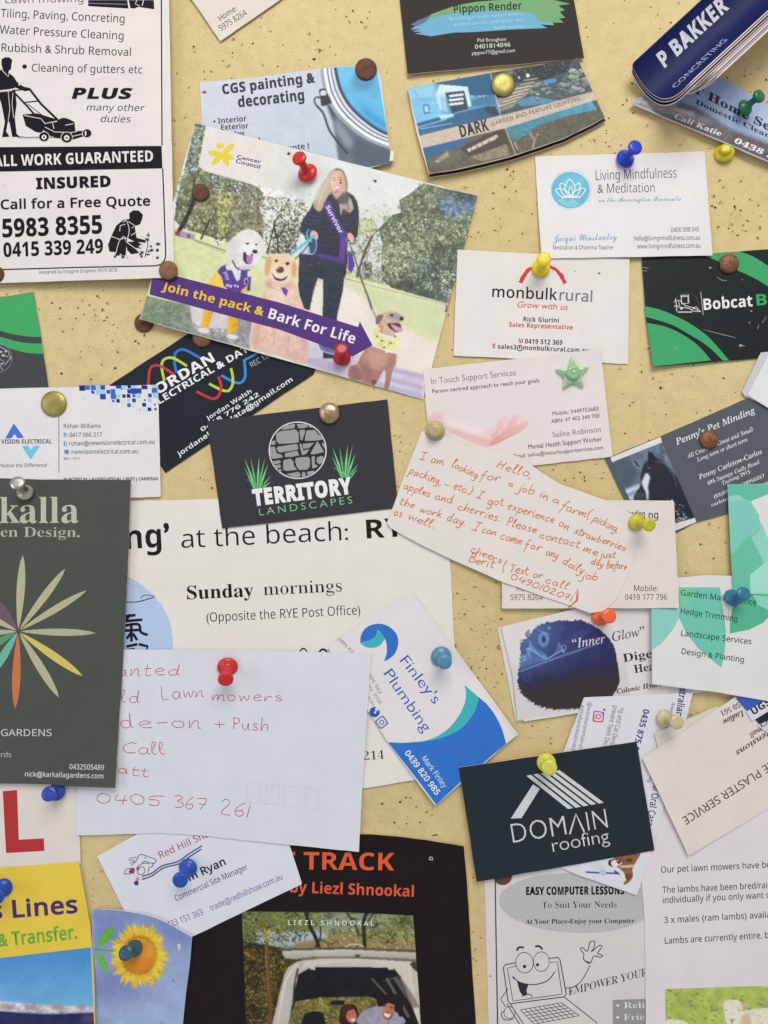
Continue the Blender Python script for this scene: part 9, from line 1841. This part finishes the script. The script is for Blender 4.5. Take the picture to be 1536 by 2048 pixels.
def leafp(x1, y1, w, c, x0=133, y0=1180):
    dx, dy = x1 - x0, y1 - y0; l = math.hypot(dx, dy); nx, ny = -dy / l, dx / l; q = []; r = []
    for k in range(13):
        t = k / 12; ww = w * math.sin(math.pi * min(1, t * .96 + .03)) ** .75 * (.75 + .5 * t) if 0 < k < 12 else 0
        bx, by = x0 + dx * (.03 + .97 * t), y0 + dy * (.03 + .97 * t); q.append((bx + nx * ww, by + ny * ww)); r.append((bx - nx * ww, by - ny * ww))
    poly(q + r[::-1][1:-1], c, name='leaf_shape', lay=1)
for x, y, w, c in ((167,622,30,(178,176,140)),(478,720,27,(178,176,140)),(634,880,25,(178,176,138)),(700,1192,26,(176,172,142)),(606,1508,29,(206,190,98)),(432,1665,30,(178,176,140)),(110,1748,30,(196,116,74)),
                   (-60,1500,30,(110,178,156)),(-120,900,50,(108,88,100)),(-300,1200,26,(176,172,142)),(-200,1360,30,(86,150,110)),(-230,1000,24,(178,176,140))): leafp(x, y, w, c)
T('AUSTRALIAN GARDENS', -520,1944,378,1946,50,(196,196,184), 'n', .006); K(0,1488); T('for coastal yards', -330,95,82,96,38,(186,186,176), 'n'); T('0432505489', 508,184,760,190,38,(216,216,206), 'n', .004); T('nick@karkallagardens.com', 182,236,756,252,36,(216,216,206), 'n', .006)
# ---- roofing card
K(740,1488)
card('black roofing card with a white striped roof emblem and thin white capitals', [(918,1536)] + PP([650,172]) + [(1273,1483),(1309,1701)] + PP([780,1008]),(37,46,52), bends=[(1090,1620,110,.6)], rough=.5, gap=1.0, thick=1.6)
K(740,1488); DW = (206,208,208)
poly([1030,545,1192,295,1242,328,1108,542], DW, name='roof_emblem')
K(0,0,1)
for k in range(5):
    sx, sy, ex, ey = 1052.6 + k * 14.2,1551.4 - k * 2.4,1136 + k * 15.3,1618 - k * 2.7
    poly([sx, sy, sx + 9.5, sy - 1.6, ex + 10.5, ey - 1.8, ex, ey], DW, name='roof_emblem')
K(740,1488)
T('DOM', 1048,725,1440,662,142, DW, 'h', -.014, track=.04); line([1462,656,1506,512,1566,640],12, DW, name='lettering'); T('IN', 1598,636,1742,612,142, DW, 'h', -.014, track=.04); T('roofing', 1340,790,1755,716,100, DW, 'h', -.012)
K(1116,1488); hole(460,748,1.0, False)
# ---- curled cleaning card with folded edge, curled stack of blue cards
K(0,0,1)
Sheet('business_card', 'curled home cleaning card with blue sky print, lower edge bent forward', 'business card', [(1262,206),(1302,180),(1398,128),(1440,152),(1536,210),(1700,300),(1700,390),(1536,323),(1400,265),(1330,236)],(160,178,204), thick=2.0,
      bends=[(1420,235,112,60)], rough=.45, gap=.8, group=CARD, edge=(226,214,204), step=8, lift=2)
cv = Canvas(1255,120,1560,340,(150,172,206)); K(1116,0)
cv.poly([1000,480,1700,600,1700,1100,900,700],(140,162,206), grad=(60,(178,190,214)), tex=.06, tsc=16)
cv.poly([880,740,1000,780,1280,950,1700,1100,1700,1250,1500,1130,1200,960,850,800],(104,104,116), soft=3, tex=.2, tsc=6)
cv.poly([540,745,600,700,760,760,900,800,1100,890,1400,1010,1700,1120,1700,1290,1400,1120,1000,950],(124,118,118), grad=(60,(86,80,84)), tex=.25, tsc=7)
cv.poly([560,735,640,705,800,780,1000,830,1160,900,1000,900,760,820],(176,170,172),.8, soft=4, tex=.2, tsc=4); cv.poly([780,770,1000,820,1000,860,860,810],(206,200,204),.8, soft=2)
picture(cv, [(1303,181),(1398,130),(1440,154),(1536,212),(1562,227)],[(1264,207),(1330,234),(1400,263),(1536,321),(1562,333)],1.3)
T('CLT Home Services', 830,590,1840,1110,56,(44,46,70), 's', .015, shear=-.25); T('Domestic Cleaning', 1005,757,1660,1066,34,(48,50,72), 's', .01, shear=-.25)
T('Call Katie', 845,862,1185,995,38,(226,222,220), 's', .01, shear=.2); T('0438 276 510', 1285,1040,1860,1290,38,(226,222,220), 's', .01, shear=.2)
def curled_card(label, shift, drop, tcut, name='business_card', top=False, hadd=0.0, face=(21,29,80), cut=0, th=2.0):
    """a card bowed like a gutter: the profile runs across the card, the axis along it, out of the frame"""
    ax = np.array([.735,-.678]); pr = np.array([.66,.751]); org = np.array([1250.0,150.0]) + pr * shift + ax * drop
    prof = [(0,20),(14,13),(32,8),(52,6),(72,9),(90,19),(103,36),(112,58),(117,82),(119,104)]
    prof = smooth_line(prof, False, 4); prof = prof[cut:int(len(prof) * tcut)]
    root = bpy.data.objects.new(name, None); root.empty_display_size = .01; link(root)
    def pt(s_, t, h): b = org + ax * s_ + pr * t; return Vector(((b[0] - 768) * PX, -(h + hadd) * PX, ZC - (b[1] - 1024) * PX))
    root.location = pt(150,50,10); o3 = root.location.copy(); tag(root, label, 'business card', CARD)
    SS = [0,2,5] + [k * 20 for k in range(1,24)]
    def inset(s_, t):
        r = 9; tt = prof[-1][0]
        return s_
    V = []; F = []; n = len(prof)
    # rounded free corner at the curled side
    def s_at(i, s_):
        L = sum(math.dist(prof[j], prof[j + 1]) for j in range(i, n - 1)); r = 13
        s0 = r - math.sqrt(max(0, r * r - (r - L) ** 2)) if L < r else 0
        L2 = sum(math.dist(prof[j], prof[j + 1]) for j in range(0, i)); r2 = 5
        if L2 < r2: s0 = max(s0, r2 - math.sqrt(max(0, r2 * r2 - (r2 - L2) ** 2)))
        return max(s_, s0)
    nrm = []
    for i in range(n):
        a = prof[max(0, i - 1)]; b = prof[min(n - 1, i + 1)]; d = (b[0] - a[0], b[1] - a[1]); l = math.hypot(*d); nrm.append((-d[1] / l, d[0] / l))
    for layer in (1,0):
        for s_ in SS:
            for i, (t, h) in enumerate(prof):
                V.append(pt(s_at(i, s_), t + nrm[i][0] * th * layer, h + nrm[i][1] * th * layer) - o3)
    m_ = len(SS) * n
    for j in range(len(SS) - 1):
        for i in range(n - 1):
            a = j * n + i; F.append([a, a + 1, a + n + 1, a + n]); F.append([m_ + a, m_ + a + n, m_ + a + n + 1, m_ + a + 1])
    nf = len(F)
    for i in range(n - 1): F.append([i, m_ + i, m_ + i + 1, i + 1])
    for j in range(len(SS) - 1): a = j * n; b = a + n - 1; F.append([a, a + n, m_ + a + n, m_ + a]); F.append([b, m_ + b, m_ + b + n, b + n])
    me = bpy.data.meshes.new('card_sheet'); me.from_pydata([tuple(v) for v in V],[], F)
    me.materials.append(paper(face, .5 if sum(face) < 300 else .6)); me.materials.append(paper((222,208,206),.7))
    for k, p in enumerate(me.polygons):
        p.use_smooth = k < nf; p.material_index = 0 if k < nf and k % 2 == 0 else 1
    bmx = bmesh.new(); bmx.from_mesh(me); bmesh.ops.recalc_face_normals(bmx, faces=bmx.faces[:]); bmx.to_mesh(me); bmx.free()
    link(bpy.data.objects.new('card_sheet', me), root)
    return root, pt, prof, o3, nrm
for k in range(7):
    j = 6 - k
    curled_card('curled blue card number %s in the fanned stack, seen as a pale edge' % ['one', 'two', 'three', 'four', 'five', 'six', 'seven'][j] if False else
                ['bottom card of the curled dark blue stack, farthest right pale edge', 'curled blue card second from the bottom of the fanned stack', 'curled blue card third from the bottom of the fanned stack', 'curled blue card in the middle of the fanned stack',
                 'curled blue card third from the top of the fanned stack', 'curled blue card just under the top one of the stack', 'top curled dark blue card with silver capitals'][k],
                (0,3.4,7.6,11.5,15.5,19.5,24)[j],(0,-2,-5,40,52,46,60)[j],(1.0,1.0,.99,.98,.99,.97,.98)[j], hadd=14 - 3 * j if j < 3 else 6.5 - j, face=(21,29,80) if j < 3 else (220,206,206), cut=0 if j < 3 else 13, th=2.0 if j < 3 else 3.2)
    if k == 6: pass
root = [o for o in bpy.data.objects if o.name.startswith('business_card') and o.get('label', '').startswith('top curled')][0]
def curl_text(txt, s0, t0, s1, cap, st, wt, color):
    ax = np.array([.735,-.678]); pr = np.array([.66,.751]); org = np.array([1250.0,150.0])
    prof = smooth_line([(0,20),(14,13),(32,8),(52,6),(72,9),(90,19),(103,36),(112,58),(117,82),(119,104)], False, 4)
    cum = [0]
    for a, b in zip(prof, prof[1:]): cum.append(cum[-1] + math.dist(a, b))
    pen = 0; parts = []; H = max(p[1] for q in FONT[st + 'H'][1] for p in q)
    for ch in txt:
        if ch == ' ': pen += .28; continue
        a, v, t = glyph(st, ch, wt); parts.append((pen, v, t)); pen += a
    sx = (s1 - s0) / pen; V = []; F = []
    for pen, v, t in parts:
        b = len(V)
        for gx, gy in v:
            s_ = s0 + (pen + gx) * sx; u = t0 - gy * cap / H
            i = max(0, min(len(prof) - 2, next((k for k in range(len(cum) - 1) if cum[k + 1] >= u), len(prof) - 2))); f = (u - cum[i]) / (cum[i + 1] - cum[i])
            t_ = prof[i][0] + (prof[i + 1][0] - prof[i][0]) * f; h_ = prof[i][1] + (prof[i + 1][1] - prof[i][1]) * f
            d = (prof[i + 1][0] - prof[i][0], prof[i + 1][1] - prof[i][1]); l = math.hypot(*d); t_ -= d[1] / l * 2.3; h_ += d[0] / l * 2.3 + 14
            bb = org + ax * s_ + pr * t_; V.append(Vector(((bb[0] - 768) * PX, -h_ * PX, ZC - (bb[1] - 1024) * PX)) - root.location)
        F += [[i + b for i in tri] for tri in t]
    F = [f if (V[f[1]] - V[f[0]]).cross(V[f[2]] - V[f[1]]).y < 0 else f[::-1] for f in F]
    meshobj('lettering', V, F, ink(color, .4), root)
curl_text('P BAKKER', 50,50,226,30, 'b', .02,(206,206,214)); curl_text('CONCRETING', 30,104,170,13, 'h', .01,(150,156,190))
# ---- white cards at the right edge
card('white card under another at the right edge, only its grey left rim showing', [(1484,784),(1522,705),(1700,690),(1700,900),(1560,826),(1490,792)],(196,198,206), rough=.5, gap=1.0)
card('blank white card at the right edge above the pet minding card', [(1495,790),(1538,706),(1700,700),(1700,900),(1600,850),(1532,813)],(222,220,222), rough=.5, gap=.8)
# ================================================================ pins
tack('large dark rusty thumbtack on the blue paint tin card', 732,139,22, 'rust', dome=4)
tack('dark rusty thumbtack in the trees at the left of the dog postcard', 401,385,17.5, 'rust', dome=4)
tack('pale rusty thumbtack at the lower right corner of the lawn care flyer', 337,541,19, 'lightrust', dome=5)
tack('brown thumbtack at the lower left corner of the dog postcard', 288,646,19, 'rust', dome=5)
tack('dark thumbtack cut by the left picture edge at the foot of the lawn care flyer', -8,549,17, 'rust', dome=5)
tack('bumpy brown thumbtack on the green and black digger card', 1457,528,20, 'brown', dome=9, bumps=.5)
tack('bumpy copper thumbtack in the pet minding card', 1417,880,19, 'brown', dome=9, bumps=.6)
tack('brass thumbtack between the photos of the garden lighting card', 1006,170,24, 'gold', dome=6)
tack('large brass thumbtack on the white electrician card', 108,808,26, 'gold', dome=6)
tack('shiny domed thumbtack at the top of the stone wall landscaping card', 659,827,22, 'silver', dome=12, bumps=.15)
push_pin('red push pin leaning over the sky of the dog postcard', 614,344,597,314,(206,40,36),.0, rf=20, H=40)
push_pin('clear red push pin beside the sitting brown dog on the postcard', 684,714,682,697,(206,30,52),.35, rf=17.5, H=36)
push_pin('royal blue push pin at the top of the meditation card', 1252,316,1272,293,(34,62,196),.0, rf=18.5, H=36)
push_pin('green push pin in the curled cleaning card', 1492,214,1521,190,(24,112,74),.0, z=14, rf=16, H=32, rh=13)
push_pin('bright yellow push pin on the red arc of the rural supplies card', 1082,535,1088,517,(226,206,36),.0, rf=18)
push_pin('clear yellow push pin leaning right at the corner of the handwritten note', 1275,1045,1300,1050,(212,206,44),.2, rf=17, H=44, rh=13.5)
push_pin('orange push pin above the dark blue ink blot card', 1202,1233,1219,1232,(232,104,56),.0, rf=18.5)
push_pin('slate blue push pin on the plumbing card', 883,1314,890,1325,(84,140,170),.0, rf=20.5)
push_pin('lime yellow push pin at the top of the black roofing card', 1093,1526,1099,1536,(206,208,80),.0, rf=19, rh=15.5)
push_pin('cream push pin beside the upside down plaster card', 1331,1437,1355,1445,(196,186,148),.0, rf=17.5)
push_pin('teal blue push pin where the two green gardening cards overlap', 1466,1195,1489,1187,(36,118,150),.0, rf=17, H=36, rh=14)
push_pin('red push pin in the white envelope', 455,1335,451,1360,(206,40,44),.0, rf=20.5, rh=15.5)
push_pin('royal blue push pin through the agricultural show card', 375,1737,359,1762,(30,78,176),.0, rf=18.5, rh=15.5)
push_pin('dark teal push pin with a glassy head in the sunflower centre', 268,1897,250,1907,(48,88,108),.0, rf=16, rh=14)
push_pin('blue push pin cut by the left picture edge above the yellow card words', 5,1777,-8,1796,(28,74,180),.0, rf=18)
push_pin('silver metal push pin at the top of the dark green gardens flyer', 50,983,34,965,(0,0,0), mat=metal((226,226,222),(150,132,112),.22,.95,160), rf=17, rh=14)
push_pin('clear amber pin with a round head at the corner of the handwritten note', 870,862,870.5,861.5,(206,188,140),.25, rf=20, rh=13, H=16)
# star shaped pin
zs = float(top_at(np.array([1144.]), np.array([748.]))[0]) + .8
rs = pin_root('push_pin', 'green glassy star shaped pin on the support services card', 'push pin', 'plastic push pins', 1144,748, zs)
out = []
for k in range(10):
    a = math.radians(-94 + 36 * k); r = 37 if k % 2 == 0 else 17.5; out.append((r * math.cos(a), r * math.sin(a)))
out = round_corners(out, 5.5)
V = []; F = []; n = len(out)
for sc_, h in ((.9,0),(1.0,2),(1.0,4),(.93,6.5),(.78,8.2),(.5,9),(.02,9.2)):
    for x, y in out: V.append(Vector((x * sc_ * PX, -h * PX, -y * sc_ * PX)))
for j in range(6):
    for i in range(n): a = j * n + i; b = j * n + (i + 1) % n; F.append([a, b, b + n, a + n])
F.append(list(range(n))); F.append([6 * n + i for i in range(n)][::-1])
g = plastic((176,216,172),.25,.12)
meshobj('star_body', V, F, g, rs, smooth=True)
V, F = lathe([(15,8.0),(14.5,11),(12,13.5),(8,15),(7,14.2),(4,15.2),(.3,15.6)],28)
meshobj('star_boss', place(V, None, Vector((0,-1,0))), F, plastic((156,206,158),.2,.1), rs, smooth=True)
V, F = lathe([(1.6,-zs - 4),(2,.3)],10)
meshobj('needle', place(V, None, Vector((0,-1,0))), F, metal((190,186,178),(120,110,100),.35,.95), rs, smooth=True)
# strip of clear tape on the paint tin card
K(380,0); K(0,0,1)
Sheet('tape_strip', 'small yellowed strip of clear tape at the corner of the paint tin card', 'tape', [(781,301),(788,302),(787,321),(779,322)],(214,200,158), thick=.3, rough=.2, part='tape_film', gap=.3)
